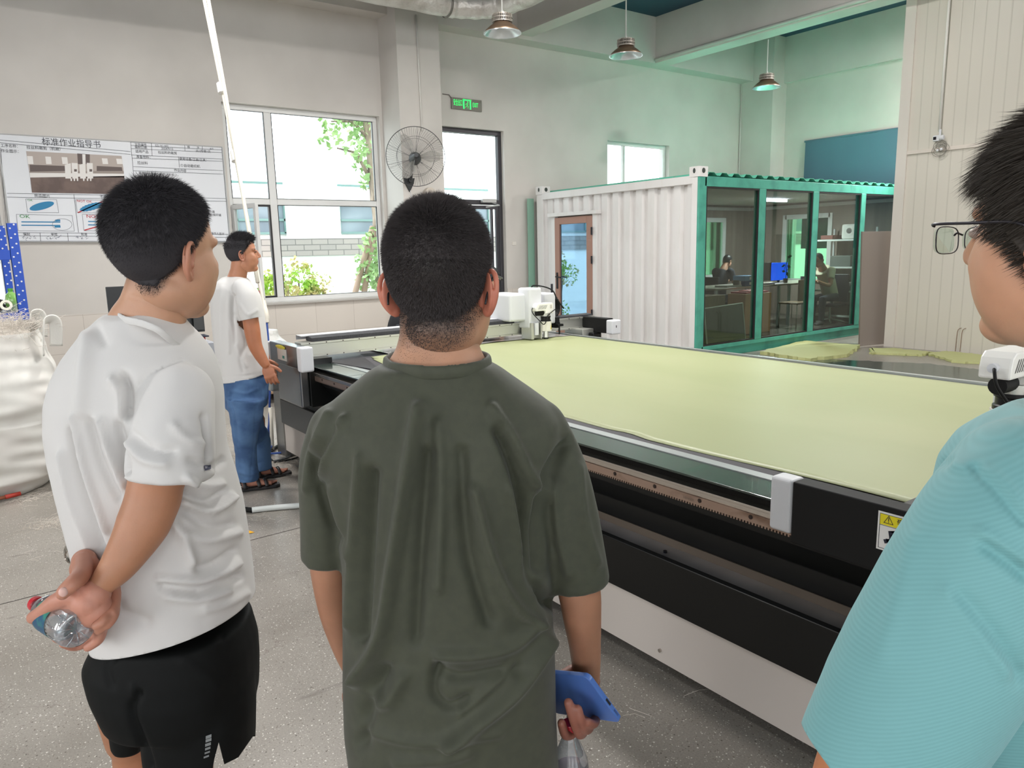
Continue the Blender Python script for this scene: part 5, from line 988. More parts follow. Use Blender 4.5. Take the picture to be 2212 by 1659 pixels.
# pallet with sack
pa = thing('wooden_pallet', 'wooden pallet on the floor behind the man in jeans', 'pallet', (2.6, 8.7, 0)); mwd = M('pallet_wood', (150, 124, 96), .8, var=((120, 96, 74), 8, 4, .4, .6)); ppos = U(455, 822, 2, .12)
px0, py0 = 2.27, 8.0
for k in range(5): MB().box(px0, px0 + 1.1, py0 + k * .27, py0 + k * .27 + .11, .11, .13).build('deck_board', mwd, pa)
for k in range(3): MB().box(px0 + .01 + k * .49, px0 + .11 + k * .49, py0, py0 + 1.19, .02, .11).build('stringer', mwd, pa)
sk = MB(); r = np.random.default_rng(2); nz, na = 40, 60; V = []
for j in range(nz + 1):
    t = j / nz; z = .132 + .62 * t; w_ = .44 * (1 - .75 * t ** 1.6) + .02 * math.sin(t * 20)
    for i in range(na): a = 2 * math.pi * i / na; V.append((2.78 + w_ * (1 + .06 * math.sin(a * 5 + t * 9) + .03 * math.sin(a * 11 + t * 23)) * math.cos(a), 8.6 + w_ * 1.1 * (1 + .06 * math.sin(a * 4 + t * 7)) * math.sin(a), z))
sk.add(V, [(j * na + i, j * na + (i + 1) % na, (j + 1) * na + (i + 1) % na, (j + 1) * na + i) for j in range(nz) for i in range(na)] + [tuple(range(na))[::-1], tuple(range(nz * na, nz * na + na))])
sko = sk.build('plastic_sack', M('sack_white', (226, 226, 222), .4, bump=(18, .7, .03)), None, smooth=True); tag(sko, 'slumped white plastic sack standing on the wooden pallet', 'sack')
# floor bits
def floor_tube(name, pts, r, mat, label, cat): return tag(MB().tube(smoothpath([(p[0], p[1], r + .002) for p in pts]), r, 10).build(name, mat, None, smooth=True), label, cat)
a = [U(480, 1103, 2, 0), U(512, 1104, 2, 0), U(545, 1108, 2, 0), U(580, 1104, 2, 0), U(648, 1098, 2, 0), U(720, 1092, 2, 0)]
hs_ = thing('air_hose', 'floor hose wrapped black then white tape, lying behind the white-shirted man', 'hose', (a[1][0], a[1][1], 0))
MB().tube(smoothpath([(p[0], p[1], .018) for p in a[:3]]), .016, 10).build('black_section', m_blkm, hs_, smooth=True); MB().tube(smoothpath([(p[0], p[1], .019) for p in a[2:]]), .018, 10).build('white_section', M('hose_white', (214, 218, 216), .45), hs_, smooth=True)
q = U(528, 1152, 2, 0); tp = MB().add([(q[0] - .07, q[1] - .02, .003), (q[0] + .05, q[1] - .03, .003), (q[0] + .03, q[1] + .03, .004), (q[0] - .03, q[1] + .04, .003)], [(0, 1, 2, 3)]); tp.mi = 1; tp.add([(q[0] - .03, q[1] - .018, .0045), (q[0] + .0, q[1] - .022, .0045), (q[0] + .015, q[1] + .022, .0048), (q[0] - .01, q[1] + .024, .0045)], [(0, 1, 2, 3)])
tag(tp.build('tape_scrap', [M('tape_amber', (232, 172, 30), .5), m_blkm]), 'scrap of yellow and black hazard tape on the floor', 'tape')
for k, (P_, r_, lb) in enumerate(((((580, 985), (600, 968), (640, 955), (700, 950)), .014, 'thick black cable sleeve on the floor below the table end'), (((582, 990), (590, 975), (615, 965), (650, 985), (600, 1000), (582, 990)), .006, 'thin black cable looped on the floor below the table end'), (((592, 1000), (620, 992), (650, 975), (720, 970)), .010, 'grey-black hose lying nearest the sandals'))):
    floor_tube('floor_cable', [U(x, y, 2, 0) for x, y in P_], r_, m_blkm if k < 2 else M('hose_grey', (60, 62, 64), .4), lb, 'cable')
bm_ = MB(); p, q = U(-40, 1086, 2, .03), U(44, 1066, 2, .03); bm_.tube([p, p + (q - p) * .6], .012, 8); bo_ = thing('broom_handle', 'rusty red broom handle on the floor in front of the bulk bag', 'handle', (q[0], q[1], 0)); bm_.build('shaft', M('rust_red', (146, 84, 60), .6), bo_, smooth=True); lab(MB().tube([p + (q - p) * .6, q], .015, 8).build('grip', M('grip_red', (178, 58, 44), .5), bo_, smooth=True), 'red grip')
rr = np.random.default_rng(21); lt = MB()
for (px, py, n_, s_) in ((105, 1132, 160, .05), (60, 1075, 120, .07), (480, 945, 200, .10), (500, 990, 160, .1), (470, 880, 90, .1), (590, 960, 160, .12), (560, 1020, 90, .1), (600, 1000, 120, .1), (520, 1120, 60, .15), (460, 1030, 60, .1), (120, 1200, 25, .2), (60, 1160, 30, .2), (1330, 1530, 4, .1), (560, 1200, 14, .2)):
    c = U(px, py, 2, 0)
    for k in range(n_):
        p = c + np.append(rr.normal(size=2) * s_, 0); a = rr.normal(size=2) * .025; lt.tube([(p[0], p[1], .002), (p[0] + a[0], p[1] + a[1], .004 + rr.uniform(0, .01)), (p[0] + 2 * a[0] + rr.normal() * .01, p[1] + 2 * a[1], .002)], .0007, 3, cap=False)
tag(lt.build('fibre_litter', m_lint), 'wisps of white fibre scattered on the floor', 'fibre', kind='stuff')
# control post by the gantry end
cpz = thing('control_post', 'grey upright control column behind the end of the cutting table', 'column', (1.95, 6.0, 0)); MB().box(1.95, 2.15, 5.75, 5.95, .0, .55).build('column', M('post_grey', (120, 118, 114), .35, .6), cpz, bevel=.01); MB().box(1.86, 2.0, 5.72, 5.9, .55, .80).build('roller_bracket', M('bracket_grey', (160, 164, 164), .4, .4), cpz, bevel=.02); MB().box(1.97, 2.03, 5.745, 5.75, .42, .47).build('label', M('tape_yellow', (214, 206, 70)), cpz)
# ================================================================== PEOPLE
HF = np.array([math.sin(math.radians(36.1903)), math.cos(math.radians(36.1903)), 0]); RH = np.array([HF[1], -HF[0], 0]); ZZ = np.array([0, 0, 1.0])
def UH(px, py, H):
    """point on the upright plane H metres in front of the camera"""
    d = ray(px, py); return O + d * (H / (d @ HF))
def projpx(V):
    d = np.asarray(V) - O; z = d @ FW; return np.stack([1106 + FPX * (d @ RT) / z, 829.5 - FPX * (d @ UP) / z], 1)
def loft(mb, rings, n=40, p=2.35, yaw=0.0):
    """rings (cx,cy,H,half width px,thickness m[,tilt]) -> closed body, upright cross sections"""
    V = []; cy_, sy_ = math.cos(math.radians(yaw)), math.sin(math.radians(yaw))
    for r in rings:
        cx, cy, H, hw, th = r[:5]; tl = r[5] if len(r) > 5 else 0
        c = UH(cx, cy, H); w = hw * ((c - O) @ FW) / FPX
        for j in range(n):
            a = 2 * math.pi * j / n; C_, S_ = math.cos(a), math.sin(a); u = w * math.copysign(abs(C_) ** (2 / p), C_); v = th * math.copysign(abs(S_) ** (2 / p), S_)
            V.append(c + RH * u + HF * v + ZZ * (tl * u))
    k = len(rings); F = [(i * n + j, i * n + (j + 1) % n, (i + 1) * n + (j + 1) % n, (i + 1) * n + j) for i in range(k - 1) for j in range(n)] + [tuple(range(n))[::-1], tuple(range((k - 1) * n, k * n))]
    return mb.add(V, F)
def limb(mb, pts, n=20, sub=4, ends=True):
    """pts (px,py,H,half width px[,depth ratio]) -> tapering tube"""
    P_ = [UH(p[0], p[1], p[2]) for p in pts]; R_ = [p[3] * ((q - O) @ FW) / FPX for p, q in zip(pts, P_)]
    P2 = smoothpath(P_, sub); R2 = np.interp(np.linspace(0, len(R_) - 1, len(P2)), range(len(R_)), R_)
    mb.tube(P2, list(R2), n, rb=list(R2 * (pts[0][4] if len(pts[0]) > 4 else 1.0)), up=tuple(HF)); ball(mb, P2[0], R2[0])
    if ends: ball(mb, P2[-1], R2[-1])
    return mb
def ball(mb, c, r): mb.ell(c, (r, r, r) if np.isscalar(r) else r, 16, 10)
def remesh(mb, voxel, smooth=3):
    me = bpy.data.meshes.new('tmp'); me.from_pydata(mb.v, [], mb.f); ob = bpy.data.objects.new('tmp', me); COL.objects.link(ob)
    bm = bmesh.new(); bm.from_mesh(me); bmesh.ops.recalc_face_normals(bm, faces=bm.faces); bm.to_mesh(me); bm.free()
    md = ob.modifiers.new('r', 'REMESH'); md.mode = 'VOXEL'; md.voxel_size = voxel
    dg = bpy.context.evaluated_depsgraph_get(); dg.update(); m2 = ob.evaluated_get(dg).to_mesh()
    V = np.empty(3 * len(m2.vertices)); m2.vertices.foreach_get('co', V); V = V.reshape(-1, 3)
    E = np.empty(2 * len(m2.edges), int); m2.edges.foreach_get('vertices', E); E = E.reshape(-1, 2); F = [tuple(p.vertices) for p in m2.polygons]
    ob.evaluated_get(dg).to_mesh_clear(); bpy.data.objects.remove(ob); bpy.data.meshes.remove(me)
    return lap(V, E, smooth), F, E
def lap(V, E, it, lam=.6):
    V = V.copy(); n = len(V); deg = np.bincount(E.ravel(), minlength=n)[:, None].clip(1)
    for _ in range(it):
        S = np.zeros_like(V)
        for k in range(3): S[:, k] = np.bincount(E[:, 0], V[E[:, 1], k], n) + np.bincount(E[:, 1], V[E[:, 0], k], n)
        V += lam * (S / deg - V)
    return V
def vnorm(V, F):
    N = np.zeros_like(V); Q = [f for f in F if len(f) == 4]; T = [f for f in F if len(f) == 3]
    for A in (Q, T):
        if not A: continue
        A = np.array(A); fn = np.cross(V[A[:, 2]] - V[A[:, 0]], V[A[:, -1]] - V[A[:, 1]]) if A.shape[1] == 4 else np.cross(V[A[:, 1]] - V[A[:, 0]], V[A[:, 2]] - V[A[:, 0]])
        for c in range(A.shape[1]):
            for k in range(3): N[:, k] += np.bincount(A[:, c], fn[:, k], len(V))
    return N / (np.linalg.norm(N, axis=1)[:, None] + 1e-12)
def segdist(Pt, poly):
    best = np.full(len(Pt), 1e9)
    for a, b in zip(poly, poly[1:]):
        a = np.array(a, float); b = np.array(b, float); d = b - a; t = np.clip(((Pt - a) @ d) / (d @ d + 1e-9), 0, 1); best = np.minimum(best, np.linalg.norm(Pt - a - t[:, None] * d, axis=1))
    return best
def folds(V, F, E, fl, post=2, both=False):
    """press creases (polyline seen from the front, width, height in metres) into cloth"""
    N = vnorm(V, F); Pt = projpx(V); front = ((V - O) * N).sum(1) < 0
    D = np.zeros(len(V))
    for poly, w, amp in fl:
        P_ = smooth2(poly); D += amp * np.exp(-(segdist(Pt, P_) / w) ** 2)
    D[~front] *= 0.0
    return lap(V + N * D[:, None], E, post, .5)
def smooth2(poly):
    return [p[:2] for p in smoothpath([(a[0], a[1], 0) for a in poly], 4)] if len(poly) > 2 else poly
def wrinkle(V, F, amp, sc, seed, stretch=(1, 1, .35)):
    r = np.random.default_rng(seed); N = vnorm(V, F); D = np.zeros(len(V)); W_ = V * np.array(stretch)
    for k in range(14):
        d = r.normal(size=3); d /= np.linalg.norm(d); D += math.copysign(1, r.normal()) * np.sin(W_ @ d * sc * (1 + .25 * k) + r.uniform(0, 6)) / (1 + .3 * k)
    return V + N * (D * amp / 3)[:, None]
def mesh_obj(name, V, F, mats, parent, colors=None, smooth=True):
    me = bpy.data.meshes.new(name); off = parent_loc(parent) if parent else np.zeros(3); me.from_pydata((V - off).tolist(), [], F)
    for m in (mats if isinstance(mats, (list, tuple)) else [mats]): me.materials.append(m)
    me.polygons.foreach_set('use_smooth', [smooth] * len(me.polygons))
    if colors is not None:
        at = me.color_attributes.new('tint', 'FLOAT_COLOR', 'POINT'); at.data.foreach_set('color', np.hstack([colors, np.ones((len(V), 1))]).ravel())
    me.update(); o = bpy.data.objects.new(name, me); COL.objects.link(o)
    if parent: o.parent = parent
    return o
def skin_mat():
    m = bpy.data.materials.new('skin'); m.use_nodes = True; nt = m.node_tree; N = nt.nodes; L = nt.links; b = N['Principled BSDF']
    a = N.new('ShaderNodeVertexColor'); a.layer_name = 'tint'; tc = N.new('ShaderNodeTexCoord'); n = N.new('ShaderNodeTexNoise'); n.inputs['Scale'].default_value = 28; n.inputs['Detail'].default_value = 6; L.new(tc.outputs['Object'], n.inputs['Vector'])
    r = N.new('ShaderNodeMapRange'); r.inputs[3].default_value = .86; r.inputs[4].default_value = 1.12; L.new(n.outputs['Fac'], r.inputs[0])
    mx = N.new('ShaderNodeMix'); mx.data_type = 'RGBA'; mx.blend_type = 'MULTIPLY'; mx.inputs[0].default_value = 1; L.new(a.outputs['Color'], mx.inputs[6]); L.new(r.outputs[0], mx.inputs[7]); L.new(mx.outputs[2], b.inputs['Base Color'])
    n2 = N.new('ShaderNodeTexNoise'); n2.inputs['Scale'].default_value = 300; n2.inputs['Detail'].default_value = 3; L.new(tc.outputs['Object'], n2.inputs['Vector']); bp = N.new('ShaderNodeBump'); bp.inputs['Strength'].default_value = .25; bp.inputs['Distance'].default_value = .0008; L.new(n2.outputs['Fac'], bp.inputs['Height']); L.new(bp.outputs[0], b.inputs['Normal'])
    b.inputs['Roughness'].default_value = .48; b.inputs['Subsurface Weight'].default_value = .12; b.inputs['Subsurface Radius'].default_value = (.012, .004, .002); b.inputs['Subsurface Scale'].default_value = 1
    return m
SKIN = skin_mat(); LC = lambda c: np.array(lin(c)[:3])
m_hair = M('hair_black', (26, 24, 26), .45, spec=.4); m_hairb = M('hair_brown_black', (40, 34, 28), .5, spec=.4)
def cut(V, F, cuts):
    """open a garment: slice away everything beyond plane (P, d) within radius r of P"""
    bm = bmesh.new(); vs = [bm.verts.new(v) for v in V]
    for f in F:
        try: bm.faces.new([vs[i] for i in f])
        except ValueError: pass
    for P_, d, r in cuts:
        P_ = Vector(P_); d = Vector(d).normalized(); fs = [f for f in bm.faces if (f.calc_center_median() - P_).length < r]; g = set(fs)
        for f in fs: g.update(f.edges); g.update(f.verts)
        bmesh.ops.bisect_plane(bm, geom=list(g), plane_co=P_, plane_no=d, clear_outer=True, dist=1e-5)
    bm.verts.ensure_lookup_table(); bm.verts.index_update(); V2 = np.array([v.co[:] for v in bm.verts]); F2 = [tuple(v.index for v in f.verts) for f in bm.faces]; bm.free(); return V2, F2
def hem(o, th=.0022):
    md = o.modifiers.new('cloth', 'SOLIDIFY'); md.thickness = th; md.offset = -1; return o
class Body:
    """collects skin pieces into one mesh"""
    def __init__(s): s.V = []; s.F = []; s.C = []
    def put(s, V, F, col):
        k = sum(len(v) for v in s.V); s.V.append(V); s.F += [tuple(i + k for i in f) for f in F]; s.C.append(np.broadcast_to(col, (len(V), 3)) if np.ndim(col) == 1 else col)
    def make(s, parent): return mesh_obj('body', np.vstack(s.V), s.F, SKIN, parent, np.vstack(s.C))
def headframe(c, yaw, pitch=0, roll=0):
    """yaw: turn to the right of the camera's heading"""
    R = Matrix.Rotation(math.radians(-36.1903 - yaw), 3, 'Z') @ Matrix.Rotation(math.radians(pitch), 3, 'X') @ Matrix.Rotation(math.radians(roll), 3, 'Y')
    return np.array(R), np.array(c, float)
def head_geo(s=1.0, jaw=1.0, ears=True, earout=30, voxel=.0026):
    mb = MB(); E_ = mb.ell
    E_((0, -.012, .034), (.0765, .096, .094), 32, 20); E_((0, .027, -.034), (.0665 * jaw, .066, .090), 30, 20); E_((0, .056, -.099), (.032, .032, .023), 20, 12); E_((0, .005, -.066), (.057 * jaw, .064, .050), 24, 14)
    for sg in (-1, 1):
        E_((sg * .030 * jaw, .026, -.062), (.033, .050, .040), 20, 14); E_((sg * .034, .052, -.028), (.030, .032, .036), 20, 14); E_((sg * .012, .094, -.027), (.008, .009, .007), 10, 8); E_((sg * .028, .066, .028), (.028, .020, .014), 12, 8)
    mb.tube([(0, .086, .022), (0, .096, .0), (0, .105, -.019)], [.008, .009, .0115], 12); ball(mb, (0, .1035, -.021), .0115)
    mb.tube([(-.024, .080, -.054), (-.01, .0895, -.051), (0, .0905, -.052), (.01, .0895, -.051), (.024, .080, -.054)], .006, 8); mb.tube([(-.02, .079, -.063), (0, .088, -.065), (.02, .079, -.063)], .0065, 8)
    V, F, E = remesh(mb, voxel, 11); V = V * s
    return V, F
def ear_geo(sd, s=1.0, out=30, base=(.076, -.006, -.012)):
    """ear of overlapping curved folds, sd=+1 right"""
    mb = MB(); o = math.radians(out); f = np.array([0, math.cos(o), 0]) + np.array([-sd * math.sin(o), 0, 0]); nn = np.array([sd * math.cos(o), math.sin(o) * 1.0, 0]); B = np.array([sd * base[0], base[1], base[2]])
    def Q(u, w, d=0): return B + f * u + ZZ * w + nn * d
    P_ = [(.012, .000, .002), (.015, .014, .003), (.010, .028, .004), (-.004, .034, .005), (-.017, .027, .006), (-.022, .010, .006), (-.019, -.008, .005), (-.010, -.022, .003), (.002, -.031, .001), (.010, -.026, .0), (.011, -.014, 0)]
    mb.tube(smoothpath([Q(*p) for p in P_], 4), [.0042] * 41 if False else list(np.interp(np.linspace(0, 1, 41), [0, .3, .6, .8, 1], [.003, .0042, .0042, .0055, .004])), 8)
    mb.tube(smoothpath([Q(-.002, .022, .001), Q(-.010, .010, .003), Q(-.009, -.006, .003), Q(.0, -.016, .002)], 4), .0035, 8)
    R = Matrix(((f[0], nn[0], 0), (f[1], nn[1], 0), (0, 0, 1)))
    mb.ell(Q(-.004, .002, -.002), (.019, .004, .031), 20, 12, R); mb.ell(Q(.003, -.026, -.001), (.008, .0045, .008), 12, 8, R); mb.ell(Q(.009, -.006, .002), (.0045, .004, .007), 10, 8, R); mb.ell(Q(.012, .0, -.006), (.010, .008, .022), 12, 8, R)
    V, F, E = remesh(mb, .0013, 3); return V * s, F
def put_head(body, fr_, s, skin, ear_col, hairmask, hair_col, jaw=1.0, earout=30, ears=(1, -1), eye=False):
    R, c = fr_; V, F = head_geo(s, jaw); col = np.tile(LC(skin), (len(V), 1)); hm = np.clip(hairmask(V / s), 0, 1)[:, None]; col = col * (1 - hm) + LC(hair_col) * hm
    lip = np.exp(-(((V[:, 2] / s + .057) / .008) ** 2)) * (V[:, 1] / s > .086) * (abs(V[:, 0] / s) < .024); col = col * (1 - .35 * lip[:, None]) + LC((150, 70, 66)) * .35 * lip[:, None]
    br = np.exp(-(((V[:, 2] / s - .030) / .005) ** 2)) * (V[:, 1] / s > .07) * (abs(V[:, 0] / s) > .012) * (abs(V[:, 0] / s) < .05); col = col * (1 - .8 * br[:, None]) + LC((36, 30, 28)) * .8 * br[:, None]
    body.put(V @ R.T + c, F, col)
    for sd in ears:
        v, f = ear_geo(sd, s, earout); body.put(v @ R.T + c, f, LC(ear_col))
    return V, F
def strands(V, F, mask, n, length, comb, seed, wid=.0006, lift=.5, jitter=.35, s=1.0):
    """hair: n tapering blades rooted on the scalp (local head coordinates)"""
    r = np.random.default_rng(seed); N = vnorm(V, F); A = np.array([f[:3] for f in F]); cen = V[A].mean(1); w = np.clip(mask(cen / s), 0, 1); w = w / w.sum(); idx = r.choice(len(A), n, p=w); bc = r.dirichlet((1, 1, 1), n)
    P_ = (V[A[idx]] * bc[:, :, None]).sum(1); Nn = N[A[idx, 0]]; mk = np.clip(mask(P_ / s), 0, 1); cb = comb(P_ / s, Nn); d = Nn * lift + cb + r.normal(size=(n, 3)) * jitter; d /= np.linalg.norm(d, axis=1)[:, None]
    ln = length(P_ / s) * mk * r.uniform(.7, 1.15, n); d2 = d + cb * .6 - Nn * .1; d2 /= np.linalg.norm(d2, axis=1)[:, None]; sd = np.cross(d, r.normal(size=(n, 3))); sd /= np.linalg.norm(sd, axis=1)[:, None]
    a = P_ - sd * wid - Nn * .001; b = P_ + sd * wid - Nn * .001; m1 = P_ + d * ln[:, None] * .55; c1 = m1 - sd * wid * .7; c2 = m1 + sd * wid * .7; t = m1 + d2 * ln[:, None] * .45
    VV = np.stack([a, b, c2, c1, t], 1).reshape(-1, 3); k = np.arange(n) * 5; FF = [(int(i), int(i) + 1, int(i) + 2, int(i) + 3) for i in k] + [(int(i) + 3, int(i) + 2, int(i) + 4) for i in k]
    return VV, FF
def put_hair(parent, fr_, V, F, mask, n, length, comb, seed, mat, shell=.003, s=1.0, name='hair', thr=.75, **kw):
    R, c = fr_; N = vnorm(V, F); A = [f for f in F]; cen = np.array([V[list(f)].mean(0) for f in A]); mk = mask(cen / s); keep = [f for f, m in zip(A, mk) if m > thr]
    mv = np.clip((mask(V / s) - thr + .1) / (1.1 - thr), 0, 1); Vs = V + N * (shell * mv - .0006)[:, None]
    us = sorted({i for f in keep for i in f}); mp = {i: k for k, i in enumerate(us)}; V1 = Vs[us]; F1 = [tuple(mp[i] for i in f) for f in keep]
    V2, F2 = strands(V, F, mask, n, length, comb, seed, s=s, **kw); k = len(V1)
    return mesh_obj(name, np.vstack([V1, V2]) @ R.T + c, F1 + [tuple(i + k for i in f) for f in F2], mat, parent)
def hand_geo(W_, d, n, side, curls=(.35, .4, .5, .6), thumb=(.6, .7, .25), sc=1.0, spread=.05, voxel=.0024):
    """right/left hand: W wrist, d towards the knuckles, n out of the palm; five separate fingers"""
    W_ = np.array(W_, float); d = np.array(d, float); d /= np.linalg.norm(d); n = np.array(n, float); n -= d * (n @ d); n /= np.linalg.norm(n); l = np.cross(d, n) * side   # l points to the thumb side
    mb = MB(); R = Matrix((( d[0], l[0], n[0]), (d[1], l[1], n[1]), (d[2], l[2], n[2])))
    def Q(a, b, c): return W_ + (d * a + l * b + n * c) * sc
    mb.tube([Q(-.03, 0, 0), Q(0, 0, 0), Q(.02, 0, 0)], [.026 * sc, .027 * sc, .030 * sc], 14, rb=[.019 * sc, .018 * sc, .016 * sc], up=tuple(n))
    mb.ell(Q(.045, .0, 0), (.048 * sc, .040 * sc, .0155 * sc), 20, 12, R); mb.ell(Q(.075, .0, .0), (.022 * sc, .041 * sc, .0135 * sc), 18, 10, R); mb.ell(Q(.03, .022, .006), (.032 * sc, .017 * sc, .015 * sc), 14, 10, R)
    for k, (b, L_, r_) in enumerate(((.030, .072, .0092), (.0105, .080, .0096), (-.010, .075, .0092), (-.029, .060, .0082))):
        p = Q(.082, b, 0); ang = curls[k]; dirn = d + l * (spread * (1.5 - k)); dirn /= np.linalg.norm(dirn); pts = [p - dirn * .012 * sc, p]; a = ang * .6
        for q, fr in enumerate((.44, .32, .26)):
            v = dirn * math.cos(a) + n * math.sin(a); p = p + v * L_ * fr * sc; pts.append(p); a += ang * (1.15 if q == 0 else .8)
        rr = [r_ * sc, r_ * 1.05 * sc, r_ * sc, r_ * .9 * sc, r_ * .78 * sc]; mb.tube(smoothpath(pts, 3), list(np.interp(np.linspace(0, 4, 13), range(5), rr)), 12); ball(mb, pts[-1], rr[-1]); ball(mb, pts[2], rr[2] * 1.04); ball(mb, pts[3], rr[3] * 1.04)
    p = Q(.018, .030, .004); tv = d * thumb[0] + l * thumb[1] + n * thumb[2]; tv /= np.linalg.norm(tv); p1 = p + tv * .036 * sc; tv2 = tv * .8 + d * .45; tv2 /= np.linalg.norm(tv2); p2 = p1 + tv2 * .030 * sc
    mb.tube(smoothpath([p - tv * .01, p, p1, p2, p2 + tv2 * .006 * sc], 3), list(np.interp(np.linspace(0, 4, 13), range(5), [.013 * sc, .0135 * sc, .0115 * sc, .0098 * sc, .007 * sc])), 12); ball(mb, p2, .0092 * sc)
    V, F, E = remesh(mb, voxel, 3); return V, F
def bvh_of(o):
    from mathutils.bvhtree import BVHTree
    off = parent_loc(o); me = o.data
    return BVHTree.FromPolygons([tuple(np.array(v.co) + off) for v in me.vertices], [tuple(p.vertices) for p in me.polygons])
def on_surface(bv, px, py, lift=.0012):
    d = Vector(ray(px, py)).normalized(); h = bv.ray_cast(Vector(O), d)
    return np.array(h[0] + h[1] * lift if h[1].dot(d) < 0 else h[0] - h[1] * lift) if h[0] is not None else None
def decal(mb, bv, poly, lift=.0012, grid=3):
    """thin patch lying on a surface, corners given as seen in the photograph"""
    a, b, c, d = [np.array(p, float) for p in poly]; V = []
    for j in range(grid + 1):
        for i in range(grid + 1):
            u, v = i / grid, j / grid; p = (a * (1 - u) + b * u) * (1 - v) + (d * (1 - u) + c * u) * v; q = on_surface(bv, p[0], p[1], lift)
            if q is None: return
            V.append(q)
    g = grid + 1; mb.add(V, [(j * g + i, j * g + i + 1, (j + 1) * g + i + 1, (j + 1) * g + i) for j in range(grid) for i in range(grid)])
def shoe(parent, heel, toe, mat, name='shoe', w=.05, h=.085):
    heel = np.array(heel, float); toe = np.array(toe, float); d = toe - heel; L_ = np.linalg.norm(d); d /= L_; s_ = np.array([-d[1], d[0], 0]); mb = MB(); V = []
    prof = [(0, .6, .75), (.05, .85, .95), (.2, .95, 1.), (.45, .95, .85), (.7, 1.08, .55), (.88, 1.0, .42), (.97, .7, .34), (1, .4, .25)]
    for t, ww, hh in prof:
        c = heel + d * L_ * t
        for a in np.linspace(0, 2 * math.pi, 17)[:-1]: V.append(c + s_ * w * ww * math.cos(a) + ZZ * (h * hh * .5 + .001 + h * hh * .5 * max(-1, math.sin(a) * (1 if math.sin(a) > 0 else 1))))
    n = 16; k = len(prof); mb.add(V, [(i * n + j, i * n + (j + 1) % n, (i + 1) * n + (j + 1) % n, (i + 1) * n + j) for i in range(k - 1) for j in range(n)] + [tuple(range(n))[::-1], tuple(range((k - 1) * n, k * n))])
    return mb.build(name, mat, parent, smooth=True)
def collar(mb, pts, r, rb=None):
    mb.tube(smoothpath(pts + [pts[0]], 5), r, 8, rb=rb, cap=False); return mb
# ------------------------------------------------------------------ man in the olive T-shirt (seen from behind, centre)
HC = 1.20
base = UH(950, 700, HC); man = thing('person', 'man with cropped hair in a dark olive T-shirt seen from behind', 'person', (base[0], base[1], 0))
o_ = lambda x, y: (640 + .5477 * x, 750 + .5477 * y)
mb = MB()
loft(mb, [(990, 1790, HC, 225, .15), (988, 1720, HC, 225, .152), (985, 1659, HC, 222, .155), (975, 1550, HC, 226, .155), (973, 1450, HC, 226, .155), (971, 1350, HC, 224, .15), (968, 1200, HC, 222, .148), (958, 1100, HC, 226, .145), (955, 1030, HC, 240, .142), (950, 960, HC, 262, .138), (947, 910, HC, 266, .13), (945, 875, HC, 243, .118), (942, 845, HC - .005, 205, .105), (940, 820, HC - .01, 172, .09), (939, 800, HC - .015, 146, .078), (939, 786, HC - .02, 122, .068)], 56, 2.4)
limb(mb, [(728, 930, HC, 62, .95), (702, 1010, HC, 56), (704, 1110, HC, 56), (707, 1210, HC + .01, 57)], 28, 4, False)
limb(mb, [(1160, 925, HC, 66, .95), (1200, 1010, HC, 66), (1226, 1120, HC, 68), (1256, 1268, HC - .005, 63)], 28, 4, False)
V, F, E = remesh(mb, .0048, 7)
V = wrinkle(V, F, .0012, 26, 3)
fl = [([o_(480, 240), o_(425, 560), o_(385, 850), o_(340, 1130), o_(240, 1310)], 13, 0.0270), ([o_(560, 300), o_(572, 560), o_(560, 950)], 11, 0.0119), ([o_(520, 420), o_(490, 800), o_(470, 1150)], 14, -0.0169), ([o_(300, 500), o_(270, 900), o_(255, 1150)], 14, -0.0203), ([o_(245, 430), o_(220, 800), o_(205, 1100)], 7, 0.0101),
      ([o_(650, 420), o_(680, 800), o_(760, 1080)], 16, -0.0151), ([o_(700, 560), o_(770, 830), o_(850, 1000), o_(940, 1085)], 10, 0.0220), ([o_(770, 240), o_(850, 360), o_(905, 480), o_(960, 560)], 11, 0.0169), ([o_(800, 330), o_(860, 470), o_(900, 640), o_(930, 900), o_(1000, 1010)], 11, -0.0252), ([o_(840, 560), o_(880, 760), o_(960, 980)], 8, 0.0101),
      ([o_(985, 1160), o_(870, 1340), o_(740, 1460), o_(600, 1560)], 15, 0.0236), ([o_(870, 1270), o_(780, 1280), o_(650, 1300), o_(560, 1275)], 11, -0.0119), ([o_(560, 1260), o_(545, 1360), o_(600, 1420), o_(680, 1390)], 11, -0.0135), ([o_(560, 1215), o_(700, 1215), o_(850, 1180), o_(960, 1080)], 12, 0.0135), ([o_(640, 1440), o_(720, 1380), o_(850, 1260)], 7, 0.0101),
      ([o_(350, 1280), o_(280, 1420), o_(260, 1560)], 16, -0.0169), ([o_(420, 1300), o_(360, 1400), o_(300, 1380)], 14, 0.0135), ([o_(250, 1500), o_(500, 1560), o_(800, 1520)], 12, 0.0085),
      ([o_(130, 260), o_(60, 420), o_(40, 560)], 7, 0.0101), ([o_(190, 280), o_(110, 440), o_(95, 520)], 7, 0.0135), ([o_(160, 330), o_(85, 470), o_(120, 640), o_(180, 760)], 10, -0.011), ([o_(140, 560), o_(170, 680), o_(205, 820)], 7, 0.0085),
      ([(1232, 940), (1190, 1000), (1158, 1060)], 2.2, -0.0068), ([(1225, 960), (1180, 1040), (1165, 1140), (1170, 1230)], 11, -0.0203), ([(1250, 1010), (1262, 1120), (1290, 1215)], 9, 0.0085), ([(1195, 1060), (1210, 1160), (1230, 1240)], 10, 0.0101), ([(1203, 1268), (1260, 1268), (1310, 1222)], 2.0, -0.0022), ([(652, 1176), (700, 1196), (750, 1200)], 2.0, -0.0020), ([(1010, 1625), (960, 1640), (860, 1645)], 14, 0.0101)]
V = folds(V, F, E, fl, 2)
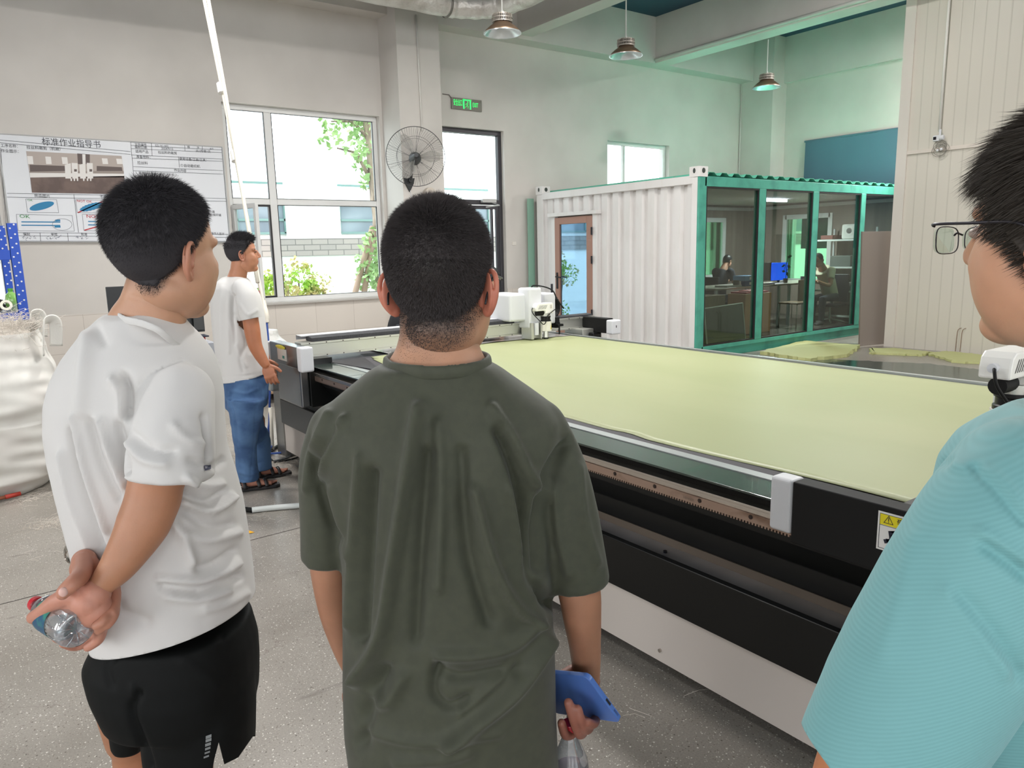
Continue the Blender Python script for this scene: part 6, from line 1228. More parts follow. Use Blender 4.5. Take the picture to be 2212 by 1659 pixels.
m_ol = M('olive_knit', (63, 66, 51), .72, sheen=.15, bump=(900, .25, .0006), var=((59, 62, 48), 60, 2, .4, .6))
shirt = hem(mesh_obj('t_shirt', V, F, m_ol, man))
cm = MB(); cp = [UH(x, y, HC + h) for x, y, h in ((833, 784, .0), (850, 797, -.055), (895, 804, -.085), (945, 806, -.092), (1000, 802, -.085), (1042, 792, -.055), (1055, 778, .0), (1020, 770, .07), (940, 778, .095), (860, 772, .07))]
collar(cm, cp, .0052, .0125); cV, cF, cE = remesh(cm, .0022, 3); mesh_obj('collar', cV, cF, m_ol, shirt)
st_ = MB(); bv = bvh_of(shirt)
b = Body(); sk = (186, 140, 112); fh_ = headframe(UH(953, 618, HC - .01), 14, -3, 0); hs = 1.02
# neck and shoulders under the shirt
mb = MB(); loft(mb, [(943, 860, HC, 200, .08), (942, 815, HC, 150, .075), (942, 790, HC - .005, 118, .066), (944, 775, HC - .005, 103, .061), (946, 750, HC, 90, .058), (948, 720, HC, 84, .058), (950, 680, HC + .005, 86, .062), (952, 640, HC + .005, 80, .06)], 40, 2.1)
nV, nF, nE = remesh(mb, .004, 4); pp_ = projpx(nV); nV = folds(nV, nF, nE, [([(880, 742), (945, 752), (1010, 744)], 4, -.0025), ([(890, 728), (945, 734), (1005, 728)], 5, .002)], 1)
def hmC(p):  # hair coverage of the cropped cut (1 = full)
    x, y, z = p[:, 0], p[:, 1], p[:, 2]; line = -.135 + np.clip((y + .045) * 1.5, 0, .3) ; line = np.where(y > .045, .075 + (y - .045) * .3, line); return np.clip((z - line) / .09, 0, 1)
st_col = (66, 52, 45)
nm = np.clip((757 - pp_[:, 1]) / 80, 0, 1)[:, None] ** .7 * .96; b.put(nV, nF, LC(sk) * (1 - nm) + LC(st_col) * nm)
hv, hf_ = put_head(b, fh_, hs, sk, (196, 122, 100), hmC, (48, 40, 36), 1.06, 38)
def arm(body, pts, col, vox=.0035): m_ = MB(); limb(m_, pts, 24); v, f, e = remesh(m_, vox, 3); body.put(v, f, LC(col)); return v
arm(b, [(704, 1130, HC, 34), (712, 1225, HC + .01, 42), (728, 1320, HC + .05, 38), (752, 1400, HC + .10, 32), (778, 1462, HC + .14, 26)], (172, 124, 98))
hV, hF = hand_geo(UH(772, 1462, HC + .13), UH(762, 1530, HC + .15) - UH(772, 1462, HC + .13), HF * .6 + RH * .8, -1, (.5, .6, .6, .7)); b.put(hV, hF, LC((168, 116, 96)))
arm(b, [(1225, 1150, HC, 50), (1250, 1270, HC - .005, 47), (1257, 1330, HC, 42), (1263, 1390, HC + .025, 35), (1266, 1440, HC + .05, 31), (1262, 1470, HC + .065, 33)], (172, 124, 98))
# right hand wrapped round the phone and the bottle neck
mb = MB(); 
def q_(x, y, h): return UH(x, y, HC + h)
for (c, r_) in (((1262, 1470, .066), .030), ((1260, 1500, .062), .034), ((1264, 1530, .05), .030), ((1254, 1550, .038), .026)): ball(mb, q_(*c), r_)
mb.tube(smoothpath([q_(1245, 1450, .055), q_(1226, 1456, .045), q_(1205, 1468, .035)], 3), [.014] * 3 + [.012] * 3 + [.010], 12)
for pts, r_ in (([(1265, 1535, .035), (1262, 1572, .015), (1252, 1585, -.025), (1240, 1555, -.050), (1228, 1518, -.050)], .0098), ([(1272, 1530, .035), (1275, 1562, .015), (1266, 1576, -.028), (1255, 1558, -.054), (1248, 1532, -.054)], .0096), ([(1278, 1520, .035), (1287, 1548, .015), (1282, 1564, -.028), (1270, 1560, -.050)], .0088), ([(1250, 1545, .03), (1240, 1580, .01), (1222, 1588, -.015), (1213, 1562, -.038)], .0092)):
    P_ = smoothpath([q_(*p) for p in pts], 4); mb.tube(P_, list(np.linspace(r_ * 1.1, r_ * .85, len(P_))), 12); ball(mb, P_[-1], r_ * .85)
v, f, e = remesh(mb, .0024, 3); b.put(v, f, LC((150, 96, 80)))
# legs
gx = UH(960, 1700, HC)
for sgn in (-1, 1):
    hp = np.array([base[0], base[1], 0]) + RH * .085 * sgn; m_ = MB(); m_.tube([hp + ZZ * .9, hp + ZZ * .5, hp + ZZ * .3, hp + ZZ * .09], [.07, .052, .055, .04], 16); v, f, e = remesh(m_, .008, 2); b.put(v, f, LC((172, 124, 98)))
    shoe(man, hp - HF * .08 , hp + HF * .19, M('shoe_dark', (40, 40, 44), .6))
b.make(man)
mb = MB()
for sgn in (-1, 1): hp = np.array([base[0], base[1], 0]) + RH * .085 * sgn; mb.tube([hp + ZZ * .55, hp + ZZ * .8, hp + ZZ * .98], [.085, .09, .085], 24)
mb.ell((base[0], base[1], .92), (.145, .12, .12), 24, 12); v, f, e = remesh(mb, .009, 4); mesh_obj('shorts', v, f, M('shorts_charcoal', (36, 38, 40), .8), man)
def combC(p, N):
    cr = np.array([.0, -.045, .125]); d = p - cr; d = d / (np.linalg.norm(d, axis=1)[:, None] + .02); d = d - N * (d * N).sum(1)[:, None]; return d * .55
nl = (nV - fh_[1]) @ fh_[0]; kk = len(hv); HV = np.vstack([hv, nl]); HFc = list(hf_) + [tuple(i + kk for i in f) for f in nF]
hmN = lambda p: hmC(p) * (1 - .35 * np.clip((.055 - p[:, 2]) / .16, 0, 1))
put_hair(man, fh_, HV, HFc, hmN, 75000, lambda p: .006 + .011 * np.clip((p[:, 2] - .02) / .08, 0, 1), combC, 31, M('hair_cropped', (76, 71, 71), .75, spec=.2), .004, hs, lift=.9, jitter=.24, wid=.00042, thr=.96)
# spectacle temples behind the ears
g = MB(); R, c = fh_; m_tmp = M('spectacle_black', (28, 26, 28), .35)
for sd in (1, -1): g.tube(smoothpath([R @ (np.array([sd * .074, .09, .012]) * hs) + c, R @ (np.array([sd * .082, .03, .014]) * hs) + c, R @ (np.array([sd * .084, -.002, .012]) * hs) + c, R @ (np.array([sd * .080, -.020, -.012]) * hs) + c, R @ (np.array([sd * .078, -.026, -.028]) * hs) + c], 4), .0018, 6)
fr2 = g.tube(smoothpath([R @ (np.array([x, y, .010]) * hs) + c for x, y in ((-.074, .09), (-.06, .115), (-.012, .122), (.012, .122), (.06, .115), (.074, .09))], 3), .0016, 6); lab(g.build('spectacles', m_tmp, man, smooth=True), 'dark spectacle frame')
# phone
ph_ = thing('mobile_phone', 'blue phone in a periwinkle case held in the olive-shirted man\'s right hand', 'phone', tuple(q_(1250, 1505, -.0)))
A0, A1, A2 = q_(1268, 1463, -.045), q_(1304, 1553, -.008), q_(1192, 1456, .010); ex = (A2 - A0); ex /= np.linalg.norm(ex); ey = A1 - A0; wP = np.linalg.norm(ey); ey = ey - ex * (ey @ ex); ey /= np.linalg.norm(ey); ez = np.cross(ex, ey); ez = -ez if ez @ HF < 0 else ez
def slab(mb, x0, x1, y0, y1, z0, z1, r=.010, n=6):
    C_ = [(x0 + r, y0 + r, 180), (x1 - r, y0 + r, 270), (x1 - r, y1 - r, 0), (x0 + r, y1 - r, 90)]; P_ = []
    for cx, cy, a0 in C_:
        for t in np.linspace(0, 90, n): a = math.radians(a0 + t); P_.append((cx + r * math.cos(a), cy + r * math.sin(a)))
    k = len(P_); V_ = [A0 + ex * p[0] + ey * p[1] + ez * z for z in (z0, z1) for p in P_]; mb.add(V_, [tuple(range(k))[::-1], tuple(range(k, 2 * k))] + [(i, (i + 1) % k, (i + 1) % k + k, i + k) for i in range(k)])
s_ = MB(); slab(s_, 0, .158, 0, wP, 0, .0105); lab(s_.build('phone_case', M('case_blue', (84, 122, 196), .32, coat=.2), ph_, bevel=.0022, bseg=3), 'periwinkle blue case')
s_ = MB(); slab(s_, .003, .155, .003, wP - .003, .0105, .0112); s_.build('screen', m_pc, ph_)
s_ = MB(); s_.add([A0 - ex * .0006 + ey * (wP * .52) + ez * .003, A0 - ex * .0006 + ey * (wP * .65) + ez * .003, A0 - ex * .0006 + ey * (wP * .65) + ez * .0075, A0 - ex * .0006 + ey * (wP * .52) + ez * .0075], [(0, 1, 2, 3)])
for k in range(6):
    t = wP * (.76 + .022 * k); s_.add([A0 - ex * .0006 + ey * t + ez * .0035, A0 - ex * .0006 + ey * (t + .0009) + ez * .0035, A0 - ex * .0006 + ey * (t + .0009) + ez * .007, A0 - ex * .0006 + ey * t + ez * .007], [(0, 1, 2, 3)])
s_.build('port', m_gask, ph_)
def pet_bottle(name_label, P0, P1, r, labelcols, parent_name='water_bottle'):
    """P0 cap end, P1 base end"""
    P0 = np.array(P0, float); P1 = np.array(P1, float); ax = P0 - P1; L_ = np.linalg.norm(ax); ax /= L_; Rm = Vector((0, 0, 1)).rotation_difference(Vector(ax)).to_matrix()
    t = thing('water_bottle', name_label, 'bottle', tuple(P1)); k = L_
    body = [(0, .006), (r * .5, .004), (r * .8, 0), (r * .97, .006), (r, .014), (r, k * .27), (r * .97, k * .28), (r * .97, k * .58), (r, k * .59), (r * .95, k * .66), (r * .72, k * .76), (r * .45, k * .86), (r * .36, k * .90), (r * .36, k * .93)]
    lab(MB().lathe(body, P1, 32, Rm).build('bottle_body', glassy('bottle_plastic', (240, 245, 248)), t, smooth=True), 'clear plastic body')
    lab(MB().lathe([(r * 1.004, k * .29), (r * 1.004, k * .57)], P1, 40, Rm).build('label', labelcols, t, smooth=True), 'printed wrap label')
    c_ = MB().lathe([(0, k), (r * .38, k), (r * .42, k * .99), (r * .42, k * .925), (r * .36, k * .92)], P1, 28, Rm).lathe([(r * .40, k * .915), (r * .45, k * .91), (r * .40, k * .905)], P1, 28, Rm); lab(c_.build('cap', M('cap_red', (206, 34, 50), .35, coat=.3), t, smooth='auto'), 'red screw cap')
    rb = MB()
    for i in range(10):
        a = 2 * math.pi * i / 10; c2, s2 = math.cos(a), math.sin(a); V_ = []
        pts = [Rm @ Vector((r * f * c2, r * f * s2, z)) for f, z in ((.25, .004), (.6, .002), (.9, .004), (1.005, .02), (1.005, .04))]; rb.tube([np.array(p) + P1 for p in pts], .0012, 5)
    rb.build('base_ribs', glassy('bottle_plastic', (240, 245, 248)), t, smooth=True)
    return t
def glassy(name, rgb):
    if name in MATS: return MATS[name]
    m = bpy.data.materials.new(name); m.use_nodes = True; nt = m.node_tree; N = nt.nodes; L = nt.links; N.clear(); out = N.new('ShaderNodeOutputMaterial'); mix = N.new('ShaderNodeMixShader'); tr = N.new('ShaderNodeBsdfTransparent'); gl = N.new('ShaderNodeBsdfGlossy')
    df = N.new('ShaderNodeBsdfDiffuse'); df.inputs[0].default_value = lin((225, 228, 235)); m2 = N.new('ShaderNodeMixShader'); m2.inputs[0].default_value = .22; L.new(tr.outputs[0], m2.inputs[1]); L.new(df.outputs[0], m2.inputs[2])
    lw = N.new('ShaderNodeLayerWeight'); lw.inputs[0].default_value = .35; tr.inputs[0].default_value = lin(rgb); gl.inputs['Roughness'].default_value = .06; tc = N.new('ShaderNodeTexCoord'); n = N.new('ShaderNodeTexNoise'); n.inputs['Scale'].default_value = 26; L.new(tc.outputs['Object'], n.inputs['Vector']); bp = N.new('ShaderNodeBump'); bp.inputs['Strength'].default_value = .45; bp.inputs['Distance'].default_value = .003; L.new(n.outputs['Fac'], bp.inputs['Height']); L.new(bp.outputs[0], gl.inputs['Normal']); L.new(bp.outputs[0], lw.inputs['Normal'])
    ma = N.new('ShaderNodeMath'); ma.operation = 'MULTIPLY_ADD'; ma.inputs[1].default_value = .6; ma.inputs[2].default_value = .16; L.new(lw.outputs['Facing'], ma.inputs[0]); L.new(ma.outputs[0], mix.inputs[0]); L.new(m2.outputs[0], mix.inputs[1]); L.new(gl.outputs[0], mix.inputs[2]); L.new(mix.outputs[0], out.inputs[0]); MATS[name] = m; return m
m_lab1 = M('bottle_label_pink', (222, 170, 186), .4, var=((90, 120, 180), 22, 2, .5, .6)); m_lab2 = M('bottle_label_blue', (28, 84, 120), .35, var=((60, 170, 130), 30, 3, .45, .65))
pet_bottle('clear water bottle with a pink label hanging from the olive-shirted man\'s right hand', q_(1229, 1560, .005), q_(1240, 1790, .02), .032, m_lab1)
# ------------------------------------------------------------------ man in the white T-shirt at the left
HL = 1.46
base = UH(350, 900, HL); m2_ = thing('person', 'man in a white T-shirt and black shorts at the left, hands clasped behind his back', 'person', (base[0], base[1], 0))
mb = MB()
def lr(y, xl, xr, th, H=HL, tilt=0): return ((xl + xr) / 2, y, H, (xr - xl) / 2, th, tilt)
loft(mb, [lr(1420, 228, 534, .155, HL, -.0), lr(1345, 222, 540, .16), lr(1300, 218, 538, .162), lr(1230, 200, 531, .162), lr(1160, 184, 521, .16), lr(1100, 168, 512, .158), lr(1040, 150, 497, .155), lr(980, 134, 478, .152), lr(920, 123, 472, .15), lr(860, 122, 470, .145), lr(810, 133, 462, .135), lr(770, 152, 448, .122), lr(735, 177, 425, .105), lr(710, 200, 403, .09), lr(690, 218, 388, .08), lr(674, 236, 372, .066)], 56, 2.3)
i0 = len(mb.v)
limb(mb, [(395, 852, HL - .10, 70, 1.0), (378, 920, HL - .13, 84), (370, 985, HL - .145, 91), (368, 1032, HL - .15, 91)], 30, 4, False)
# the shirt hangs lower at the back-left: shear hem
for i in range(i0):
    p = np.array(mb.v[i]); q = projpx(p[None])[0]
    if q[1] > 1150: k = min(1, (q[1] - 1150) / 200); mb.v[i] = tuple(p - ZZ * ((p - base) @ RH) * .26 * k - ZZ * max(0, -(p - base) @ HF) * .10 * k)
V, F, E = remesh(mb, .0052, 6); V = wrinkle(V, F, .0018, 24, 8)
a_ = lambda x, y: (100 + .3314 * x, 350 + .3314 * y); c_ = lambda x, y: (30 + .3134 * x, 900 + .3134 * y)
fl = [([a_(545, 1650), a_(570, 1500), a_(700, 1360), a_(900, 1285)], 2.4, -0.0101), ([a_(520, 1650), a_(530, 1480), a_(500, 1400)], 9, -0.0284), ([a_(430, 1420), a_(480, 1500), a_(490, 1640)], 8, 0.0162), ([a_(270, 1150), a_(240, 1400), a_(225, 1620)], 14, 0.0142), ([a_(330, 1080), a_(380, 1180)], 8, -0.0081), ([a_(340, 985), a_(430, 1010), a_(560, 1000)], 5, -0.0030),
      ([c_(330, 250), c_(400, 560), c_(530, 900)], 6, 0.0162), ([c_(390, 100), c_(450, 420), c_(560, 800), c_(600, 900)], 7, -0.0203), ([c_(420, 0), c_(480, 300), c_(590, 640), c_(640, 780)], 6, 0.0182), ([c_(520, 40), c_(600, 320), c_(720, 560)], 7, -0.0162), ([c_(600, 30), c_(670, 250), c_(760, 470)], 7, 0.0203), ([c_(720, 60), c_(760, 250), c_(770, 380)], 7, -0.0203),
      ([c_(1140, 560), c_(1180, 740), c_(1250, 980), c_(1280, 1250), c_(1310, 1480)], 1.8, -0.0028), ([c_(1150, 590), c_(1350, 650), c_(1500, 560)], 8, 0.0203), ([c_(1150, 520), c_(1330, 590), c_(1450, 520)], 8, -0.0203), ([c_(1190, 660), c_(1350, 760), c_(1500, 750)], 8, -0.0162), ([c_(1180, 800), c_(1330, 850), c_(1540, 800)], 9, 0.0142), ([c_(1080, 700), c_(1180, 860), c_(1230, 1000)], 9, 0.0182),
      ([c_(1000, 1110), c_(1260, 1130), c_(1400, 1090), c_(1540, 1010)], 7, 0.0182), ([c_(1020, 1170), c_(1250, 1200), c_(1420, 1150), c_(1560, 1100)], 7, -0.0182), ([c_(1060, 1240), c_(1280, 1260), c_(1480, 1200)], 7, 0.0142), ([c_(1280, 1050), c_(1380, 1020), c_(1520, 930)], 8, -0.0182), ([c_(1300, 1330), c_(1450, 1300), c_(1600, 1220)], 8, 0.0101), ([c_(680, 1200), c_(720, 1350), c_(900, 1420)], 16, -0.0121),
      ([c_(1220, 300), c_(1380, 340), c_(1440, 300)], 6, -0.0121), ([c_(1190, 420), c_(1300, 480), c_(1430, 470)], 7, 0.0162), ([c_(640, 1500), c_(900, 1500), c_(1250, 1420), c_(1600, 1250)], 1.8, -0.0020),
      ([c_(770, 385), c_(950, 345), c_(1180, 310), c_(1350, 280)], 1.6, -0.0018), ([c_(790, 190), c_(900, 300), c_(1050, 330)], 7, 0.0121), ([c_(820, 120), c_(950, 220), c_(1100, 240)], 7, -0.0121), ([c_(1100, 60), c_(1200, 160), c_(1330, 190)], 7, 0.0081), ([c_(1310, 0), c_(1330, 120), c_(1350, 280)], 5, -0.0203)]
V = folds(V, F, E, fl, 2)
m_wt = M('white_cotton', (214, 212, 210), .8, sheen=.1, bump=(700, .2, .0005)); h0, h1, h2 = UH(216, 1372, HL), UH(332, 1405, HL - .155), UH(538, 1300, HL); hn = np.cross(h1 - h0, h2 - h0); hn = hn if hn[2] < 0 else -hn
Ps = UH(368, 1030, HL - .15); ts = UH(466, 1009, HL - .15) - UH(278, 1042, HL - .15)
V, F = cut(V, F, [((h0 + h2) / 2, hn, .5)])
shirt2 = hem(mesh_obj('t_shirt', V, F, m_wt, m2_))
cm = MB(); cp = [UH(x, y, HL + h) for x, y, h in ((250, 676, -.03), (268, 690, -.07), (300, 697, -.092), (340, 712, -.10), (372, 738, -.07), (392, 748, -.02), (388, 715, .05), (340, 685, .09), (280, 665, .05))]
collar(cm, cp, .0036, .0085); cV, cF, cE = remesh(cm, .0022, 3); mesh_obj('collar', cV, cF, m_wt, shirt2)
bv2 = bvh_of(shirt2)
lb_ = MB(); decal(lb_, bv2, [(439, 1007), (453, 1004), (454, 1014), (441, 1017)], .002); o = lab(lb_.build('sleeve_label', M('label_navy', (28, 32, 72), .6), shirt2), 'small navy sleeve label')
q0, q1, q2 = on_surface(bv2, 440.5, 1014.5, .003), on_surface(bv2, 452, 1011.5, .003), on_surface(bv2, 440, 1008, .003)
if q0 is not None and q1 is not None and q2 is not None:
    tx = MB(); e1 = (q1 - q0) / np.linalg.norm(q1 - q0); e2 = (q2 - q0) / np.linalg.norm(q2 - q0); add_text(tx, '361°', .0085, q0, e1, e2, .75); tx.build('sleeve_lettering', M('label_thread', (214, 214, 220), .6), o)
b = Body(); sk = (196, 150, 122); fh_ = headframe(UH(358, 548, HL - .0), 31, -4, 3); hs = 1.03
mb = MB(); loft(mb, [(305, 760, HL, 85, .06), (308, 720, HL, 84, .062), (314, 700, HL, 82, .062), (318, 680, HL, 80, .060), (324, 662, HL, 76, .058), (334, 640, HL, 68, .057), (342, 615, HL, 66, .058), (348, 590, HL, 64, .06)], 40, 2.1); nV, nF, nE = remesh(mb, .004, 4); pp_ = projpx(nV)
nV = folds(nV, nF, nE, [([(380, 620), (402, 650), (400, 690)], 4, .002), ([(280, 640), (330, 650), (375, 640)], 4, -.002)], 1); nm = np.clip((632 - pp_[:, 1]) / 40, 0, 1)[:, None] * (pp_[:, :1] < 370) * .5; b.put(nV, nF, LC(sk) * (1 - nm) + LC((70, 54, 46)) * nm)
def hmL(p):
    x, y, z = p[:, 0], p[:, 1], p[:, 2]; line = -.082 + np.clip((y + .045) * 1.6, 0, .3); line = np.where(y > .05, .072 + (y - .05) * .2, line); return np.clip((z - line) / .03, 0, 1)
hv, hf_ = put_head(b, fh_, hs, sk, (188, 132, 108), hmL, (40, 34, 32), 1.1, 32)
arm(b, [(372, 960, HL - .145, 58), (340, 1036, HL - .15, 57), (330, 1080, HL - .155, 57), (308, 1135, HL - .17, 55), (281, 1183, HL - .19, 46), (252, 1226, HL - .21, 38), (222, 1260, HL - .225, 28), (200, 1285, HL - .23, 26)], (182, 130, 100))
arm(b, [(165, 930, HL + .10, 34), (153, 1010, HL + .08, 31), (160, 1090, HL + .03, 29), (170, 1150, HL - .04, 24), (176, 1195, HL - .09, 20), (180, 1215, HL - .11, 22)], (178, 128, 100))
H1 = HL - .235
def r_(x, y, h=0): return UH(x, y, H1 + h)
mb = MB()   # right hand round the bottle
for c, rr_ in (((205, 1282, 0), .027), ((190, 1300, -.005), .031), ((205, 1318, .0), .031), ((165, 1296, .0), .026), ((215, 1335, .01), .026)): ball(mb, r_(*c), rr_)
mb.tube(smoothpath([r_(175, 1292, -.01), r_(148, 1290, -.015), r_(118, 1302, -.01), r_(92, 1322, -.0), r_(72, 1334, .01)], 4), list(np.linspace(.019, .0115, 17)), 14); ball(mb, r_(72, 1334, .01), .0115)
for pts in ([(215, 1330, .02), (190, 1365, .06), (150, 1385, .06), (122, 1378, .03)], [(220, 1345, .02), (200, 1378, .05), (165, 1396, .05), (138, 1390, .02)], [(222, 1350, .01), (214, 1380, .03), (190, 1398, .03)], [(195, 1320, .03), (165, 1350, .075), (125, 1368, .07), (108, 1362, .05)]):
    P_ = smoothpath([r_(*p) for p in pts], 4); mb.tube(P_, list(np.linspace(.0105, .0085, len(P_))), 12); ball(mb, P_[-1], .0085)
v, f, e = remesh(mb, .0024, 3); b.put(v, f, LC((196, 138, 118)))
mb = MB()   # left hand clasping the right wrist
for c, rr_ in (((182, 1212, -.02), .022), ((184, 1228, -.03), .026), ((200, 1240, -.02), .022)): ball(mb, r_(c[0], c[1], c[2] + .08), rr_)
mb.tube(smoothpath([r_(178, 1212, .05), r_(176, 1240, .0), r_(160, 1258, -.035), r_(140, 1276, -.045), r_(134, 1284, -.045)], 4), list(np.linspace(.018, .0105, 17)), 14); ball(mb, r_(135, 1283, -.045), .0105)
for pts in ([(205, 1240, .07), (235, 1270, .05), (240, 1310, .01), (224, 1340, -.022), (208, 1352, -.028)], [(210, 1235, .07), (244, 1275, .04), (247, 1325, .0), (232, 1350, -.018)], [(205, 1245, .06), (228, 1280, .04), (236, 1320, .0), (222, 1352, -.02), (213, 1362, -.02)], [(215, 1240, .08), (246, 1262, .06), (250, 1300, .02), (242, 1322, -.005)]):
    P_ = smoothpath([r_(*p) for p in pts], 4); mb.tube(P_, list(np.linspace(.0102, .0082, len(P_))), 12); ball(mb, P_[-1], .0082)
v, f, e = remesh(mb, .0024, 3); b.put(v, f, LC((188, 132, 110)))
nb_ = MB(); nb_.ell(r_(137, 1279, -.056), (.0075, .004, .0085), 12, 8); b.put(np.array(nb_.v), nb_.f, LC((222, 180, 170)))
cxL = UH(292, 1600, HL + .10); cxR = UH(395, 1600, HL - .03)
for P0 in (cxL, cxR):
    m_ = MB(); zz = P0[2]; q = np.array([P0[0], P0[1], 0]); m_.tube([q + ZZ * (zz + .1), q + ZZ * zz, q + ZZ * .48, q + ZZ * .34, q + ZZ * .09], [.075, .062, .052, .055, .038], 18); v, f, e = remesh(m_, .006, 3); b.put(v, f, LC((170, 118, 88))); shoe(m2_, q - HF * .06 - RH * .04, q + HF * .15 + RH * .13, M('shoe_white', (200, 200, 200), .6))
b.make(m2_)
mb = MB(); loft(mb, [lr(1340, 235, 528, .145), lr(1400, 205, 545, .16), lr(1450, 222, 547, .165), lr(1490, 240, 547, .16), lr(1520, 250, 546, .15)], 40, 2.4)
loft(mb, [(300, 1480, HL + .06, 62, .085), (300, 1540, HL + .08, 52, .085), (300, 1592, HL + .09, 43, .08)], 28, 2.3); loft(mb, [(430, 1470, HL - .02, 112, .11), (430, 1540, HL - .03, 115, .11), (432, 1600, HL - .03, 113, .105), (434, 1648, HL - .03, 110, .10)], 32, 2.3)
V, F, E = remesh(mb, .005, 6); V = wrinkle(V, F, .0012, 22, 5)
V = folds(V, F, E, [([(300, 1500), (285, 1540), (310, 1610), (325, 1660)], 8, -.012), ([(286, 1480), (291, 1510)], 5, .006), ([(480, 1370), (482, 1400)], 4, -.004), ([(400, 1430), (470, 1480)], 12, .004), ([(250, 1420), (230, 1440), (240, 1480)], 8, -.006)], 2)
# slit at the side hem
bm = bmesh.new(); vs_ = [bm.verts.new(v) for v in V]
for f in F: bm.faces.new([vs_[i] for i in f])
SL = [(472.6, 1603), (463, 1640), (452, 1700), (600, 1700), (600, 1560), (547, 1590), (515, 1636), (485, 1651)]
for a, b2 in ((0, 1), (1, 2), (7, 0), (5, 6), (6, 7)):
    nn = Vector(np.cross(ray(*SL[a]), ray(*SL[b2]))).normalized(); fs = [f for f in bm.faces if abs((f.calc_center_median() - Vector(O)) @ nn if False else (f.calc_center_median() - Vector(O)).dot(nn)) < .006]; g = set(fs)
    for f in fs: g.update(f.edges); g.update(f.verts)
    bmesh.ops.bisect_plane(bm, geom=list(g), plane_co=Vector(O), plane_no=nn, dist=1e-6)
def inpoly(p, poly):
    c = False; n = len(poly)
    for i in range(n):
        x1, y1 = poly[i]; x2, y2 = poly[(i + 1) % n]
        if (y1 > p[1]) != (y2 > p[1]) and p[0] < (x2 - x1) * (p[1] - y1) / (y2 - y1) + x1: c = not c
    return c
cen = np.array([f.calc_center_median()[:] for f in bm.faces]); cp = projpx(cen); fl_ = list(bm.faces); dl = [f for f, p in zip(fl_, cp) if p[1] > 1560 and p[0] > 440 and inpoly(p, SL)]
bmesh.ops.delete(bm, geom=dl, context='FACES'); bm.verts.index_update(); V = np.array([v.co[:] for v in bm.verts]); F = [tuple(v.index for v in f.verts) for f in bm.faces]; bm.free()
sho = mesh_obj('shorts', V, F, M('black_shorts', (9, 11, 11), .7, spec=.2, bump=(500, .2, .0005)), m2_); md = sho.modifiers.new('s', 'SOLIDIFY'); md.thickness = .002
bv3 = bvh_of(sho); lg = MB()
for k, (x, y, w_, h_) in enumerate(((444, 1584, 12, 7), (444, 1592, 12, 6), (443, 1601, 12, 6), (443, 1610, 11, 5), (442, 1619, 11, 4), (440, 1628, 11, 4))): decal(lg, bv3, [(x, y + 4), (x + w_, y), (x + w_, y + h_), (x, y + h_ + 4)], .0035, 1)
lab(lg.build('reflective_stripes', M('reflective_grey', (150, 154, 156), .35, .4), sho), 'short slanted grey reflective stripes')
def combL(p, N):
    cr = np.array([.01, -.05, .12]); d = p - cr; d = d / (np.linalg.norm(d, axis=1)[:, None] + .02); d = d + np.array([0, 0, -.25]); d = d - N * (d * N).sum(1)[:, None]; return d * .7
put_hair(m2_, fh_, hv, hf_, hmL, 30000, lambda p: .008 + .014 * np.clip((p[:, 2] + .02) / .08, 0, 1), combL, 77, M('hair_matt', (56, 54, 57), .7, spec=.25), .006, hs, lift=.75, jitter=.2, wid=.0005)
# watch
wt = MB(); wc = UH(174, 1191, HL - .085); wd = UH(180, 1215, HL - .11) - UH(166, 1150, HL - .04); wd /= np.linalg.norm(wd); wu = np.cross(wd, ZZ); wu /= np.linalg.norm(wu); wv = np.cross(wd, wu)
for i in range(22):
    a = 2 * math.pi * i / 22; c = wc + (wu * math.cos(a) + wv * math.sin(a)) * .0265; rad = wu * math.cos(a) + wv * math.sin(a); tan = -wu * math.sin(a) + wv * math.cos(a)
    for (o0, o1) in ((-.008, -.003), (-.0025, .0025), (.003, .008)): h = .0028; wt.hexa([c + wd * o0 - tan * h - rad * .0012, c + wd * o1 - tan * h - rad * .0012, c + wd * o1 + tan * h - rad * .0012, c + wd * o0 + tan * h - rad * .0012, c + wd * o0 - tan * h + rad * .0012, c + wd * o1 - tan * h + rad * .0012, c + wd * o1 + tan * h + rad * .0012, c + wd * o0 + tan * h + rad * .0012])
lab(wt.build('wristwatch_bracelet', M('watch_steel', (190, 186, 176), .3, .9), m2_), 'steel link watch bracelet')
pet_bottle('small water bottle with red cap and blue-green label held behind the white-shirted man\'s back', r_(76, 1303, .07), r_(168, 1360, -.035), .0335, m_lab2)
# ------------------------------------------------------------------ person in teal at the right edge
HT = .78
base = UH(2330, 1200, HT + .05); m3_ = thing('person', 'person in a teal polo shirt and thin spectacles cut off by the right edge', 'person', (base[0], base[1], 0))
mb = MB()
loft(mb, [(2330, 2050, HT + .08, 330, .14), (2330, 1800, HT + .08, 330, .14), (2330, 1500, HT + .07, 330, .14), (2330, 1250, HT + .06, 300, .14), (2335, 1100, HT + .05, 290, .13), (2345, 1010, HT + .05, 285, .12), (2370, 950, HT + .05, 270, .11), (2390, 915, HT + .05, 240, .095), (2410, 880, HT + .05, 190, .08)], 48, 2.3)
limb(mb, [(2210, 1050, HT + .02, 150, 1.0), (2160, 1150, HT, 172), (2092, 1280, HT, 182), (2018, 1420, HT, 184), (1955, 1530, HT, 176), (1905, 1605, HT + .0, 160), (1870, 1670, HT, 150)], 36)
V, F, E = remesh(mb, .0042, 6); V = wrinkle(V, F, .0008, 24, 12)
t_ = lambda x, y: (1700 + .4876 * x, 850 + .4876 * y)
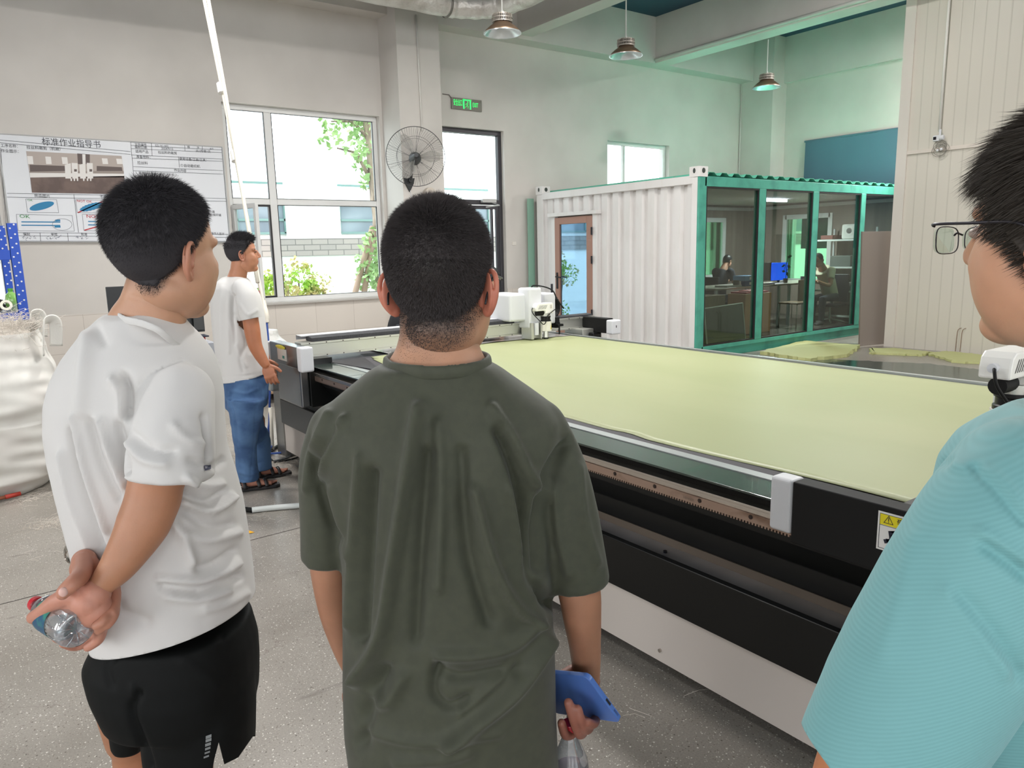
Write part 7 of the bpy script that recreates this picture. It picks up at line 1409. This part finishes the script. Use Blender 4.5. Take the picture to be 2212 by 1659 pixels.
fl = [([t_(760, 310), t_(880, 360), t_(960, 430), t_(1050, 540)], 16, .008), ([t_(840, 340), t_(940, 430), t_(1050, 560)], 12, -.012), ([t_(880, 670), t_(960, 720), t_(1050, 800)], 14, -.012), ([t_(860, 620), t_(950, 680), t_(1050, 740)], 14, .007), ([t_(760, 900), t_(900, 1060), t_(1040, 1250)], 18, -.009), ([t_(720, 880), t_(860, 1050), t_(980, 1230)], 16, .006), ([t_(690, 310), t_(750, 300), t_(830, 330)], 10, -.004),
      ([t_(150, 1410), t_(220, 1450), t_(330, 1540), t_(440, 1640)], 3, -.0018), ([t_(560, 650), t_(500, 900), t_(420, 1150)], 26, .004)]
V = folds(V, F, E, fl, 2)
def teal_mat():
    m = bpy.data.materials.new('teal_polo_knit'); m.use_nodes = True; nt = m.node_tree; N = nt.nodes; L = nt.links; b = N['Principled BSDF']; b.inputs['Base Color'].default_value = lin((124, 182, 184)); b.inputs['Roughness'].default_value = .7; b.inputs['Sheen Weight'].default_value = .15
    tc = N.new('ShaderNodeTexCoord'); mp = N.new('ShaderNodeMapping'); mp.inputs['Rotation'].default_value = (.3, .35, 0); L.new(tc.outputs['Object'], mp.inputs[0]); w = N.new('ShaderNodeTexWave'); w.bands_direction = 'Z'; w.inputs['Scale'].default_value = 80; w.inputs['Distortion'].default_value = .6; L.new(mp.outputs[0], w.inputs['Vector'])
    bp = N.new('ShaderNodeBump'); bp.inputs['Strength'].default_value = .2; bp.inputs['Distance'].default_value = .0007; L.new(w.outputs['Fac'], bp.inputs['Height']); L.new(bp.outputs[0], b.inputs['Normal'])
    r = N.new('ShaderNodeValToRGB'); r.color_ramp.elements[0].color = lin((114, 168, 171)); r.color_ramp.elements[1].color = lin((119, 174, 177)); L.new(w.outputs['Fac'], r.inputs[0]); L.new(r.outputs[0], b.inputs['Base Color']); return m
h0, h1 = UH(1742, 1588, HT), UH(1812, 1662, HT); hn = UH(1905, 1605, HT) - UH(2010, 1420, HT); ed = h1 - h0; nn = hn - ed * (hn @ ed) / (ed @ ed)
V, F = cut(V, F, [(h1, nn, .26)]); hem(mesh_obj('polo_shirt', V, F, teal_mat(), m3_))
b = Body(); sk = (200, 150, 120)
arm(b, [(1960, 1480, HT, 100), (1870, 1640, HT, 92), (1830, 1760, HT + .01, 84), (1800, 1900, HT + .05, 70), (1800, 2050, HT + .12, 52)], (196, 130, 92))
q = UH(1800, 2050, HT + .12); hV, hF = hand_geo(q, UH(1830, 2200, HT + .2) - q, RH, -1, (.5, .6, .6, .7)); b.put(hV, hF, LC(sk))
# nearer arm hangs on the other side
q1 = base + RH * .22; arm_mb = MB(); arm_mb.tube([q1 + ZZ * (.12 - .0), q1 - ZZ * .15 + HF * .03, q1 - ZZ * .36 + HF * .12], [.05, .042, .028], 18); v, f, e = remesh(arm_mb, .005, 2); b.put(v, f, LC(sk)); hV, hF = hand_geo(q1 - ZZ * .36 + HF * .12, -ZZ + HF * .3, -RH, 1, (.5, .6, .6, .7)); b.put(hV, hF, LC(sk))
hc = UH(2316, 505, HT + .02); fh_ = headframe(hc, -27, -2, 0); hs = 1.0
mb = MB(); nb2 = UH(2390, 900, HT + .06); mb.tube([nb2 - ZZ * .05, nb2, (nb2 * .5 + hc * .5) - ZZ * .02, hc - ZZ * .03 - HF * .01], [.09, .06, .054, .056], 24); v, f, e = remesh(mb, .004, 4); b.put(v, f, LC(sk))
def hmT(p):
    x, y, z = p[:, 0], p[:, 1], p[:, 2]; line = -.075 + np.clip((y + .02) * 1.3, 0, .3); line = np.where(y > .035, np.minimum(.035 + (y - .035) * .55, .072), line); side = np.where((y > .02) & (y < .045) & (abs(x) > .055), -.01, line); return np.clip((z - np.minimum(line, side)) / .02, 0, 1)
hv, hf_ = put_head(b, fh_, hs, sk, (200, 140, 112), hmT, (52, 44, 38), 1.12, 28)
for sgn in (-1, 1):
    P0 = np.array([base[0], base[1], 0]) + RH * .1 * sgn; m_ = MB(); m_.tube([P0 + ZZ * .9, P0 + ZZ * .5, P0 + ZZ * .09], [.085, .06, .045], 16); v, f, e = remesh(m_, .008, 2); b.put(v, f, LC(sk)); shoe(m3_, P0 - HF * .08, P0 + HF * .19, M('shoe_dark', (40, 40, 44)))
b.make(m3_)
mb = MB()
for sgn in (-1, 1): P0 = np.array([base[0], base[1], 0]) + RH * .1 * sgn; mb.tube([P0 + ZZ * .10, P0 + ZZ * .5, P0 + ZZ * .92], [.075, .09, .115], 20)
mb.ell((base[0], base[1], .9), (.17, .15, .12), 20, 12); v, f, e = remesh(mb, .01, 3); mesh_obj('trousers', v, f, M('trousers_dark', (44, 48, 56), .8), m3_)
def combT(p, N):
    d = np.stack([np.sign(p[:, 0]) * .25, np.full(len(p), .55), np.full(len(p), -.35)], 1); d[p[:, 2] > .1] += np.array([0, .1, .25]); d = d - N * (d * N).sum(1)[:, None]; return d * 1.3
put_hair(m3_, fh_, hv, hf_, hmT, 26000, lambda p: .026 + .02 * np.clip((p[:, 2] - .0) / .08, 0, 1), combT, 55, M('hair_dark_brown', (56, 50, 44), .6, spec=.3), .008, hs, lift=.42, jitter=.16, wid=.0005)
R, c = fh_; hp = lambda x, y, z: R @ (np.array([x, y, z]) * hs) + c
g = MB(); g.tube(smoothpath([hp(-.066, .108, .016), hp(-.073, .104, .018), hp(-.080, .06, .016), hp(-.084, .01, .013), hp(-.082, -.01, .0)], 4), .0011, 8, rb=.0018); g.tube(smoothpath([hp(.066, .108, .016), hp(.080, .06, .016), hp(.084, .01, .013)], 4), .0016, 8, rb=.0024)
for sd in (-1, 1):
    P_ = [hp(sd * (.036 + .030 * math.copysign(abs(math.cos(a)) ** .6, math.cos(a))), .118 - .012 * abs(math.cos(a) * .5 + .5) * (1 if sd * math.cos(a) * sd > 0 else .4), .0 + .0155 * math.copysign(abs(math.sin(a)) ** .6, math.sin(a))) for a in np.linspace(0, 2 * math.pi, 33)]
    g.tube(P_, .0007, 6)
g.tube([hp(-.008, .122, .006), hp(0, .124, .009), hp(.008, .122, .006)], .0012, 6)
sp_ = lab(g.build('spectacles', M('spectacle_metal', (52, 50, 56), .3, .6), m3_, smooth=True), 'thin dark metal spectacles')
lz = MB()
for sd in (-1, 1):
    P_ = [hp(sd * (.036 + .029 * math.copysign(abs(math.cos(a)) ** .6, math.cos(a))), .116 - .006 * math.cos(a), .0 + .0145 * math.copysign(abs(math.sin(a)) ** .6, math.sin(a))) for a in np.linspace(0, 2 * math.pi, 25)[:-1]]; lz.add(P_, [tuple(range(24))])
lz.build('lens', glass('lens_glass', (225, 240, 232), .06), sp_)
for sd in (-1, 1): MB().ell(hp(sd * .032, .078, .006), (.011, .011, .007), 14, 10).build('eye', M('eye_white', (170, 150, 140), .3), m3_, smooth=True)
# ------------------------------------------------------------------ man in jeans, side view
HJ = 5.05
base = UH(528, 1000, HJ); fo_ = U(545, 1058, 2, 0); m4_ = thing('person', 'man in white T-shirt, blue jeans and black sandals standing in profile', 'person', (base[0], base[1], 0))
mb = MB()
loft(mb, [lr(838, 480, 574, .165, HJ), lr(800, 476, 578, .17, HJ), lr(760, 470, 576, .175, HJ), lr(710, 464, 571, .18, HJ), lr(670, 461, 566, .185, HJ), lr(640, 463, 558, .19, HJ), lr(622, 467, 548, .18, HJ), lr(608, 474, 538, .15, HJ), lr(598, 484, 528, .10, HJ)], 44, 2.3)
limb(mb, [(524, 622, HJ - .17, 22), (534, 645, HJ - .20, 25), (540, 670, HJ - .21, 25), (542, 688, HJ - .21, 24), (545, 702, HJ - .21, 24)], 22, 4, False); limb(mb, [(520, 622, HJ + .17, 22), (535, 670, HJ + .2, 23)], 22, 4, False)
V, F, E = remesh(mb, .009, 4); V = wrinkle(V, F, .003, 20, 6)
V = folds(V, F, E, [([(505, 640), (503, 680), (508, 740)], 3.5, -.014), ([(495, 630), (493, 680), (495, 760)], 4, .008), ([(508, 680), (520, 700), (540, 760)], 4, -.01), ([(480, 620), (476, 680), (478, 780)], 5, .006), ([(540, 740), (520, 770), (525, 800)], 4, -.008), ([(520, 660), (535, 680), (555, 670)], 3, .008), ([(556, 705), (565, 760), (572, 790)], 4, .006), ([(500, 700), (512, 750), (530, 790)], 4, .008), ([(480, 815), (530, 812), (576, 803)], 1.2, -.003)], 1)
h0, h1, h2 = UH(478, 820, HJ), UH(528, 823, HJ - .17), UH(577, 804, HJ); hn = np.cross(h1 - h0, h2 - h0); hn = hn if hn[2] < 0 else -hn; ar = UH(549, 760, HJ - .215) - UH(541, 690, HJ - .21)
V, F = cut(V, F, [((h0 + h2) / 2, hn, .4), (UH(540, 689, HJ - .21), ar + RH * .03 - ZZ * .0, .10)]); hem(mesh_obj('t_shirt', V, F, m_wt, m4_), .004)
b = Body(); sk = (186, 128, 98); fh_ = headframe(UH(525, 549, HJ), 72, 2, 0); hs = .98
mb = MB(); mb.tube([UH(508, 622, HJ), UH(511, 604, HJ), UH(516, 585, HJ), UH(521, 560, HJ)], [.10, .062, .056, .06], 22); v, f, e = remesh(mb, .006, 3); b.put(v, f, LC(sk))
def hmJ(p):
    x, y, z = p[:, 0], p[:, 1], p[:, 2]; line = -.06 + np.clip((y + .03) * 1.5, 0, .3); line = np.where(y > .045, .060 + (y - .045) * .2, line); return np.clip((z - line) / .025, 0, 1)
hv, hf_ = put_head(b, fh_, hs, sk, (180, 120, 96), hmJ, (40, 34, 32), 1.0, 22)
arm(b, [(536, 660, HJ - .2, 18), (541, 690, HJ - .21, 17), (545, 715, HJ - .215, 17), (551, 745, HJ - .22, 15), (563, 770, HJ - .22, 12.5), (574, 788, HJ - .22, 9.5)], (176, 112, 78), .006)
arm(b, [(536, 660, HJ + .2, 18), (550, 720, HJ + .2, 16), (572, 775, HJ + .16, 11)], (176, 112, 78), .007)
w_ = UH(575, 789, HJ - .22); hV, hF = hand_geo(w_, UH(583, 812, HJ - .22) - w_, HF * .9 - RH * .2, 1, (.45, .5, .6, .65), voxel=.003); b.put(hV, hF, LC((176, 116, 88)))
w_ = UH(573, 778, HJ + .15); hV, hF = hand_geo(w_, UH(583, 800, HJ + .15) - w_, -HF, -1, (.45, .5, .6, .65), voxel=.0035); b.put(hV, hF, LC((176, 116, 88)))
ftn = [(U(517, 1062, 2, 0), U(602, 1050, 2, 0)), (U(548, 1037, 2, 0), U(606, 1027, 2, 0))]
m_san = M('sandal_black', (30, 28, 30), .45)
ank = []
for k, (h_, t) in enumerate(ftn):
    h_ = np.array(h_); t = np.array(t); d = (t - h_) / np.linalg.norm(t - h_); L_ = .27; t = h_ + d * L_; s_ = np.array([-d[1], d[0], 0]); ank.append(h_ + d * .065 + ZZ * .09)
    mb = MB(); mb.tube([h_ + d * .02 + ZZ * .05, h_ + d * .08 + ZZ * .06, h_ + d * .16 + ZZ * .045, h_ + d * .215 + ZZ * .033], [.03, .036, .04, .036], 16, rb=[.028, .034, .022, .014]); mb.tube([h_ + d * .065 + ZZ * .16, h_ + d * .06 + ZZ * .05], .036, 16)
    for i in range(5): c0 = h_ + d * (.215 - .006 * i) + s_ * ((.026 - .013 * i) * (1 if k == 0 else 1)) + ZZ * .032; mb.tube([c0, c0 + d * (.034 - .004 * i)], [.012 - .0012 * i, .009 - .001 * i], 10); ball(mb, c0 + d * (.034 - .004 * i), .0095 - .001 * i)
    v, f, e = remesh(mb, .004, 2); b.put(v, f, LC((180, 124, 104)))
    sn = MB(); V_ = []
    for z in (.002, .024):
        for tt, ww in ((0, .028), (.03, .036), (.1, .034), (.18, .046), (.24, .042), (.27, .026)): V_.append(h_ + d * (tt * 1.02 - .005) + s_ * ww + ZZ * z)
        for tt, ww in ((.27, .026), (.24, .042), (.18, .046), (.1, .034), (.03, .036), (0, .028)): V_.append(h_ + d * (tt * 1.02 - .005) - s_ * ww + ZZ * z)
    sn.add(V_, [tuple(range(12))[::-1], tuple(range(12, 24))] + [(i, (i + 1) % 12, (i + 1) % 12 + 12, i + 12) for i in range(12)])
    so_ = sn.build('sandal', m_san, m4_, bevel=.005); stp = MB()
    for x0, x1, hh in ((.17, .195, .065), (.12, .145, .085), (.03, .045, .09)):
        pts = [h_ + d * (x0 + (x1 - x0) * abs(t_ - .5)) + s_ * (.047 * math.cos(math.pi * t_)) + ZZ * (.02 + hh * .75 * math.sin(math.pi * t_)) for t_ in np.linspace(0, 1, 13)]; stp.tube(pts, .003, 6, rb=.014, up=tuple(d))
    stp.tube(smoothpath([h_ + d * .06 + s_ * .042 + ZZ * .03, h_ - d * .004 + ZZ * .06, h_ + d * .06 - s_ * .042 + ZZ * .03], 5), .003, 6, rb=.01); stp.build('strap', m_san, so_, smooth=True)
hpj = UH(530, 850, HJ)
for A_ in ank:
    m_ = MB(); m_.tube([A_, A_ + ZZ * .35, hpj - ZZ * .05, hpj + ZZ * .1], [.035, .05, .06, .06], 14); v, f, e = remesh(m_, .01, 1); b.put(v, f, LC(sk))
m_ = MB(); m_.tube([hpj, UH(518, 700, HJ), UH(510, 625, HJ), UH(510, 606, HJ)], [.08, .08, .06, .05], 16); m_.tube([UH(536, 665, HJ - .2), UH(520, 632, HJ), UH(536, 665, HJ + .2)], .04, 12); v, f, e = remesh(m_, .01, 1); b.put(v, f, LC(sk))
b.make(m4_)
R, c = fh_
for sd in (-1, 1): MB().ell(R @ (np.array([sd * .03, .0835, .010]) * hs) + c, (.009, .009, .0035), 10, 6).build('eye', M('eye_dark', (50, 38, 34), .3), m4_, smooth=True)
put_hair(m4_, fh_, hv, hf_, hmJ, 9000, lambda p: .014 + .03 * np.clip((p[:, 2] - .03) / .07, 0, 1), lambda p, N: (np.array([0, .35, .0]) + np.where(p[:, 2:3] > .08, np.array([[0, .5, .3]]), np.array([[0, -.1, -.6]]))) * .8, 13, MATS['hair_matt'], .010, hs, lift=.6, jitter=.3, wid=.0011)
mb = MB(); loft(mb, [lr(795, 484, 572, .16, HJ), lr(830, 483, 576, .17, HJ), lr(860, 488, 576, .165, HJ), lr(880, 492, 574, .15, HJ)], 36, 2.3)
A1_, A2_ = ank
for (x0, x1, x2, hw0, hw1, hw2, dH, A_) in ((531, 533, 533, 40, 32, 25, -.10, A1_), (535, 542, 552, 38, 30, 22, .10, A2_)):
    P_ = [UH(x0, 860, HJ + dH), UH(x0, 900, HJ + dH), (UH(x1, 960, HJ + dH) * .55 + (A_ + ZZ * .38) * .45), A_ + ZZ * .22, A_ + ZZ * .06, A_ - ZZ * .02]; mb.tube(smoothpath(P_, 4), list(np.interp(np.linspace(0, 5, 21), range(6), [hw0 / 322, .105, .085, .074, .072, .07])), 26)
V, F, E = remesh(mb, .008, 3); V = wrinkle(V, F, .0035, 30, 9, (1, 1, 1.1))
V = folds(V, F, E, [([(500, 850), (498, 870), (506, 900), (512, 960)], 3, -.012), ([(505, 845), (530, 850), (555, 840)], 3, .006), ([(518, 1000), (540, 1008), (560, 1000)], 4, -.007), ([(516, 1020), (540, 1026), (560, 1018)], 3, .008), ([(516, 1036), (536, 1042), (556, 1036)], 3, -.008), ([(553, 835), (552, 880), (548, 960), (540, 1040)], 1.2, -.004)], 1)
mesh_obj('jeans', V, F, M('blue_denim', (84, 118, 160), .8, var=((58, 88, 130), 7, 4, .4, .62), bump=(420, .3, .001)), m4_)
# ------------------------------------------------------------------ person in black bending behind the gantry
HB = 7.35
base = UH(880, 700, HB); m5_ = thing('person', 'person in a black T-shirt bending forward behind the far gantry', 'person', (base[0], base[1], 0))
mb = MB(); limb(mb, [(868, 720, HB, 33), (880, 690, HB, 34), (930, 665, HB, 38), (990, 645, HB, 42), (1035, 650, HB, 40)], 24); limb(mb, [(1045, 645, HB - .15, 26), (1068, 655, HB - .18, 20), (1072, 672, HB - .18, 17)], 18); limb(mb, [(1040, 645, HB + .15, 22), (1050, 675, HB + .18, 16)], 18)
V, F, E = remesh(mb, .012, 4); mesh_obj('t_shirt', wrinkle(V, F, .004, 16, 2), F, M('black_cotton', (30, 31, 36), .8), m5_)
b = Body(); sk = (196, 150, 124); arm(b, [(1070, 660, HB - .18, 15), (1076, 690, HB - .18, 12), (1066, 712, HB - .2, 9)], sk, .007); arm(b, [(1050, 665, HB + .18, 13), (1050, 712, HB + .18, 9)], sk, .008)
for hx, dH in ((1066, -.2), (1050, .18)): w_ = UH(hx, 712, HB + dH); hV, hF = hand_geo(w_, -ZZ - HF * .2, HF, 1, (.4, .4, .5, .5), voxel=.005); b.put(hV, hF, LC(sk))
mb = MB(); mb.tube([UH(1035, 640, HB), UH(1050, 618, HB), UH(1056, 605, HB)], [.08, .058, .058], 18); v, f, e = remesh(mb, .007, 2); b.put(v, f, LC(sk))
fh_ = headframe(UH(1058, 605, HB), 60, -25, 0); hv, hf_ = put_head(b, fh_, .98, sk, sk, hmJ, (40, 34, 32))
for s_ in (-.12, .12): P0 = np.array([base[0], base[1], 0]) + HF * s_; m_ = MB(); m_.tube([P0 + ZZ * .2, P0 + ZZ * .08], .04, 14); v, f, e = remesh(m_, .01, 1); b.put(v, f, LC(sk)); shoe(m5_, P0 - RH * .06, P0 + RH * .2, M('shoe_dark', (40, 40, 44)))
b.make(m5_); put_hair(m5_, fh_, hv, hf_, hmJ, 2500, lambda p: .02 + 0 * p[:, 0], lambda p, N: np.array([[0, .3, -.2]]) * np.ones((len(p), 1)), 3, m_hair, .010, .98, wid=.002)
mb = MB()
for s_ in (-.12, .12): P0 = np.array([base[0], base[1], 0]) + HF * s_; mb.tube([P0 + ZZ * .12, P0 + ZZ * .5 + RH * .02, P0 * 1.0 + ZZ * .92], [.07, .085, .10], 16)
v, f, e = remesh(mb, .014, 2); mesh_obj('trousers', v, f, M('trousers_dark', (44, 48, 56), .8), m5_)
# ------------------------------------------------------------------ two people inside the container
def sitter(label, y, px, ztop, shirt, facing, lean, hair=(36, 32, 30), sname='shirt'):
    x = U(px, 600, 1, y)[0]; t = thing('person', label, 'person', (x, y, .141)); f = np.array([facing, 0, 0]); b = Body(); sk = (176, 128, 104)
    sh = np.array([x + facing * lean * .5, y, ztop - .30]); hp_ = np.array([x - facing * .05, y, .62]); mb = MB(); mb.tube([hp_, (hp_ + sh) / 2 - f * .04, sh], [.16, .165, .15], 24, rb=[.13, .13, .12], up=(0, 1, 0)); 
    for s_ in (-.17, .17): mb.tube([sh + [0, s_, -.02], sh + [facing * .06, s_ * 1.15, -.16]], [.07, .065], 14); ball(mb, sh + [0, s_, -.02], .075)
    V, F, E = remesh(mb, .012, 4); mesh_obj(sname, wrinkle(V, F, .004, 18, 4), F, shirt, t)
    for s_ in (-.17, .17):
        el = sh + [facing * .10, s_ * 1.2, -.27]; wr = np.array([sh[0] + facing * .30, y + s_ * .4, .93]); m_ = MB(); m_.tube(smoothpath([sh + [facing * .05, s_ * 1.1, -.12], el, wr], 4), list(np.linspace(.045, .027, 9)), 14); v, ff, e = remesh(m_, .008, 2); b.put(v, ff, LC(sk)); hV, hF = hand_geo(wr, f, (0, 0, -1), 1 if s_ < 0 else -1, (.2, .3, .3, .3), voxel=.005); b.put(hV, hF, LC(sk))
    hd_ = np.array([sh[0] + facing * .10 * (1 + lean), y, ztop - .13]); m_ = MB(); m_.tube([sh, (sh + hd_) / 2 + [0, 0, .02], hd_], [.08, .055, .055], 16); v, ff, e = remesh(m_, .008, 2); b.put(v, ff, LC(sk))
    R = Matrix.Rotation(math.radians(-90 * facing), 3, 'Z') @ Matrix.Rotation(math.radians(-28), 3, 'X'); fr_ = (np.array(R), hd_); hv, hf_ = put_head(b, fr_, .96, sk, sk, hmC, (44, 38, 36))
    m_ = MB(); 
    for s_ in (-.09, .09): m_.tube([hp_ + [0, s_, 0], hp_ + [facing * .4, s_, -.02], (hp_[0] + facing * .42, y + s_, .2)], [.085, .07, .05], 14)
    v, ff, e = remesh(m_, .014, 2); mesh_obj('trousers', v, ff, M('trousers_dark', (44, 48, 56), .8), t)
    for s_ in (-.09, .09): shoe(t, (hp_[0] + facing * .36, y + s_, .141), (hp_[0] + facing * .60, y + s_, .141), M('shoe_dark', (40, 40, 44)))
    b.make(t); put_hair(t, fr_, hv, hf_, hmC, 1500, lambda p: .008 + 0 * p[:, 0], combC, 3, m_hair, .004, .96, wid=.002)
    s2 = MB().box(hp_[0] - .2, hp_[0] + .2, y - .2, y + .2, .46, .50).box(hp_[0] - facing * .2 - .02, hp_[0] - facing * .2 + .02, y - .2, y + .2, .55, 1.0)
    c = thing('task_chair', 'dark task chair under the ' + ('man reading' if lean < .3 else 'man in pale shirt') + ' inside the container', 'chair', (hp_[0], y, .141)); MB().box(hp_[0] - .2, hp_[0] + .2, y - .2, y + .2, .44, .48).build('seat', m_pc, c, bevel=.01); MB().box(hp_[0] - facing * .24 - .02, hp_[0] - facing * .24 + .02, y - .2, y + .2, .52, 1.02).build('backrest', m_pc, c, bevel=.01); MB().cyl((hp_[0], y, .2), (hp_[0], y, .45), .025, 10).build('post', m_steel, c)
    for a in np.linspace(0, 2 * math.pi, 6)[:-1]: MB().tube([(hp_[0], y, .22), (hp_[0] + .25 * math.cos(a), y + .25 * math.sin(a), .165)], .018, 8).build('leg', m_steel, c)
    return t
sitter('man in a dark T-shirt reading at the container desk behind the first glass bay', 8.98, 1556, 1.42, M('navy_cotton', (34, 36, 48), .8), 1, .15)
sitter('man in a pale T-shirt leaning over a desk behind the third glass bay', 7.62, 1793, 1.42, M('cream_cotton', (190, 184, 160), .8), -1, .5)
